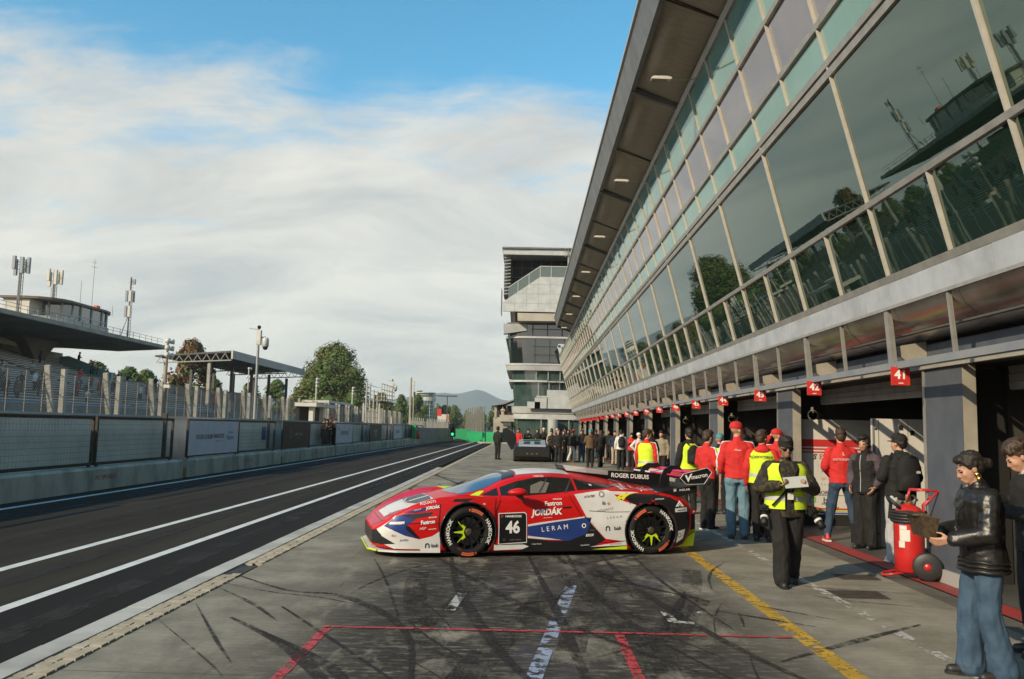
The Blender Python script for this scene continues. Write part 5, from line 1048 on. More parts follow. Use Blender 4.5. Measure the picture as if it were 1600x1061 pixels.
panel('side_window', [(.835, .797), (.84, .905), (.60, .985), (.36, 1.03), (.10, 1.048), (-.21, 1.03), (-.23, .872), (.10, .832), (.45, .803)], K_glass, off=.004); panel('side_window', [(1.10, .800), (.875, .90), (.868, .798), (.94, .793)], K_glass, off=.004); panel('side_window', [(-.25, 1.025), (-.45, .985), (-.70, .942), (-.90, .925), (-.68, .908), (-.50, .893), (-.26, .876)], K_glass, off=.004)
panel('door_seam', [(.855, .79), (.845, .79), (.93, .60), (.94, .17), (.95, .17), (.94, .61)], K_black, off=.005); panel('door_seam', [(-.10, .82), (-.11, .82), (-.30, .52), (-.29, .52)], K_black, off=.005)
for x in (.30, -.06): panel('roll_cage', [(x, .84), (x - .14, 1.02), (x - .165, 1.02), (x - .03, .84)], K_seat, off=.0055)
panel('seat', [(.42, .83), (.40, .93), (.24, .99), (.12, .97), (.20, .84)], mat('seat_beige', (.13, .12, .10), .7), off=.005); panel('window_vent', [(-.46, .935), (-.46, .955), (-.50, .95), (-.50, .93)], K_white, off=.006)
# --- number plate and lettering
panel('number_plate', [(.905, .578), (.53, .590), (.500, .56), (.497, .184), (.90, .168)], K_tw, off=.0055, both=False); panel('number_plate', [(.895, .568), (.535, .580), (.510, .555), (.507, .194), (.890, .178)], K_black, off=.0075, both=False)
letter('46', .70, .385, .165, K_tw, bold=.035, sq=.92, off=.010); letter('HANKOOK', .69, .535, .030, K_tw, bold=.03, sq=1.15, off=.010); letter('46', .70, .385, .165, K_tw, bold=.02, sq=.92, off=.0105); letter('SUPER TROFEO', .66, .225, .018, K_grey, off=.010); letter('O', .855, .535, .03, K_tr, bold=.05, off=.010); letter('V', .82, .225, .04, mat('print_gold', (.10, .08, .04), .5), bold=.04, off=.010)
T_ = [('Fastron', .118, .704, .062, K_tw, .05, .03, 0, 1.0), ('PETRONAS', .06, .762, .020, K_tw, .05, .02, 0, 1.0), ('JORDÁK', .215, .585, .085, K_tw, .045, .04, .15, 1.0), ('L E R A M', .10, .372, .068, K_tw, .10, .01, 0, 1.05), ('www.jordak.com', .20, .515, .014, K_tw, .06, 0, 0, 1),
      ('JORDÁK', 1.80, .655, .036, K_tw, .13, .04, .15, 1), ('Fastron', 1.862, .469, .052, K_tw, .10, .03, 0, .9), ('PETRONAS', 1.80, .530, .016, K_tw, .10, .02, 0, 1), ('MSP', 1.93, .385, .036, K_tw, .10, .04, .3, 1), ('Industries', 1.80, .382, .020, K_tw, .10, .01, 0, 1), ('bak', 1.76, .165, .052, K_tk, .03, .012, 0, 1), ('ibo', 2.295, .292, .034, K_tr, .05, .0, 0, 1), ('AUTEX', 2.16, .232, .026, K_blue, .06, .01, 0, 1), ('LERAM', 2.00, .625, .018, K_tw, .2, .02, 0, 1.4),
      ('ATATEK', -.40, .800, .030, K_tk, .10, .02, .3, 1.1), ('ib', -.605, .712, .052, K_tk, .06, .012, 0, 1), ('o', -.672, .712, .052, K_tr, .06, .012, 0, 1), ('AQUASYS', -.620, .622, .036, K_grey, .16, 0, .2, 1.15), ('LERAM', -.755, .520, .034, K_grey, .10, 0, 0, 1.9), ('bak', -.80, .372, .056, K_tk, .07, .01, 0, 1), ('QC SYSTEM', -.775, .158, .024, K_tr, .08, .02, 0, 1), ('ESOX', -.40, .275, .034, K_tw, .05, .03, .3, 1), ('Fitcom', -.44, .345, .02, K_grey, .05, 0, 0, 1), ('KASTRAND', -1.43, .77, .018, K_tw, .05, .02, 0, 1.2), ('MALAVOLTI', -.33, .142, .018, K_tw, .04, .03, .3, 1), ('STEREO SERVICE', .36, .165, .014, K_tw, .02, 0, 0, 1), ('HANKOOK', -1.765, .615, .022, K_tk, .05, .02, 0, .85), ('QC', 1.10, .70, .02, K_tw, .0, .03, 0, 1)]
panel('white_label', [(-1.66, .64), (-1.87, .655), (-1.87, .595), (-1.66, .59)], K_white, off=.006, both=False); panel('white_label', [(2.34, .462), (2.16, .476), (2.17, .44), (2.36, .43)], K_white, off=.006, both=False)
for s, x, z, h, M_, a, b, sh, sp_ in T_: letter(s, x, z, h, M_, ang=a, bold=b, shear=sh, spacing=sp_, off=.0085)
for cx, cz, r_, M_ in ((-.575, .832, .042, K_grey), (-.32, .405, .032, K_tw), (-1.735, .27, .035, K_grey)):
    P_ = [(cx + r_ * math.cos(R(30 * k)), cz + r_ * math.sin(R(30 * k))) for k in range(12)]; panel('round_emblem', P_, M_, off=.007, both=False); panel('round_emblem', [(cx + (x - cx) * .6, cz + (z - cz) * .6) for x, z in P_], K_white if M_ is K_grey else K_black, off=.0085, both=False)
def outline(cx, cz, w, M_, kind):
    if kind == 'bak': P_ = [(cx + w, cz), (cx + w, cz + w * 1.6), (cx + w * .5, cz + w * 2.2), (cx - w * .5, cz + w * 2.2), (cx - w, cz + w * 1.6), (cx - w, cz), (cx - w * .6, cz), (cx - w * .6, cz + w * 1.4), (cx, cz + w * 1.8), (cx + w * .6, cz + w * 1.4), (cx + w * .6, cz)]
    else: P_ = [(cx + w, cz), (cx, cz + w * 1.1), (cx - w, cz), (cx - w * .6, cz), (cx, cz + w * .66), (cx + w * .6, cz)]
    panel('logo', P_, M_, off=.0085, both=False)
outline(-.66, .335, .030, K_tk, 'bak'); outline(1.86, .135, .028, K_tk, 'bak'); outline(-1.745, .665, .075, K_tw, 'tri'); outline(-1.745, .665, .035, K_tw, 'tri'); outline(1.06, .60, .03, K_tw, 'tri')
panel('cat_logo', [(-.765, .775), (-.80, .80), (-.86, .835), (-.95, .845), (-1.06, .853), (-.98, .832), (-.93, .80), (-.90, .765), (-.875, .745), (-.87, .775), (-.83, .77), (-.81, .745), (-.79, .765)], K_ty, off=.0075, both=False); panel('cat_logo', [(-.83, .80), (-.87, .812), (-.87, .80)], K_tk, off=.009, both=False)
letter('ORDEX', .61, 0, .07, K_tw, 'top', bold=.02, off=.012, spacing=1.2);
letter('AQUASYS', 1.86, .715, .034, K_tw, ang=.18, spacing=1.1, off=.008); letter('HANKOOK', .25, 1.052, .022, K_tw, ang=.02, off=.007)
letter('BADAM', -.98, .915, .045, K_tw, ang=.05, bold=.03, off=.008); letter('8', -1.17, .893, .04, K_tw, bold=.03, off=.008); letter('Bianchi', -1.27, .888, .018, K_tw, off=.008); letter('G', -1.40, .875, .032, K_tw, bold=.03, off=.008); letter('Gilardoni', -1.50, .868, .016, K_tw, off=.008); letter('KINAMED', -1.40, .845, .016, K_tk, off=.008)
def seam(pts, w=.0045, side='side', both=True, M_=None):
    P = [Vector(q) for q in pts]; lo, hi = [], []
    for i, q in enumerate(P):
        d = (P[min(i + 1, len(P) - 1)] - P[max(i - 1, 0)]).normalized(); n = Vector((-d.y, d.x)) * w; lo.append(tuple(q - n)); hi.append(tuple(q + n))
    for i in range(len(P) - 1): panel('panel_gap', [lo[i], lo[i + 1], hi[i + 1], hi[i]], M_ or K_black, side, .0062, both)
seam([(1.70, .70), (1.72, .45), (1.705, .35)]); seam([(1.72, .45), (1.95, .46), (2.2, .44)], .003); seam([(.93, .775), (.955, .62), (.955, .20)]); seam([(-.985, .70), (-.99, .78), (-.93, .86)]); seam([(-1.55, .70), (-1.60, .80)]); seam([(.94, .165), (.2, .16), (-.36, .165), (-.93, .20)], .003)
seam([(2.40, .60), (1.62, .66), (1.50, .60)], .004, 'top', False); seam([(2.40, -.60), (1.62, -.66), (1.50, -.60)], .004, 'top', False); seam([(2.42, -.6), (2.44, 0), (2.42, .6)], .004, 'top', False); seam([(-.62, .52), (-1.75, .46)], .006, 'top', False); seam([(-.62, -.52), (-1.75, -.46)], .006, 'top', False)
for x in (-1.0, -1.15, -1.3, -1.45): seam([(x, .10), (x - .02, .42)], .02, 'top', False); seam([(x, -.10), (x - .02, -.42)], .02, 'top', False)
for x, y in ((2.3, .4), (2.3, -.4), (1.75, .5), (1.75, -.5)): panel('bonnet_pin', [(x + .016 * math.cos(R(60 * k)), y + .016 * math.sin(R(60 * k))) for k in range(6)], K_grey, 'top', .007, False)
panel('door_handle', [(-.02, .66), (-.14, .665), (-.14, .645), (-.02, .64)], K_black, off=.007)
# --- wheel arches, wheels, floor, splitter, diffuser
for s in (1, -1):
    for cx, r_ in ((1.315, .374), (-1.305, .384)):
        MB().lathe([(r_ + .004, s * .52), (r_ + .004, s * .955)], (cx, 0, .34), 'y', 40, cap=False, a0=-222, a1=42).build('arch_liner', K_seat, CAR, fix=False); MB().lathe([(0, s * .53), (r_, s * .53)], (cx, 0, .34), 'y', 30, cap=False, a0=-222, a1=42).build('arch_liner', K_seat, CAR, fix=False)
        pts = []
        for k in range(31):
            a = R(-42 + 264 * k / 30); p = (cx + (r_ + .006) * math.cos(a), .34 + (r_ + .006) * math.sin(a))
            if p[1] < .10: continue
            h = car_hit(p)[0]
            if h is not None: pts.append((h.x, s * (h.y + .002), h.z))
        MB().tube(pts, .013, 6).build('arch_lip', K_black, CAR, smooth=True)
for s_ in (1, -1):
    for x_ in (1.315, -1.305): MB().lathe([(.10, s_ * .0), (.185, s_ * .0), (.185, s_ * .03), (.10, s_ * .03)], (x_, s_ * .83, .337), 'y', 28).build('brake_disc', mat('disc_steel', (.16, .14, .12), .35, .8), CAR)
wheel(1.315, .805, .335, ((180, 2), (68, -92)), 180, steer=R(3)); wheel(-1.305, .805, .340, ((32, 212), (125, -52)), -90); wheel(1.315, -.805, .335, ((), ()), 0); wheel(-1.305, -.805, .340, ((), ()), 0)
MB().prism([(2.58, -.58), (2.58, .58), (2.48, .80), (2.26, .93), (1.69, .985), (1.69, .80), (1.69, -.985), (2.26, -.93), (2.48, -.80)], .075, .098, 'z').build('splitter', K_white, CAR); MB().prism([(1.69, -.9), (1.69, .9), (-1.69, .9), (-1.69, -.9)], .055, .074, 'z').build('floor_plate', K_carbon, CAR)
MB().tube([(2.60, -.56, .085), (2.60, .56, .085), (2.50, .80, .09)], .012, 6).build('lime_edge', K_green, CAR)
MB().prism([(-1.70, .07), (-2.05, .30), (-2.05, .55), (-1.95, .55), (-1.70, .3)], -.80, .80, 'y').build('rear_bumper', K_black, CAR); MB().prism([(-1.74, .08), (-2.02, .10), (-2.06, .34), (-1.9, .30)], .78, .80, 'y').build('diffuser_fin', K_green, CAR)
# --- mirror
for s in (1, -1):
    q = MB().sphere((0, 0, 0), (.15, .075, .06), 16, 10); q.v = [(x * (1 if x > 0 else .8), y, z * (1 - .25 * (x > 0) * x / .15) if z > 0 else z * .75) for x, y, z in q.v]; o = q.build('mirror', K_red, CAR, smooth=True); o.location = (.66, s * 1.06, .865); o.rotation_euler = (0, 0, R(-8 * s)); MB().prism([(.10, -.01), (-.03, .0), (-.10, -.10), (-.05, -.11)], s * -.14, s * .01, 'y').build('mirror_arm', K_black, o)
# --- roof scoop, fin, ducktail, swan-neck wing
q = MB(); q.add([(-.28, -.23, 1.105), (-.28, .23, 1.105), (-.22, .21, 1.20), (-.22, -.21, 1.20), (-.60, -.16, 1.06), (-.60, .16, 1.06), (-.60, .15, 1.165), (-.60, -.15, 1.165), (-1.0, -.02, .99), (-1.0, .02, .99), (-1.0, .02, 1.115), (-1.0, -.02, 1.115)],
      [(2, 3, 7, 6), (6, 7, 11, 10)], 0); q.add(q.v[:], [(0, 1, 2, 3)], 1); q.add(q.v[:12], [(1, 5, 6, 2), (5, 9, 10, 6), (0, 3, 7, 4), (4, 7, 11, 8)], 0); [q.add([(-.275, s * .232, 1.10), (-.60, s * .164, 1.055), (-1.0, s * .028, .985), (-1.0, s * .028, 1.05), (-.60, s * .163, 1.09), (-.262, s * .232, 1.125)], [(0, 1, 4, 5), (1, 2, 3, 4)], 1) for s in (1, -1)]; q.build('roof_scoop', [K_white, K_black], CAR)
MB().prism([(-.86, 1.122), (-1.80, 1.090), (-1.95, 1.02), (-1.98, .86), (-1.5, .90), (-.86, 1.02)], -.012, .012, 'y').build('shark_fin', K_black, CAR); text_obj('lettering', 'ROGER DUBUIS', K_tw, .088, CAR, (-1.36, .0135, 1.035), right=(-1, 0, -.045), up=(0, 0, 1), bold=.025); text_obj('lettering', 'JP', K_tk, .07, CAR, (-.62, .0, 1.172), right=(-1, 0, -.15), up=(0, -1, 0), shear=.3)
MB().prism([(-1.45, .855), (-1.72, .905), (-2.06, .962), (-2.04, .86), (-1.80, .80), (-1.5, .82)], -.83, .83, 'y').build('ducktail', K_black, CAR); text_obj('lettering', 'HOLAR', K_tw, .042, CAR, (-1.87, .8325, .895), right=(-1, 0, .08), bold=.02, spacing=1.3); text_obj('lettering', 'H', K_tw, .055, CAR, (-1.72, .8325, .885), right=(-1, 0, .08), bold=.04)
def aero(x0, x1, z0, z1, t, y0, y1, M_, name):
    n = 8; up = []; lo = []
    for k in range(n + 1):
        u = k / n; x = x0 + (x1 - x0) * u; z = z0 + (z1 - z0) * u - .045 * math.sin(math.pi * u); th = t * math.sin(math.pi * min(1, .12 + u * .88)) ** .7; up.append((x, z + th * .5)); lo.append((x, z - th * .5))
    return MB().prism(up + lo[::-1], y0, y1, 'y').build(name, M_, CAR)
aero(-1.78, -2.10, 1.095, 1.12, .045, -.20, .865, K_sheen, 'rear_wing'); aero(-1.78, -2.10, 1.095, 1.12, .045, -.865, -.203, K_white, 'rear_wing'); aero(-2.07, -2.22, 1.125, 1.155, .02, -.865, .865, K_sheen, 'wing_flap')  # wing red carries the sky's reflection in its colour
for s in (1, -1):
    MB().prism([(-1.775, 1.062), (-1.83, 1.125), (-2.20, 1.215), (-2.27, 1.15), (-2.15, .985), (-1.87, .975)], s * .868, s * .888, 'y').build('endplate', K_black, CAR); MB().prism([(-1.41, .86), (-1.46, .88), (-1.6, 1.10), (-1.70, 1.20), (-1.82, 1.235), (-1.98, 1.22), (-2.02, 1.165), (-1.90, 1.19), (-1.80, 1.185), (-1.74, 1.14), (-1.70, 1.05), (-1.62, .86)][0:0] or [(-1.66, .87), (-1.68, 1.05), (-1.74, 1.17), (-1.84, 1.225), (-1.98, 1.215), (-2.04, 1.15), (-1.95, 1.165), (-1.87, 1.16), (-1.82, 1.08), (-1.82, .87)], s * .40, s * .425, 'y').build('swan_neck', K_black, CAR)
P_ = [(-1.775, 1.062), (-1.83, 1.125), (-2.20, 1.215), (-2.27, 1.15), (-2.15, .985), (-1.87, .975)]
for a, b in zip(P_, P_[1:] + P_[:1]): MB().bar((a[0], .8895, a[1]), (b[0], .8895, b[1]), .010, .004).build('endplate_edge', K_tw, CAR)
text_obj('lettering', 'macron', K_tw, .085, CAR, (-2.075, .8905, 1.095), right=(-1, 0, .17), bold=.02); MB().add([(-1.845, .8905, 1.105), (-1.875, .8905, 1.112), (-1.895, .8905, 1.06), (-1.935, .8905, 1.125), (-1.965, .8905, 1.132), (-1.90, .8905, 1.005)], [(0, 1, 2, 5), (2, 3, 4, 5)]).build('wing_logo', K_tw, CAR)

# ------------------------------------------------------------------ second car, seen from behind, with its door up
C2 = thing('second_race_car', 'black race car with silver deck seen from behind, left door swung up', 'race car', (.40, 46.3, 0), R(90)); body2 = bpy.data.meshes.new_from_object(bpy.data.objects['bodywork']); body2.materials.clear(); body2.materials.append(K_black); link('bodywork', body2, C2)
K_sil = carpaint('car_silver', (.30, .33, .38)); M_lg = mat('light_green_strip', (.03, .5, .12), .4)
def c2p(name, vs, fs, M_): return MB().add(vs, fs).build(name, M_, C2)
MB().prism([(-.62, 1.14), (-1.95, .89), (-1.98, .80), (-.62, 1.0)], -.70, .70, 'y').build('rear_deck', K_sil, C2)
for s in (1, -1):
    MB().add([(-1.80, s * .12, .932), (-1.75, s * .46, .942), (-1.15, s * .40, 1.055), (-1.10, s * .10, 1.064)], [(0, 1, 2, 3)]).build('deck_vent', K_black, C2); MB().box(-2.0, -1.96, s * .12, s * .72, .60, .625).build('tail_light_line', M_lg, C2)
MB().prism([(-1.7, .10), (-2.0, .30), (-2.03, .72), (-1.96, .78), (-1.7, .7)], -.90, .90, 'y').build('rear_bumper', K_carbon, C2); MB().box(-.62, -.5, -.55, .55, 1.09, 1.15).build('green_roof_edge', M_lg, C2); MB().add([(-.70, -.45, 1.132), (-.70, .45, 1.132), (-.95, .5, 1.084), (-.95, -.5, 1.084)], [(0, 1, 2, 3)]).build('rear_screen', K_glass, C2)
for y in (.82, -.82):
    for x in (1.315, -1.305): MB().lathe([(.2, -.15), (.31, -.15), (.335, -.1), (.335, .1), (.31, .15), (.2, .15)], (x, y, .335), 'y', 24).build('wheel', K_tyre, C2)
MB().prism([(.85, .95), (1.0, .60), (1.12, .55), (1.62, 1.35), (1.60, 1.70), (1.35, 1.76), (.95, 1.45)], .15, .30, 'x').build('open_door', K_black, C2); MB().bar((.3, .85, 1.0), (.3, 1.0, 2.0), .05).build('door_strut', K_black, C2)
for y in (-.25, 0, .25): MB().box(-2.045, -2.03, y - .03, y + .03, .42, .45).build('rear_lettering', mat('lamp_amber', (.5, .35, .08), .5), C2)
# ------------------------------------------------------------------ people
def remeshed(mb, name, vox, smooth=2):
    """fuse overlapping solids into one continuous skin"""
    me = bpy.data.meshes.new(name); me.from_pydata([tuple(v) for v in mb.v], [], mb.f)
    bm = bmesh.new(); bm.from_mesh(me); bmesh.ops.recalc_face_normals(bm, faces=bm.faces); bm.to_mesh(me); bm.free()
    o = bpy.data.objects.new(name, me); col.objects.link(o); m = o.modifiers.new('r', 'REMESH'); m.mode = 'VOXEL'; m.voxel_size = vox; m.adaptivity = 0
    if smooth: s = o.modifiers.new('s', 'SMOOTH'); s.iterations = smooth; s.factor = .5
    bpy.context.view_layer.update(); r = bpy.data.meshes.new_from_object(o.evaluated_get(bpy.context.evaluated_depsgraph_get())); bpy.data.objects.remove(o); bpy.data.meshes.remove(me)
    r.polygons.foreach_set('use_smooth', [True] * len(r.polygons)); return r
def caps(mb, a, b, ra, rb, n=10):
    a, b = Vector(a), Vector(b)
    mb.tube([a, b], [ra, rb], n); mb.sphere(a, ra * 1.0, n, 6); mb.sphere(b, rb * 1.0, n, 6)
def rings(mb, R_, n=16):
    """R_ = [(x, y, z, rx, ry)] closed loft"""
    vs = [(x + rx * math.cos(2 * math.pi * j / n), y + ry * math.sin(2 * math.pi * j / n), z) for x, y, z, rx, ry in R_ for j in range(n)]; k = len(R_)
    mb.add(vs, [(i * n + j, i * n + (j + 1) % n, (i + 1) * n + (j + 1) % n, (i + 1) * n + j) for i in range(k - 1) for j in range(n)] + [tuple(range(n))[::-1], tuple(range((k - 1) * n, k * n))])
S_skin = mat('skin', (.48, .27, .18), .55, c2=(.40, .21, .14), ns=20); S_skin2 = mat('skin_tan', (.30, .17, .105), .55, c2=(.24, .13, .08), ns=20); S_eye = mat('eye_dark', (.02, .015, .012), .2); S_lip = mat('lip', (.36, .16, .115), .5)
def cloth(n, c, c2=None, ns=9, r=.85, b=.35): return mat(n, c, r, c2=c2 or tuple(q * .7 for q in c), ns=ns, bump=b, bs=38, bdist=.006)
W = dict(black=cloth('black_cloth', (.009, .0085, .0085)), red=cloth('red_jersey', (.56, .022, .020), (.47, .018, .016)), white=cloth('white_cloth', (.66, .65, .62), (.55, .54, .52)), jeans=cloth('blue_denim', (.026, .055, .095), (.050, .092, .145), 6), jeans_light=cloth('light_denim', (.095, .175, .235), (.14, .235, .295), 5), jeans_dark=cloth('dark_denim', (.018, .036, .070), (.030, .055, .095), 5), grey=cloth('grey_fleece', (.42, .42, .42), (.34, .34, .34)), charcoal=cloth('charcoal_cloth', (.010, .009, .0085)), hivis=cloth('hi_vis_yellow', (.62, .80, .03), (.54, .70, .025)), brown=cloth('brown_cloth', (.13, .075, .035)), purple=cloth('purple_grey_cloth', (.085, .06, .075)), navy=cloth('navy_cloth', (.02, .03, .06)), khaki=cloth('khaki_cloth', (.30, .26, .18)), beige=cloth('beige_cloth', (.45, .38, .28)),
         leather=mat('black_leather', (.009, .008, .0075), .38, c2=(.016, .014, .013), ns=10, bump=.4, bs=30, bdist=.008), camo=mat('camo_cloth', (.055, .038, .016), .85, c2=(.012, .012, .009), ns=17, lo=.46, hi=.50, bump=.3, bs=40), band=mat('reflective_band', (.48, .49, .48), .35, .2), shoe=mat('shoe_black', (.02, .019, .018), .5), shoe_white=mat('shoe_white', (.62, .61, .58), .5), shoe_red=mat('shoe_red', (.5, .04, .04), .5), hair=mat('hair_dark', (.010, .007, .005), .62, c2=(.020, .013, .009), ns=60, stretch=(1, 1, .2), bump=.6, bs=90), hair_brown=mat('hair_brown', (.030, .017, .010), .62, c2=(.055, .032, .017), ns=60, stretch=(1, 1, .2)), hair_grey=mat('hair_grey', (.22, .2, .18), .6), gold=mat('gold_metal', (.75, .50, .16), .25, 1.), teal=cloth('teal_cloth', (.08, .30, .36)))
W['camo'].node_tree.nodes['Principled BSDF'].inputs['Roughness'].default_value = .85
class Pose:
    """standing skeleton in metres facing +Y; arms: name or explicit (elbow, wrist)"""
    ARM = {'down': ((.245, -.03, 1.15), (.255, .05, .91)), 'hold': ((.245, .00, 1.16), (.085, .27, 1.17)), 'phone': ((.235, .02, 1.17), (.06, .25, 1.27)), 'pocket': ((.275, -.07, 1.16), (.205, .07, .96)), 'crossed': ((.24, .06, 1.18), (-.10, .20, 1.20)), 'hips': ((.34, -.07, 1.18), (.19, .03, 1.0)), 'face': ((.23, .17, 1.28), (.05, .17, 1.50)), 'back': ((.25, -.10, 1.16), (.09, -.17, 1.0)), 'raise': ((.33, .12, 1.38), (.20, .22, 1.60)), 'front_low': ((.25, .0, 1.15), (.10, .20, 1.0))}
    def __init__(s, H=1.75, arms=('down', 'down'), lean=0., stance=.0, step=.0, head_pitch=0., head_yaw=0., wide=1., bend=0.):
        s.H, s.k, s.lean, s.hp, s.hy, s.wide = H, H / 1.75, lean, R(head_pitch), R(head_yaw), wide
        def up(p):
            p = Vector(p)
            if p.z > .95: p.y += lean * (p.z - .95)
            return p
        s.up = up; w = wide; s.hip = [Vector((sd * .092 * w, 0, .90)) for sd in (-1, 1)]
        s.ank = [Vector((sd * (.095 + stance), sd * step * .5, .085)) for sd in (-1, 1)]
        s.knee = [(s.hip[i] + s.ank[i]) * .5 + Vector((0, .025 + .10 * abs(step), .03)) for i in (0, 1)]
        s.sh = [up((sd * .174 * w, -.01, 1.385)) for sd in (-1, 1)]; s.el, s.wr = [], []
        for i, sd in enumerate((-1, 1)):
            a = s.ARM[arms[i]] if isinstance(arms[i], str) else arms[i]; e, q = a; s.el.append(up((sd * e[0] * (w if e[0] > .2 else 1), e[1], e[2]))); s.wr.append(up((sd * q[0], q[1], q[2])))
        s.arms = arms; s.neck = up((0, -.015, 1.46)); s.head = up((0, .02 + .07 * math.sin(s.hp), 1.625 - .035 * (1 - math.cos(s.hp)) - .012 * math.sin(s.hp)))
        s.HM = Matrix.Translation(s.head) @ Matrix.Rotation(s.hy, 4, 'Z') @ Matrix.Rotation(-s.hp, 4, 'X')
    def torso(s, inf=0., z0=.86, z1=1.49):
        w = s.wide; T = [(.84, .158, .112), (.92, .165, .115), (1.0, .158, .108), (1.08, .15, .103), (1.2, .163, .112), (1.30, .178, .118), (1.37, .170, .108), (1.42, .13, .092), (1.455, .085, .075), (1.49, .062, .062)]; out = []
        zs = [z0] + [t[0] for t in T if z0 < t[0] < z1] + [z1]
        for z in zs:
            rx = float(np.interp(z, [t[0] for t in T], [t[1] for t in T])) * w; ry = float(np.interp(z, [t[0] for t in T], [t[2] for t in T])) * w; c = s.up((0, -.005, z)); out.append((c.x, c.y, z, rx + inf, ry + inf))
        return out
def hand_prims(mb, wr, el, side, palm, curl, k=1.):
    d = (wr - el).normalized(); n = Vector(palm); n = (n - d * n.dot(d)).normalized(); sd = d.cross(n) * side
    # thumb side
    p0 = wr + d * .01
    for t in (-.022, 0, .022): caps(mb, p0 + sd * t * .6, p0 + d * .085 + sd * t * 1.15, .017, .014, 8)
    for i, (o, L) in enumerate(((.031, .070), (.0105, .080), (-.0105, .074), (-.030, .057))):
        b = p0 + d * .088 + sd * o; a1 = curl * .8; m = b + (d * math.cos(a1) + n * math.sin(a1)) * L * .52; a2 = curl * 1.9; e = m + (d * math.cos(a2) + n * math.sin(a2)) * L * .5
        caps(mb, b, m, .0098, .0090, 7); caps(mb, m, e, .0090, .0078, 7)
    t0 = p0 + d * .02 + sd * .030; t1 = t0 + (d * .62 + sd * .62 + n * .35).normalized() * .045; t2 = t1 + (d * .85 + sd * .15 + n * .45).normalized() * .036; caps(mb, t0, t1, .0125, .0105, 7); caps(mb, t1, t2, .0105, .0088, 7)
def head_prims(mb, M):
    def S(c, r):
        q = MB().sphere((0, 0, 0), r, 14, 10); mb.add([M @ (Vector(v) + Vector(c)) for v in q.v], q.f)
    def C(a, b, ra, rb): caps(mb, M @ Vector(a), M @ Vector(b), ra, rb, 8)
    S((0, -.018, .035), (.076, .096, .090)); S((0, .02, -.03), (.062, .075, .085)); S((0, .048, -.085), (.040, .042, .030)); S((0, .082, .012), (.052, .014, .012)); S((-.034, .060, -.030), (.022, .020, .022)); S((.034, .060, -.030), (.022, .020, .022))
    C((0, .088, .002), (0, .105, -.034), .009, .012); S((-.012, .094, -.039), (.009, .011, .008)); S((.012, .094, -.039), (.009, .011, .008)); S((0, .088, -.064), (.024, .011, .006)); S((0, .086, -.075), (.021, .011, .007))
    for x in (-1, 1): S((x * .078, -.008, -.010), (.010, .022, .032)); S((x * .031, .074, -.004), (.013, .012, .009))
def build_person(label, loc, face, p, wear, vox=.014, group=None, skin=None, fingers=False, cat='person', curl=(.35, .35), palms=None):
    """face: heading in degrees, 0 looks away from the camera (+Y), 90 to the left"""
    skin = skin or S_skin; t = thing('person', label, cat, loc, R(face), group); t.scale = (p.k,) * 3
    b = MB(); rings(b, p.torso(-.012)); caps(b, p.neck - Vector((0, 0, .04)), p.HM @ Vector((0, -.01, -.06)), .062, .052)
    head_prims(b, p.HM)
    palms = palms or [None, None]
    for i, sd in enumerate((-1, 1)):
        caps(b, p.hip[i], p.knee[i], .078, .052); caps(b, p.knee[i], p.ank[i], .052, .036); caps(b, p.ank[i] - Vector((0, .01, .03)), p.ank[i] + Vector((0, .07, -.05)), .03, .022)
        caps(b, p.sh[i], p.el[i], .046, .037); caps(b, p.el[i], p.wr[i], .037, .026); caps(b, p.sh[i], p.up((0, -.01, 1.39)), .046, .07)
        pm = palms[i] or ((-sd, .15, 0) if p.arms[i] in ('down', 'pocket', 'hips') else (0, -.2, 1))
        if fingers: hand_prims(b, p.wr[i], p.el[i], sd * (1 if p.arms[i] not in ('down',) else -1) * (-1 if p.arms[i] in ('down',) else 1), pm, curl[i])
        else:
            d = (p.wr[i] - p.el[i]).normalized(); caps(b, p.wr[i], p.wr[i] + d * .09, .028, .024, 8); caps(b, p.wr[i] + d * .09, p.wr[i] + d * .155 + Vector(pm).normalized() * .02, .024, .016, 8); caps(b, p.wr[i] + d * .03, p.wr[i] + d * .08 + Vector((-sd * .03, .03, .01)), .014, .011, 8)
    me = remeshed(b, 'body', vox, 2 if vox < .012 else 1)
    for M_ in (skin, S_eye, S_lip): me.materials.append(M_)
    if vox < .016:
        co = np.empty(len(me.vertices) * 3); me.vertices.foreach_get('co', co); co = co.reshape(-1, 3); inv = np.array(p.HM.inverted()); q = co @ inv[:3, :3].T + inv[:3, 3]; mi = []
        for f in me.polygons:
            c = q[list(f.vertices)].mean(0); m_ = 0
            if c[1] > .066:
                if abs(abs(c[0]) - .031) < .011 and abs(c[2] + .004) < .006: m_ = 1
                elif abs(c[0]) < .017 and -.079 < c[2] < -.062: m_ = 2
                elif abs(abs(c[0]) - .033) < .02 and .012 < c[2] < .020 and c[1] > .078: m_ = 1
            mi.append(m_)
        me.polygons.foreach_set('material_index', mi)
    link('body', me, t)
    t['_'] = 0; del t['_']
    for w in wear: w(t, p, vox)
    return t
def wrinkle(me, amp, sc=9., seed=0, zs=1.5):
    co = [v.co.copy() for v in me.vertices]; no = [v.normal.copy() for v in me.vertices]
    z0 = min((c.z for c in co), default=0)
    for v, c, n in zip(me.vertices, co, no): v.co = c + n * (amp * min(1, max(0., (c.z - z0 - .02) / .08)) * 1.35 * (noise.noise(Vector((c.x * sc + seed, c.y * sc, c.z * sc * zs))) + .6 * noise.noise(Vector((c.x * sc * 2.3, c.y * sc * 2.3 + seed, c.z * sc * zs * 2.1)))))
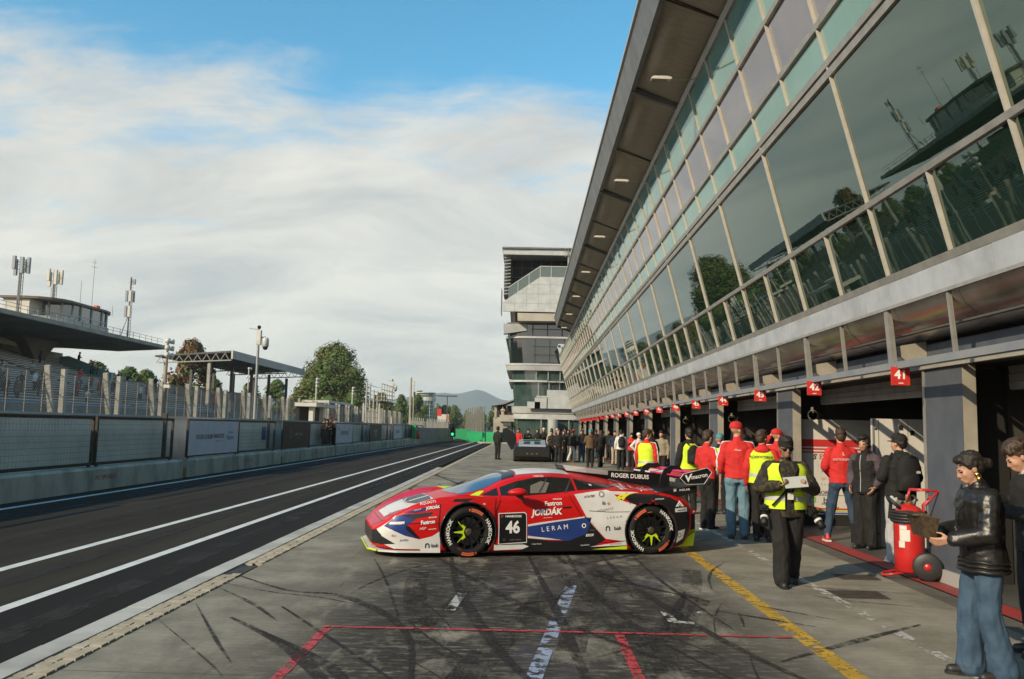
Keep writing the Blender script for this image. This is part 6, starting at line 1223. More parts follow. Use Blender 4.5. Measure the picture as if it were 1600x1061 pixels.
def jacket(M_, inf=.022, hem=.88, sleeve=1., arm=.012, hood=False, collar=True, name='jacket', puff=0., sleeves=None):
    def f(t, p, vox):
        b = MB(); T = p.torso(inf, hem, 1.46); T = [(x, y, z, rx + puff * math.sin((z - hem) / .6 * math.pi), ry + puff * math.sin((z - hem) / .6 * math.pi)) for x, y, z, rx, ry in T]; rings(b, T)
        for i in (0, 1):
            caps(b, p.sh[i], p.el[i], .060 + arm, .052 + arm); caps(b, p.sh[i], p.up((0, -.01, 1.395)), .054 + arm, .072)
            if sleeve > .3:
                e = p.el[i].lerp(p.wr[i], .96 * sleeve); caps(b, p.el[i], e, .050 + arm, .036 + arm)
        if collar: caps(b, p.neck + Vector((0, -.005, -.02)), p.neck + Vector((0, .01, .03)), .072, .068, 14)
        if hood: b.sphere(p.up((0, -.10, 1.44)), (.125, .075, .075), 12, 8)
        me = remeshed(b, name, max(vox, .011), 2); wrinkle(me, .007 if vox < .015 else .004, 8, hash(name) % 7); me.materials.append(M_)
        if sleeves:
            me.materials.append(sleeves)
            for f_ in me.polygons:
                c = f_.center
                if abs(c.x) > .165 * p.wide + .02 and c.z > .8 or (c.z > 1.36 and abs(c.x) > .09): f_.material_index = 1
        link(name, me, t)
    return f
def trousers(M_, fit=.012, flare=0., name='trousers', crop=0.):
    def f(t, p, vox):
        b = MB(); rings(b, [(x, y, z, rx + .006 + fit * .4, ry + .006 + fit * .4) for x, y, z, rx, ry in p.torso(.0, .84, 1.02)])
        for i in (0, 1):
            a = p.ank[i] + Vector((0, -.005, .0 + crop)); caps(b, p.hip[i] - Vector((0, 0, .02)), p.knee[i], .085 + fit, .062 + fit); caps(b, p.knee[i], a, .062 + fit, .048 + fit + flare)
            b.sphere(p.hip[i] + Vector((0, -.035, -.03)), (.085 + fit * .5, .09 + fit * .5, .10), 10, 7)
        me = remeshed(b, name, max(vox, .011), 2); wrinkle(me, .010 if vox < .015 else .004, 11, 3, .45); me.materials.append(M_); link(name, me, t)
    return f
def shoes(M_, sole=None, big=0.):
    def f(t, p, vox):
        for i, sd in enumerate((-1, 1)):
            a = p.ank[i]; b = MB(); caps(b, a + Vector((0, -.035, -.035)), a + Vector((sd * .012, .135 + big, -.048)), .043 + big * .3, .036 + big * .3, 10); b.sphere(a + Vector((0, -.01, .01)), (.046, .055, .055), 10, 6); me = remeshed(b, 'shoe', max(vox * .8, .009), 1)
            for v in me.vertices: v.co.z = max(v.co.z, .012)
            me.materials.append(M_); o = link('shoe', me, t)
            MB().prism([(a.x - .042, a.y - .075), (a.x + .042, a.y - .075), (a.x + .046 + sd * .01, a.y + .10 + big), (a.x + sd * .014 + .025, a.y + .175 + big), (a.x + sd * .014 - .025, a.y + .175 + big), (a.x - .046 + sd * .01, a.y + .10 + big)], 0, .024, 'z').build('sole', sole or W['shoe'], o)
    return f
def hair(M_, kind='short'):
    def f(t, p, vox):
        b = MB()
        def S(c, r): q = MB().sphere((0, 0, 0), r, 14, 9); b.add([p.HM @ (Vector(v) + Vector(c)) for v in q.v], q.f)
        if kind in ('short', 'curly', 'sides'):
            S((0, -.026, .056), (.084, .102, .085)); S((0, -.065, .0), (.074, .06, .078)); S((0, .040, .094), (.066, .050, .036)); S((0, .0, .10), (.074, .08, .05))
            for x in (-1, 1): S((x * .07, -.02, .03), (.018, .045, .045))
        if kind == 'curly':
            r = random.Random(5)
            for k in range(46): a = r.uniform(0, 6.28); e = r.uniform(-.1, 1.4); S((.085 * math.cos(a) * math.cos(e), -.025 + .10 * math.sin(a) * math.cos(e), .055 + .085 * math.sin(e)), (.026, .026, .024))
        if kind == 'bun':
            S((0, -.026, .054), (.083, .103, .083)); S((0, .038, .088), (.064, .050, .036)); S((0, -.06, .0), (.074, .06, .07)); S((0, -.145, -.012), (.042, .04, .042)); S((0, -.115, .0), (.05, .035, .05))
            for x in (-1, 1): S((x * .068, -.01, .035), (.02, .055, .045))
        if kind == 'long':
            S((0, -.026, .054), (.086, .103, .085)); S((0, .038, .088), (.066, .05, .036)); S((0, -.075, -.06), (.085, .055, .12)); S((0, -.085, -.16), (.09, .045, .11))
            for x in (-1, 1): S((x * .075, -.02, -.03), (.022, .05, .09))
        if kind == 'mullet':
            S((0, -.026, .056), (.09, .104, .088)); S((0, -.08, -.03), (.085, .06, .10)); S((0, .05, .10), (.065, .045, .03))
            for x in (-1, 1): S((x * .075, .0, .03), (.024, .06, .05))
        me = remeshed(b, 'hair', max(.008, vox * .7), 1); wrinkle(me, .006, 26, 1); me.materials.append(M_); link('hair', me, t)
    return f
def cap(M_, M2=None, back=False, tilt=-8):
    def f(t, p, vox):
        HMc = p.HM @ Matrix.Rotation(R(180 if back else 0), 4, 'Z'); b = MB(); n = 16; prof = [(1.0, .034), (1.03, .06), (.97, .09), (.78, .118), (.45, .138), (.0, .145)]
        vs = []; 
        for r_, z in prof[:-1]:
            for j in range(n): a = 2 * math.pi * j / n; vs.append(HMc @ Vector((.087 * r_ * math.cos(a), -.022 + .105 * r_ * math.sin(a), z)))
        vs.append(HMc @ Vector((0, -.022, .145))); k = len(prof) - 1
        fs = [(i * n + j, i * n + (j + 1) % n, (i + 1) * n + (j + 1) % n, (i + 1) * n + j) for i in range(k - 1) for j in range(n)] + [((k - 1) * n + j, (k - 1) * n + (j + 1) % n, k * n) for j in range(n)]
        b.add(vs, fs, 0)
        if M2:
            for q, f_ in enumerate(b.f):
                c = sum((HMc.inverted() @ Vector(b.v[i]) for i in f_), Vector()) / len(f_)
                if c.y > .02 and abs(c.x) < .05 and c.z > .03: b.m[q] = 1
        o = b.build('cap', [M_, M2 or M_], t, smooth=True)
        v = MB(); top = []
        for j in range(9):
            a = R(18 + 144 * j / 8); top.append((.080 * math.cos(a), -.022 + .102 * math.sin(a)))
        out = [(x * .92, y + .075 * math.sin(R(18 + 144 * j / 8)) ** 2 + .01) for j, (x, y) in enumerate(top)]
        P_ = [Vector((x, y, .044)) for x, y in top] + [Vector((x, y, .036 - .22 * (abs(x)) ** 1.2)) for x, y in out]; P2 = [q + Vector((0, 0, -.006)) for q in P_]
        v.add([HMc @ q for q in P_ + P2], [(j, j + 1, 9 + j + 1, 9 + j) for j in range(8)] + [(18 + j + 1, 18 + j, 27 + j, 27 + j + 1) for j in range(8)] + [(9 + j, 10 + j, 28 + j, 27 + j) for j in range(8)]); v.build('visor', M_, o, smooth=True)
    return f
def vest(M_=None, hem=.90, open_=16, bands=(1.0, 1.12), inf=.047, back_text=None, front_text=None, cut=True):
    def f(t, p, vox):
        M0 = M_ or W['hivis']; T = p.torso(inf, hem, 1.44); n = 40; b = MB(); rows = []
        zs = np.linspace(hem, 1.44, 22)
        def ring(z, e=0.):
            rx = float(np.interp(z, [q[2] for q in T], [q[3] for q in T])) + e; ry = float(np.interp(z, [q[2] for q in T], [q[4] for q in T])) + e; c = p.up((0, -.005, z)); return c, rx, ry
        for z in zs:
            c, rx, ry = ring(z); o_ = open_ + (0 if z < 1.15 else (z - 1.15) * 75)
            for j in range(n + 1):
                a = R(90 + o_ + (360 - 2 * o_) * j / n); w_ = 1 + .015 * noise.noise(Vector((math.cos(a) * 5, math.sin(a) * 5, z * 9))); b.v.append((c.x + rx * w_ * math.cos(a), c.y + ry * w_ * math.sin(a), z))
        for i in range(len(zs) - 1):
            for j in range(n):
                a = 90 + open_ + (360 - 2 * open_) * (j + .5) / n; sidea = abs(((a % 360) - 0 + 180) % 360 - 180); sideb = abs((a % 360) - 180)
                if cut and zs[i] > 1.17 and min(sidea, sideb) < 24 + (zs[i] - 1.17) * 30: continue
                q = i * (n + 1) + j; b.f.append((q, q + 1, q + n + 2, q + n + 1)); b.m.append(0)
        o = b.build('hi_vis_vest', M0, t, smooth=True)
        for zb in bands:
            q = MB(); m = 36
            for k in (0, 1):
                c, rx, ry = ring(zb + .05 * k, .006)
                for j in range(m + 1): a = R(90 + open_ + (360 - 2 * open_) * j / m); q.v.append((c.x + rx * math.cos(a), c.y + ry * math.sin(a), zb + .05 * k))
            for j in range(m): q.f.append((j, j + 1, m + 2 + j, m + 1 + j)); q.m.append(0)
            q.build('reflective_band', W['band'], o, smooth=True)
        if back_text:
            c, rx, ry = ring(1.33); text_obj('lettering', back_text, W['charcoal'], .055, o, (c.x, c.y - ry - .006, 1.33), right=(1, 0, 0), bold=.02)
        if front_text:
            c, rx, ry = ring(1.14); text_obj('lettering', front_text, W['charcoal'], .05, o, (c.x - .075, c.y + ry + .006, 1.13), right=(-1, 0, 0), bold=.03)
    return f
def sleeve_stripe(M_, wd=.05):
    def f(t, p, vox):
        for i, sd in enumerate((-1, 1)):
            pts = [p.up((sd * .09, -.01, 1.448)), p.sh[i] + Vector((sd * .035, 0, .052)), p.sh[i].lerp(p.el[i], .4) + Vector((sd * .058, 0, .01)), p.el[i] + Vector((sd * .052, -.01, .0)), p.el[i].lerp(p.wr[i], .85) + Vector((sd * .034, -.012, .0))]
            b = MB(); b.tube(pts, [.022, .028, .028, .027, .022], 8); b.build('sleeve_stripe', M_, t, smooth=True)
    return f
def backpack(M_, big=1., logo=False):
    def f(t, p, vox):
        b = MB(); c = p.up((0, -.20, 1.20)); b.sphere(c + Vector((0, -.01, .02)), (.165 * big, .10 * big, .25 * big), 14, 10); b.sphere(c + Vector((0, -.07, -.08)), (.125 * big, .065, .13 * big), 12, 8); b.box(c.x - .14 * big, c.x + .14 * big, c.y - .06, c.y + .06, c.z - .2 * big, c.z + .14 * big); me = remeshed(b, 'backpack', .016, 3); me.materials.append(M_); o = link('backpack', me, t)
        for sd in (-1, 1): MB().tube([c + Vector((sd * .09, .02, .22)), p.sh[0 if sd < 0 else 1] * .62 + p.neck * .38 + Vector((0, 0, .075)), p.up((sd * .115, .145, 1.32)), p.up((sd * .14, .10, 1.10))], .016, 6).build('strap', M_, o)
        MB().tube([c + Vector((sd_ * .0 + .02, -.08, .25)) for sd_ in (0,)] + [c + Vector((0, -.10, .29)), c + Vector((-.03, -.08, .25))], .008, 5).build('loop', M_, o)
        if logo: MB().add([c + Vector(q) for q in ((.03, -.142, .03), (.10, -.132, .03), (.10, -.132, .055), (.07, -.138, .068), (.03, -.142, .058))], [(0, 1, 2, 3, 4)]).build('logo', W['white'], o)
    return f
def hold(fn): return fn
def text_on(txt, z, size, M_, front=False, inf=.047):
    def f(t, p, vox):
        T = p.torso(inf, .86, 1.46); ry = float(np.interp(z, [q[2] for q in T], [q[4] for q in T])); c = p.up((0, -.005, z)); text_obj('lettering', txt, M_, size, t, (0, c.y + (ry if front else -ry), z), right=(-1 if front else 1, 0, 0), bold=.02)
    return f
def zipper(M_):
    def f(t, p, vox):
        pts = [(0, q[1] + q[4] + .006, q[2]) for q in p.torso(.028, .88, 1.44)]; MB().tube(pts, .006, 5).build('zip', M_, t)
    return f

# --- the people close to the camera
# woman in the leather jacket
def leather_trim(t, p, vox):
    T = p.torso(.056, .82, .90)
    for z_, r_ in ((.835, .016), (.872, .011), (.905, .010)):
        c = p.up((0, -.005, z_)); rx, ry = .158 * p.wide + .058, .112 * p.wide + .058; MB().tube([(c.x + rx * math.cos(R(15 * k)), c.y + ry * math.sin(R(15 * k)), z_ + .004 * math.sin(k * 2.1)) for k in range(24)], r_, 6, closed=True).build('waistband', W['leather'], t, smooth=True)
    for sd in (-1, 1):
        b = MB(); b.add([p.up((sd * .015, .13, 1.40)), p.up((sd * .07, .09, 1.49)), p.up((sd * .115, .10, 1.42)), p.up((sd * .10, .155, 1.33)), p.up((sd * .03, .165, 1.28))], [(0, 1, 2, 3, 4)]); o_ = b.build('collar', W['leather'], t); m_ = o_.modifiers.new('s', 'SOLIDIFY'); m_.thickness = .012
        e = p.el[0 if sd < 0 else 1].lerp(p.wr[0 if sd < 0 else 1], .9); d_ = (p.wr[0 if sd < 0 else 1] - p.el[0 if sd < 0 else 1]).normalized(); MB().tube([e - d_ * .02, e + d_ * .02], [.054, .050], 12).build('cuff', W['leather'], t, smooth=True)

P_ = Pose(1.65, arms=(((.245, .04, 1.13), (.165, .28, 1.07)), ((.235, .04, 1.13), (.10, .29, 1.10))), lean=.05, head_pitch=22, step=.16)
wom = build_person('woman in a black leather jacket and wide blue jeans looking down at her bag', (3.42, 6.46, 0), 84, P_, [jacket(W['leather'], .052, .82, 1., .024), trousers(W['jeans'], .024, .036), shoes(W['shoe'], big=.01), hair(W['hair'], 'bun'), leather_trim], .0085, fingers=True, curl=(.45, .7), palms=[(1, .1, .35), (-1, .1, .2)])
q = MB().sphere((0, 0, 0), .022, 10, 8); er = link('earring', q.mesh('earring', W['gold'], True), wom, loc=P_.HM @ Vector((-.088, -.004, -.048)))
MB().lathe([(.0, -.02), (.017, -.012), (.017, .012), (0, .02)], n=10).build('earring', W['gold'], wom, smooth=True).location = P_.HM @ Vector((-.089, -.004, -.085)); MB().lathe([(.0, -.02), (.017, -.012), (.017, .012), (0, .02)], n=10).build('earring', W['gold'], wom, smooth=True).location = P_.HM @ Vector((.089, -.004, -.07))
MB().prism([(-.10, .0), (.10, .0), (.085, .06), (-.085, .06)], .84, .90, 'z') if False else None
BM = MATS.get('monogram') or mat('bag_brown', (.040, .026, .014), .5, c2=(.075, .05, .026), ns=34, lo=.45, hi=.55)
bag = thing('handbag', 'brown patterned bag held open by the woman in the leather jacket', 'bag', (3.035, 6.53, 1.08), R(84)); bq = MB(); bq.add([(-.13, -.03, -.08), (.13, -.03, -.08), (.13, .05, -.07), (-.13, .05, -.07), (-.15, -.05, .075), (.15, -.05, .08), (.15, .09, .10), (-.15, .09, .095), (0, -.06, .06), (0, .11, .085)], [(0, 3, 2, 1), (0, 1, 5, 8, 4), (1, 2, 6, 5), (2, 3, 7, 9, 6), (3, 0, 4, 7)]); bq.build('pouch', BM, bag); MB().prism([(-.15, .06), (.15, .06), (.12, .13), (-.12, .13)], .09, .105, 'z').build('flap', BM, bag); MB().tube([(-.15, -.05, .075), (0, -.06, .06), (.15, -.05, .08), (.15, .09, .10), (0, .11, .085), (-.15, .09, .095)], .007, 6, closed=True).build('rim', mat('bag_edge', (.09, .055, .025), .4), bag)
# man at the right edge
P_ = Pose(1.74, arms=('hold', 'phone'), lean=.08, head_pitch=30)
build_person('dark-haired man in black with a pale hood at the right edge, looking at a phone', (4.22, 7.15, 0), 80, P_, [jacket(W['black'], .032, .84, 1., .02), trousers(W['black'], .022), shoes(W['shoe']), hair(W['hair_brown'], 'curly'), jacket(W['grey'], .02, 1.34, .2, .0, True, True, 'hood')], .010, fingers=True, curl=(.8, .8))
ph = thing('mobile_phone', 'phone in the hands of the man at the right edge', 'phone', (3.86, 7.17, 1.22), R(80)); MB().box(-.037, .037, -.004, .004, -.07, .07).build('case', mat('phone_black', (.015, .015, .016), .25), ph, ).rotation_euler = (R(-35), 0, 0)
# walking man with tablet
P_ = Pose(1.71, arms=(((.29, .03, 1.14), (.165, .27, 1.185)), ((.29, .03, 1.14), (.155, .28, 1.185))), step=.34, head_pitch=6, lean=.03, wide=1.12)
tab = build_person('man in camouflage jacket, yellow vest and black cap reading a sheet', (3.10, 10.18, 0), 178, P_, [jacket(W['camo'], .038, .80, 1., .030), trousers(W['charcoal'], .042, .012), shoes(W['shoe'], big=.015), cap(W['black']), vest(None, .90, 13, (1.0,), .066, front_text='PHOTO'), hair(W['hair'], 'short')], .0085, skin=S_skin2, fingers=True, curl=(.9, .9))
o = MB(); HM = P_.HM
for x in (-.034, .034): o.add([HM @ Vector(q) for q in ((x - .030, .093, .006), (x + .030, .093, .006), (x + .026, .094, -.026), (x - .024, .094, -.028))], [(0, 1, 2, 3)])
o.add([HM @ Vector(q) for q in ((-.07, .09, .004), (.07, .09, .004), (.07, .09, -.004), (-.07, .09, -.004))], [(0, 1, 2, 3)])
for x in (-1, 1): o.bar(HM @ Vector((x * .066, .09, .0)), HM @ Vector((x * .082, .0, .005)), .006)
o.build('sunglasses', mat('lens_black', (.008, .008, .009), .1), tab); MB().box(-.035, .035, .215, .222, 1.02, 1.10).build('name_card', W['white'], tab)
MB().tube([P_.up((-.12, .12, 1.42)), P_.up((-.03, .19, 1.22)), P_.up((.08, .20, 1.08)), P_.up((.20, .16, .94))], .013, 6).build('strap', W['black'], tab)
sh = thing('paper_sheet', 'pale sheet held by the man in the camouflage jacket', 'sheet', (3.11, 9.82, 1.195), R(178)); MB().box(-.13, .13, -.003, .003, -.06, .085).build('page', mat('sheet_grey', (.40, .42, .40), .4), sh).rotation_euler = (R(35), R(6), 0)
def camera_bag(x, y, z, label, rz):
    t = thing('camera', label, 'camera', (x, y, z), rz, 'cameras on the walking man'); t.rotation_euler = (R(-48), 0, rz); t.scale = (.72,) * 3; MB().box(-.07, .07, -.06, .04, -.05, .05).box(-.03, .03, -.06, .02, .05, .08).build('camera_body', mat('camera_black', (.006, .006, .006), .6), t); MB().lathe([(.045, .04), (.047, .16), (.058, .20), (.058, .30), (.05, .30)], (0, 0, 0), 'y', 16).build('lens', mat('camera_black'), t, smooth=True); MB().lathe([(.062, .135), (.062, .175)], (0, 0, 0), 'y', 16).build('lens_ring', W['white'], t)
camera_bag(2.83, 10.12, .86, 'camera with white ringed lens hanging at the left of the walking man', R(165)); camera_bag(3.40, 10.12, .84, 'camera with white ringed lens hanging at the right of the walking man', R(-150))
# man with backpack
P_ = Pose(1.78, arms=('hold', 'hold'), head_yaw=28, stance=.02, wide=1.08)
build_person('man with black cap, black hoodie, big backpack and pale grey sweatpants', (5.31, 12.15, 0), 8, P_, [jacket(W['black'], .04, .86, 1., .026, True), trousers(W['grey'], .034, .02), shoes(W['shoe_white'], W['shoe_white']), cap(W['black']), backpack(W['black'], 1.08, True), hair(W['hair'], 'short')], .0105, fingers=True)
# man with purple sleeves
P_ = Pose(1.76, arms=('pocket', 'pocket'), head_yaw=10, head_pitch=10)
build_person('dark-haired young man in a black jacket with purple-grey sleeves, hands in pockets', (5.36, 13.5, 0), 128, P_, [jacket(W['black'], .034, .86, .9, .022, True, sleeves=W['purple']), trousers(W['charcoal'], .03, .012), shoes(W['shoe'], big=.01), hair(W['hair'], 'mullet'), zipper(W['band'])], .0105, fingers=True)
# red jacket seen from behind
P_ = Pose(1.86, arms=('front_low', 'front_low'), stance=.13)
build_person('man in a plain red jacket and dark jeans with red trainers, back turned to us', (5.30, 14.35, 0), -6, P_, [jacket(W['red'], .026, .90, 1., .016), trousers(W['jeans_dark'], .012), shoes(W['shoe_red'], W['shoe_white']), hair(W['hair_brown'], 'short'), text_on('MOTORSPORT', 1.27, .05, W['white']), text_on('L', 1.36, .07, W['white'])], .0105, fingers=True)
# tall man, red jacket and cap
P_ = Pose(1.93, arms=('down', 'hold'), head_yaw=-55)
build_person('tall man in red jacket, red and white cap and light blue jeans beside the car', (3.58, 14.37, 0), -12, P_, [jacket(W['red'], .030, .90, .62, .016), trousers(W['jeans_light'], .020, .01), shoes(W['brown']), cap(W['red'], W['white']), sleeve_stripe(W['white']), text_on('Motul', 1.33, .04, W['white'])], .0105, fingers=True)
# man red2
P_ = Pose(1.78, arms=('hold', 'hold'), head_pitch=6)
build_person('dark-haired man in red jacket and black trousers behind the car wing', (3.33, 15.56, 0), -62, P_, [jacket(W['red'], .028, .90, 1., .016), trousers(W['charcoal'], .016, .01), shoes(W['shoe'], W['shoe_white']), sleeve_stripe(W['white']), hair(W['hair_brown'], 'short')], .0105, fingers=True)
P_ = Pose(1.80, arms=('down', 'down'), head_yaw=-30)
build_person('man in yellow vest over red jacket standing behind the walking man', (3.92, 14.1, 0), -20, P_, [jacket(W['red'], .030, .88, 1., .018), trousers(W['charcoal'], .016), shoes(W['shoe']), vest(None, .92, 14, (1.02,), .05, 'ROSSOCORSA'), hair(W['hair_brown'], 'short'), jacket(W['red'], .02, 1.40, .1, .0, True, True, 'hood')], .0115)
P_ = Pose(1.84, arms=('raise', 'down'), head_yaw=-50)
build_person('man in red and white cap with a raised arm, half hidden by the walking man', (5.0, 16.9, 0), -30, P_, [jacket(W['red'], .03, .9, 1., .016), trousers(W['charcoal']), shoes(W['shoe']), cap(W['red'], W['white']), sleeve_stripe(W['white'])], .0125)
P_ = Pose(1.82, arms=('down', 'down'))
build_person('man in black with yellow panels and red trainers behind the wing', (3.57, 18.5, 0), 14, P_, [jacket(W['black'], .04, .86, 1., .024), trousers(W['charcoal'], .018), shoes(W['shoe_red']), vest(None, .92, 60, (), .052), backpack(W['black'], .8), hair(W['hair'], 'short')], .0125)
P_ = Pose(1.78, arms=('down', 'down'), head_yaw=-50)
build_person('short-haired man in yellow vest, red sleeves striped white, left of a pillar', (2.9, 20.2, 0), -35, P_, [jacket(W['red'], .03, .9, .7, .016), trousers(W['black']), shoes(W['shoe']), vest(None, .88, 14, (.98,), .05), sleeve_stripe(W['white']), hair(W['hair_brown'], 'short')], .0125)
P_ = Pose(1.72, arms=('hold', 'down'))
build_person('person in yellow vest over black, partly behind the tall man in red', (4.25, 18.6, 0), -10, P_, [jacket(W['black'], .03, .86, 1., .016), trousers(W['black']), shoes(W['shoe']), vest(None, .95, 14, (1.05,), .05), cap(W['teal'])], .014)
P_ = Pose(1.74, arms=('face', 'hold'), lean=.05)
build_person('man in dark clothes raising a camera behind the tall man in red', (4.25, 16.6, 0), 60, P_, [jacket(W['black'], .032, .84, 1., .02), trousers(W['charcoal'], .02), shoes(W['shoe']), hair(W['hair'], 'short')], .014)
P_ = Pose(1.62, arms=('hold', 'down'), stance=.04)
build_person('person in black cap and wide black trousers just left of the walking man', (3.98, 14.9, 0), 150, P_, [jacket(W['black'], .03, .86, 1., .02), trousers(W['black'], .03), shoes(W['shoe'], big=.01), cap(W['black'])], .014)
# --- crowd down the pit lane: a few shapes, each copy with its own clothes
def crowd_proto(p, kinds, vox=.022):
    return build_person('x', (0, 0, -50), 0, p, kinds, vox)
def recolour(t, mats):
    if 'cap' in mats and not any(c_.name.startswith('cap') for c_ in t.children): mats = {**mats}
    for ch in t.children:
        n = ch.name.split('.')[0]
        M_ = mats.get(n)
        if M_ is not None:
            ch.material_slots[0].link = 'OBJECT'; ch.material_slots[0].material = M_
        for g in ch.children:
            pass
PR = {'stand': crowd_proto(Pose(1.75, ('down', 'pocket')), [jacket(W['black'], .03), trousers(W['black'], .016), shoes(W['shoe']), hair(W['hair'])]), 'phone': crowd_proto(Pose(1.75, ('hold', 'phone'), head_pitch=14), [jacket(W['black'], .03, hood=True), trousers(W['black'], .018), shoes(W['shoe']), hair(W['hair'])]), 'walk': crowd_proto(Pose(1.75, ('down', 'down'), step=.42), [jacket(W['black'], .03), trousers(W['black'], .016), shoes(W['shoe']), hair(W['hair'])]), 'coat': crowd_proto(Pose(1.70, ('down', 'hold'), step=.2), [jacket(W['black'], .045, .50), trousers(W['black'], .012, .03), shoes(W['shoe']), hair(W['hair'], 'long')]), 'pack': crowd_proto(Pose(1.75, ('down', 'down')), [jacket(W['black'], .035, hood=True), trousers(W['black'], .02), shoes(W['shoe']), hair(W['hair']), backpack(W['black'])]), 'cap': crowd_proto(Pose(1.75, ('crossed', 'hips')), [jacket(W['black'], .03), trousers(W['black'], .016), shoes(W['shoe']), cap(W['black'])])}
used_proto = set()
def crowd(kind, x, y, face, H, label, grp, **m):
    if kind in used_proto: t = copy_tree(PR[kind])
    else: t = PR[kind]; used_proto.add(kind)
    t.location = (x, y, m.pop('z', 0)); t.rotation_euler = (0, 0, R(face)); t.scale = (H / 1.75 * random.uniform(.97, 1.05), H / 1.75, H / 1.75); t['label'] = label; t['group'] = grp; recolour(t, {'jacket': W['black'], 'trousers': W['charcoal'], 'hair': W['hair'], **m}); return t
g1 = 'people standing in the pit lane'
B = W
CR = [('stand', -1.48, 46.9, -40, 1.80, 'lone man in black with pale soles standing left of the second car', dict()), ('pack', 4.32, 38.2, 2, 1.77, 'person with white hoodie and black backpack, seen from behind', dict(jacket=B['white'], trousers=B['charcoal'])), ('cap', 4.62, 34.5, -150, 1.66, 'person in white jacket and white cap beside a pillar', dict(jacket=B['white'], cap=B['white'], trousers=B['red'])), ('phone', 3.04, 39.4, 4, 1.77, 'person in brown jacket with blue cap walking away', dict(jacket=B['brown'], trousers=B['charcoal'], hair=B['teal'])), ('coat', 3.6, 40.3, 20, 1.72, 'woman in a long black coat walking away', dict(hair=B['hair_brown'])), ('walk', 2.54, 45.7, -80, 1.66, 'person in black top and white trousers striding right', dict(trousers=B['white'])),
      ('stand', 1.74, 43.9, 175, 1.66, 'bald man in black facing us at the right rear corner of the second car', dict(hair=S_skin)), ('phone', 1.45, 45.2, 150, 1.66, 'dark figure against the right side of the second car', dict()), ('coat', 2.05, 45.0, 190, 1.68, 'long-haired figure in black next to the bald man', dict(hair=B['hair_brown'])), ('stand', 2.25, 47.2, 120, 1.78, 'tall man in navy behind the person in white trousers', dict(jacket=B['navy'])), ('cap', 2.75, 47.9, 160, 1.74, 'person with red cap behind the person in white trousers', dict(cap=B['red'])), ('walk', 3.10, 46.2, 170, 1.72, 'man in black jacket and blue jeans left of the brown jacket', dict(trousers=B['jeans'])),
      ('stand', 3.55, 45.2, 160, 1.78, 'fair-haired man above the shoulder of the brown jacket', dict(hair=B['beige'])), ('phone', 4.05, 44.2, 110, 1.72, 'man in navy jacket and beige trousers right of the woman in the coat', dict(jacket=B['navy'], trousers=B['beige'])), ('stand', 4.55, 43.1, 200, 1.72, 'man with white shirt front right of the woman in the coat', dict(jacket=B['navy'], trousers=B['beige'])), ('cap', 4.75, 41.2, 190, 1.70, 'man in black left of the white hoodie backpack', dict(cap=B['charcoal'])), ('phone', 5.0, 39.8, 170, 1.64, 'person in dark red left of the white hoodie', dict(jacket=B['red'])), ('stand', 4.95, 33.1, 200, 1.80, 'man in black beside a pillar right of the white cap', dict(hair=B['hair_brown'])),
      ('pack', 4.1, 27.8, 15, 1.74, 'man in black with pale sleeves, behind the yellow vest man', dict(jacket=B['charcoal'])), ('stand', 4.9, 30.5, 150, 1.76, 'man half hidden behind the yellow vest at the pillar', dict(jacket=B['khaki'])), ('coat', .75, 49.8, 170, 1.72, 'woman in black behind the roof of the second car', dict(hair=B['hair_brown'])), ('phone', .2, 50.4, 200, 1.70, 'man in black with white sleeve behind the second car', dict()), ('stand', -.35, 50.0, 150, 1.72, 'man in red behind the raised car door', dict(jacket=B['red'])), ('cap', 1.15, 51.2, 185, 1.78, 'capped man behind the second car', dict()),
      ('walk', 1.6, 50.6, 160, 1.76, 'man in black beside a tall pale sleeve behind the second car', dict(jacket=B['beige'])), ('phone', 2.0, 49.9, 200, 1.74, 'man in black and green behind the bald man', dict(jacket=B['navy'])), ('stand', 5.0, 50.5, 150, 1.74, 'man in black by the far pillars', dict()), ('walk', 4.4, 52.4, 10, 1.74, 'man walking away by the far pillars', dict(trousers=B['jeans'])), ('stand', 3.7, 54.2, 180, 1.76, 'far man in grey in the pit lane crowd', dict(jacket=B['charcoal'], hair=B['hair_grey'])), ('coat', 2.9, 56.5, 170, 1.70, 'far woman in black in the pit lane crowd', dict()), ('cap', 2.2, 58.0, 160, 1.76, 'far man with pale cap in the pit lane crowd', dict(cap=B['white'])), ('phone', 4.8, 57.0, 120, 1.74, 'far man in brown by the garages', dict(jacket=B['brown'])),
      ('phone', -2.55, 97.2, 170, 1.72, 'left one of two people on the balcony of the low building', dict(z=2.47, jacket=B['beige'], trousers=B['beige'])), ('stand', -2.1, 97.3, 150, 1.78, 'right one of two people on the balcony, in black', dict(z=2.47)), ('phone', -10.85, 45.6, -95, 1.72, 'left one of the men leaning over the pit wall railing, in a black jacket', dict(z=.3)), ('stand', -10.82, 47.0, -80, 1.82, 'tallest of the men leaning over the pit wall railing', dict(z=.3, hair=B['hair_brown'])), ('phone', -10.85, 48.2, -120, 1.74, 'right one of the men leaning over the pit wall railing', dict(z=.3)), ('cap', -10.83, 46.3, -70, 1.7, 'man in dark red between the men leaning over the pit wall railing', dict(z=.3, jacket=B['brown'], cap=B['hair']))]
for k, x, y, f, H, lb, m in CR: crowd(k, x, y, f, H, lb, 'people in the pit lane crowd' if y < 60 and x > -3 else 'people on the balcony' if y > 90 else 'men leaning on the pit wall railing', **m)
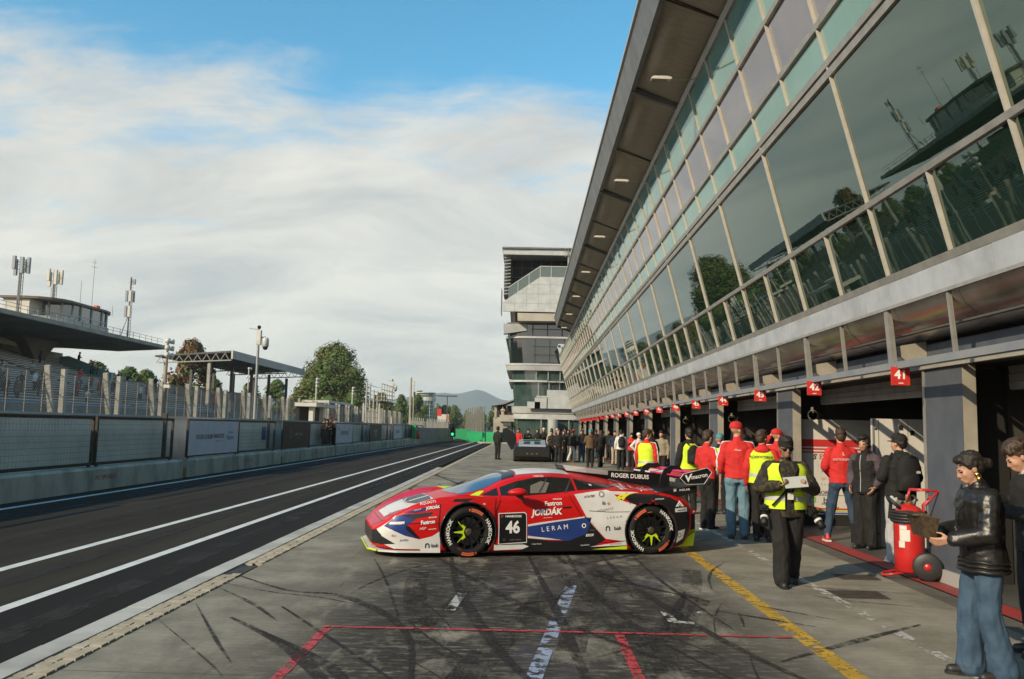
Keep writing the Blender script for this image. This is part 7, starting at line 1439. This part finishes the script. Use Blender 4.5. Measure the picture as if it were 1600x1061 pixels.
# --- spectators on the concrete grandstand
SB = build_person('x', (0, 0, -60), 0, Pose(1.7, ('hold', 'hold'), lean=.1), [jacket(W['black'], .03), trousers(W['black'], .02), hair(W['hair'])], .035)
ORD = ['one', 'two', 'three', 'four', 'five', 'six', 'seven', 'eight', 'nine', 'ten', 'eleven', 'twelve', 'thirteen', 'fourteen', 'fifteen', 'sixteen', 'seventeen', 'eighteen', 'nineteen', 'twenty', 'twenty-one']; rs = random.Random(21); rowc = ['black', 'charcoal', 'navy', 'red', 'purple', 'brown', 'khaki', 'jeans_dark', 'white', 'beige']; names_ = ['black', 'charcoal', 'navy blue', 'red', 'dark purple', 'brown', 'khaki', 'dark denim', 'white', 'beige']
spots = [(64 + 1.1 * i + rs.uniform(-.4, .4), rs.choice([17, 18, 19, 20])) for i in range(8)] + [(92 + rs.uniform(-5, 5), rs.choice([14, 15, 17])) for i in range(7)] + [(rs.uniform(52, 103), rs.choice([1, 2, 3, 4, 5, 6, 8, 10])) for i in range(58)] + [(rs.uniform(58, 70), rs.choice([6, 7, 8, 9])) for i in range(9)]
seen_ = set()
for i, (y, r_) in enumerate(spots):
    for _k in range(30):
        j = rs.randrange(10)
        if (names_[j], r_) not in seen_: break
        r_ = max(0, min(20, r_ + rs.choice([-2, -1, 1, 2])))
    seen_.add((names_[j], r_))
    t = copy_tree(SB) if i else SB; t.location = (-36.5 - .8 * r_, y, 2.7 + .25 * r_ - .38 * (i % 3 > 0)); t.rotation_euler = (0, 0, R(-90 + rs.uniform(-35, 35))); t.scale = (rs.uniform(.95, 1.15),) * 3; recolour(t, {'jacket': W[rowc[j]]})
    lab = f"spectator in {names_[j]}, grandstand bench row {ORD[r_]} from the bottom, {'near the right end' if y > 95 else 'right of the column' if y > 88 else 'by the column' if y > 76 else 'left of the column' if y > 66 else 'towards the left edge'}"; t['label'] = lab; t['group'] = 'spectators on the concrete grandstand'
# ------------------------------------------------------------------ partitions, trolley extinguisher and odds and ends in the garages
M_bd = mat('board_white', (.62, .60, .55), .45, c2=(.56, .54, .50), ns=2)
B1 = thing('partition_board', 'white partition with red stripes and sponsor names in the open garage', 'partition', (5.42, 16.75, 0)); MB().box(0, 1.42, -.02, .04, .22, 2.05).build('panel', M_bd, B1); MB().box(.06, 1.36, -.01, .03, .0, .22).build('base', M_dark, B1)
for z0, z1, n in ((1.52, 1.66, 'wide_stripe'), (1.46, 1.49, 'thin_stripe'), (1.40, 1.425, 'thin_stripe')): MB().box(.0, 1.42, -.024, -.0205, z0, z1).build(n, mat('stripe_red', (.50, .03, .03), .5), B1)
dk, rd = mat('print_dark', (.06, .055, .06), .6), mat('print_red', (.5, .04, .04), .6)
for s, x, z, h, M_ in (('ESOX', .50, 1.16, .13, rd), ('L E R A M', .46, 1.02, .08, mat('print_faint', (.40, .39, .38), .6)), ('AUTEX', .52, .89, .09, mat('print_blue', (.05, .10, .38), .6)), ('QC SYSTEM', .55, .74, .07, rd), ('F A S', .44, .63, .07, mat('print_faint', (.40, .39, .38), .6)), ('JORDÁK', .52, .47, .10, dk), ('bak', .52, .26 + .06, .17, dk), ('AQUASYS', .50, .14 + .12, .06, dk)): text_obj('lettering', s, M_, h, B1, (x, -.0225, z + .16), bold=.02)
text_obj('lettering', 'ENTY', dk, .09, B1, (.58, -.0225, .33), bold=.03, shear=.2); text_obj('lettering', 'S', dk, .14, B1, (.24, -.0225, 1.32), bold=.05, shear=.3); MB().prism([(.14, .44), (.14, .54), (.17, .58), (.23, .58), (.26, .54), (.26, .44), (.235, .44), (.235, .53), (.165, .53), (.165, .44)], -.0235, -.0205, 'y').build('logo', mat('print_green', (.20, .40, .05), .5), B1); MB().box(.16, 1.4, -.024, -.0205, .58, .59).build('rule', dk, B1)
for x, M_ in ((.06, mat('stripe_red')), (.10, mat('print_yellowgreen', (.4, .5, .05), .5)), (.14, mat('print_blue2', (.04, .08, .35), .5))): MB().prism([(x - .06 + .0, .36 - x), (x + .30, .31 - x), (.9, .31 - x), (.9, .34 - x), (x + .31, .34 - x), (x - .06, .40 - x)], -.0235, -.0205, 'y').build('swoosh', M_, B1).location = (0, 0, .06)
B2 = thing('partition_board', 'plain white partition standing in front of the striped one, nearer to us', 'partition', (5.58, 13.75, 0)); MB().box(0, 1.0, -.02, .05, .01, 2.03).build('panel', M_bd, B2); MB().box(.0, .03, -.028, -.0205, .02, 2.02).box(.09, .10, -.026, -.0205, .02, 2.02).build('edge_strip', mat('trim_grey', (.30, .29, .27), .5), B2); MB().box(.56, .565, -.026, -.0205, .02, 2.02).build('edge_strip', MATS['trim_grey'], B2)
for z in (.2, 1.0, 1.85): MB().box(.04, .07, -.03, -.0205, z, z + .03).build('bolt', M_dark, B2)
for x, z in ((.42, 1.86), (.60, 1.78)): MB().box(x, x + .06, -.035, -.0205, z, z + .07).build('catch', M_dark, B2)
tag(MB().prism([(5.42, .0), (5.60, .0), (5.60, .34), (5.42, .30)], 13.9, 14.3, 'y').build('dark_case', M_dark), 'dark case on the floor between the two white partitions', 'case')
# trolley fire extinguisher
EX = thing('trolley_extinguisher', 'large red wheeled fire extinguisher with black hose in front of a pillar', 'fire extinguisher', (4.86, 10.90, 0), R(-22)); M_er = mat('extinguisher_red', (.52, .020, .018), .3, coat=.5, c2=(.44, .018, .016), ns=5); M_hose = mat('hose_black', (.02, .02, .02), .5)
MB().lathe([(0, .06), (.14, .065), (.175, .09), (.178, .30), (.178, .74), (.172, .80), (.14, .86), (.07, .90), (.05, .91)], n=28).build('cylinder', M_er, EX, smooth=True); MB().lathe([(.05, .90), (.05, .94), (.03, .95), (.03, 1.02), (.02, 1.03)], n=12).build('valve', mat('brass_valve', (.45, .36, .18), .35, .8), EX, smooth=True)
for k in range(4): MB().lathe([(.20, -.021), (.221, 0), (.20, .021), (.179, 0), (.20, -.021)], (0, 0, .70 + .037 * k), n=28).build('hose', M_hose, EX, smooth=True)
MB().tube([(-.10, -.12, .86), (-.20, -.10, .95), (-.24, .02, .98), (-.20, .10, .90), (-.22, .0, .72)], .022, 8).build('hose', M_hose, EX, smooth=True); MB().tube([(-.02, 0, 1.0), (.06, -.05, 1.02), (.1, -.1, .96)], .014, 6).build('hose', M_hose, EX, smooth=True)
for y in (-.11, .11): MB().tube([(.16, y, .52), (.17, y, .90), (.33, y, 1.08)], .013, 8).build('handle_tube', M_er, EX, smooth=True)
MB().tube([(.33, -.11, 1.08), (.35, -.06, 1.09), (.35, .06, 1.09), (.33, .11, 1.08)], .014, 8).tube([(.02, -.10, 1.09), (.33, -.11, 1.09)], .012, 8).tube([(.02, .10, 1.09), (.33, .11, 1.09)], .012, 8).tube([(.02, -.10, 1.09), (-.02, -.06, .93)], .012, 8).tube([(.02, .10, 1.09), (-.02, .06, .93)], .012, 8).build('handle', M_er, EX, smooth=True)
for y in (-.20, .20):
    w = MB().lathe([(.055, -.03), (.155, -.033), (.17, -.02), (.17, .02), (.155, .033), (.055, .03)], (0, 0, 0), 'y', 24).build('wheel', M_hose, EX, smooth=True); w.location = (.19, y, .17); MB().lathe([(0, -.04), (.04, -.038), (.045, -.03), (.045, .03), (.04, .038), (0, .04)], (0, 0, 0), 'y', 14).build('hub', M_er, w, smooth=True)
MB().tube([(.19, -.22, .17), (.19, .22, .17)], .014, 8).build('axle', M_er, EX); MB().tube([(-.08, -.14, .07), (-.28, -.14, .03), (-.32, -.07, .02), (-.32, .07, .02), (-.28, .14, .03), (-.08, .14, .07)], .014, 8).build('foot_bar', M_er, EX, smooth=True)
def exlabel(a0, a1, z0, z1, M_):
    q = MB(); n = 6
    for j in range(n + 1):
        a = R(a0 + (a1 - a0) * j / n); q.v += [(.181 * math.cos(a), .181 * math.sin(a), z0), (.181 * math.cos(a), .181 * math.sin(a), z1)]
    q.f = [(2 * j, 2 * j + 2, 2 * j + 3, 2 * j + 1) for j in range(n)]; q.m = [0] * n; return q.build('label', M_, EX, smooth=True)
exlabel(-128, -88, .46, .60, M_bd); exlabel(-132, -108, .38, .458, M_bd); exlabel(-128, -100, .602, .65, M_bd); exlabel(-125, -112, .655, .672, mat('print_blue'))
# raised gull door of a white car in a garage, and pit kit
GD = thing('raised_car_door', 'white and grey racing car door swung up inside a garage', 'car door', (5.55, 23.2, 0), R(20)); 
dv = [(.0, 1.15), (.10, 1.9), (.28, 2.25), (.55, 2.32), (.82, 2.05), (1.0, 1.55), (1.02, 1.2), (.8, 1.0), (.3, .95)]; MB().prism(dv, -.04, .04, 'y').build('door_skin', K_white, GD); MB().prism([(.36, 2.22), (.6, 2.25), (.78, 1.95), (.9, 1.6), (.62, 1.72), (.40, 1.95)], -.05, -.0405, 'y').build('window', K_glass, GD); MB().prism([(.62, 1.15), (.95, 1.25), (.93, 1.5), (.72, 1.55)], -.05, -.0405, 'y').build('grey_wrap', mat('wrap_grey', (.12, .12, .13), .4), GD); MB().prism([(.45, 1.5), (.6, 1.2), (.66, 1.22), (.52, 1.55)], -.052, -.0405, 'y').build('amber_stripe', mat('wrap_amber', (.6, .33, .03), .4), GD); MB().bar((.3, 0, .0), (.4, 0, 1.0), .06).build('strut', M_alu, GD)
def kit(x, y, label, cols):
    t = thing('hose_reel', label, 'hose reel', (x, y, 2.12), 0, 'reels of hose hanging in the garages'); t.scale = (.5,) * 3
    for k in range(4): MB().lathe([(.10 + .025 * k, -.018), (.118 + .025 * k, 0), (.10 + .025 * k, .018), (.082 + .025 * k, 0), (.10 + .025 * k, -.018)], (0, -.03 * k, 0), 'y', 20).build('hose', mat('hose_tan', (.5, .42, .2), .5), t, smooth=True)
    MB().box(-.02, .02, -.12, .06, .08, .3).build('hook', M_alu, t)
kit(5.45, 16.2, 'tan coiled hose hanging at the top left of the striped partition', 0); kit(5.45, 22.5, 'tan coiled hose hanging in the garage behind the tall man in red', 0); kit(5.45, 28.9, 'tan coiled hose hanging in a garage farther along', 0)
KT = thing('gas_bottle_rack', 'small rack of coloured bottles and tools in the nearest garage', 'rack', (5.95, 9.7, 1.25)); MB().lathe([(0, 0), (.05, .01), (.05, .2), (.02, .26), (0, .27)], (-.06, 0, -.1), n=12).build('bottle', W['beige'], KT, smooth=True); MB().lathe([(0, 0), (.06, .01), (.06, .24), (.03, .3), (0, .31)], (.08, .02, -.14), n=12).build('bottle', mat('bottle_amber', (.35, .24, .08), .4), KT, smooth=True); MB().sphere((.14, 0, .26), .075, 12, 8).build('red_ball', mat('ball_red', (.5, .03, .03), .35), KT, smooth=True); MB().sphere((-.09, 0, .26), .06, 12, 8).build('blue_ball', mat('ball_blue', (.04, .12, .45), .35), KT, smooth=True); MB().box(-.2, .2, -.02, .3, -.18, -.14).build('shelf', M_alu, KT); MB().box(.0, .04, .1, .14, -.2, .3).build('upright', M_alu, KT); MB().box(-.03, .03, -.03, .03, .1, .42).build('cloth_bundle', W['khaki'], KT)
# ------------------------------------------------------------------ air
hz = MB().box(-5200, 5200, -330, 5300, -2.5, 215)
hm = bpy.data.materials.new('haze_air'); hm.use_nodes = True; hm.node_tree.nodes.clear()
ho = hm.node_tree.nodes.new('ShaderNodeOutputMaterial'); hv = hm.node_tree.nodes.new('ShaderNodeVolumePrincipled'); hv.inputs['Color'].default_value = (.86, .95, 1.0, 1); hv.inputs['Density'].default_value = .00018; hv.inputs['Anisotropy'].default_value = .2
hm.node_tree.links.new(hv.outputs[0], ho.inputs['Volume'])
stuff(hz.build('haze', hm))
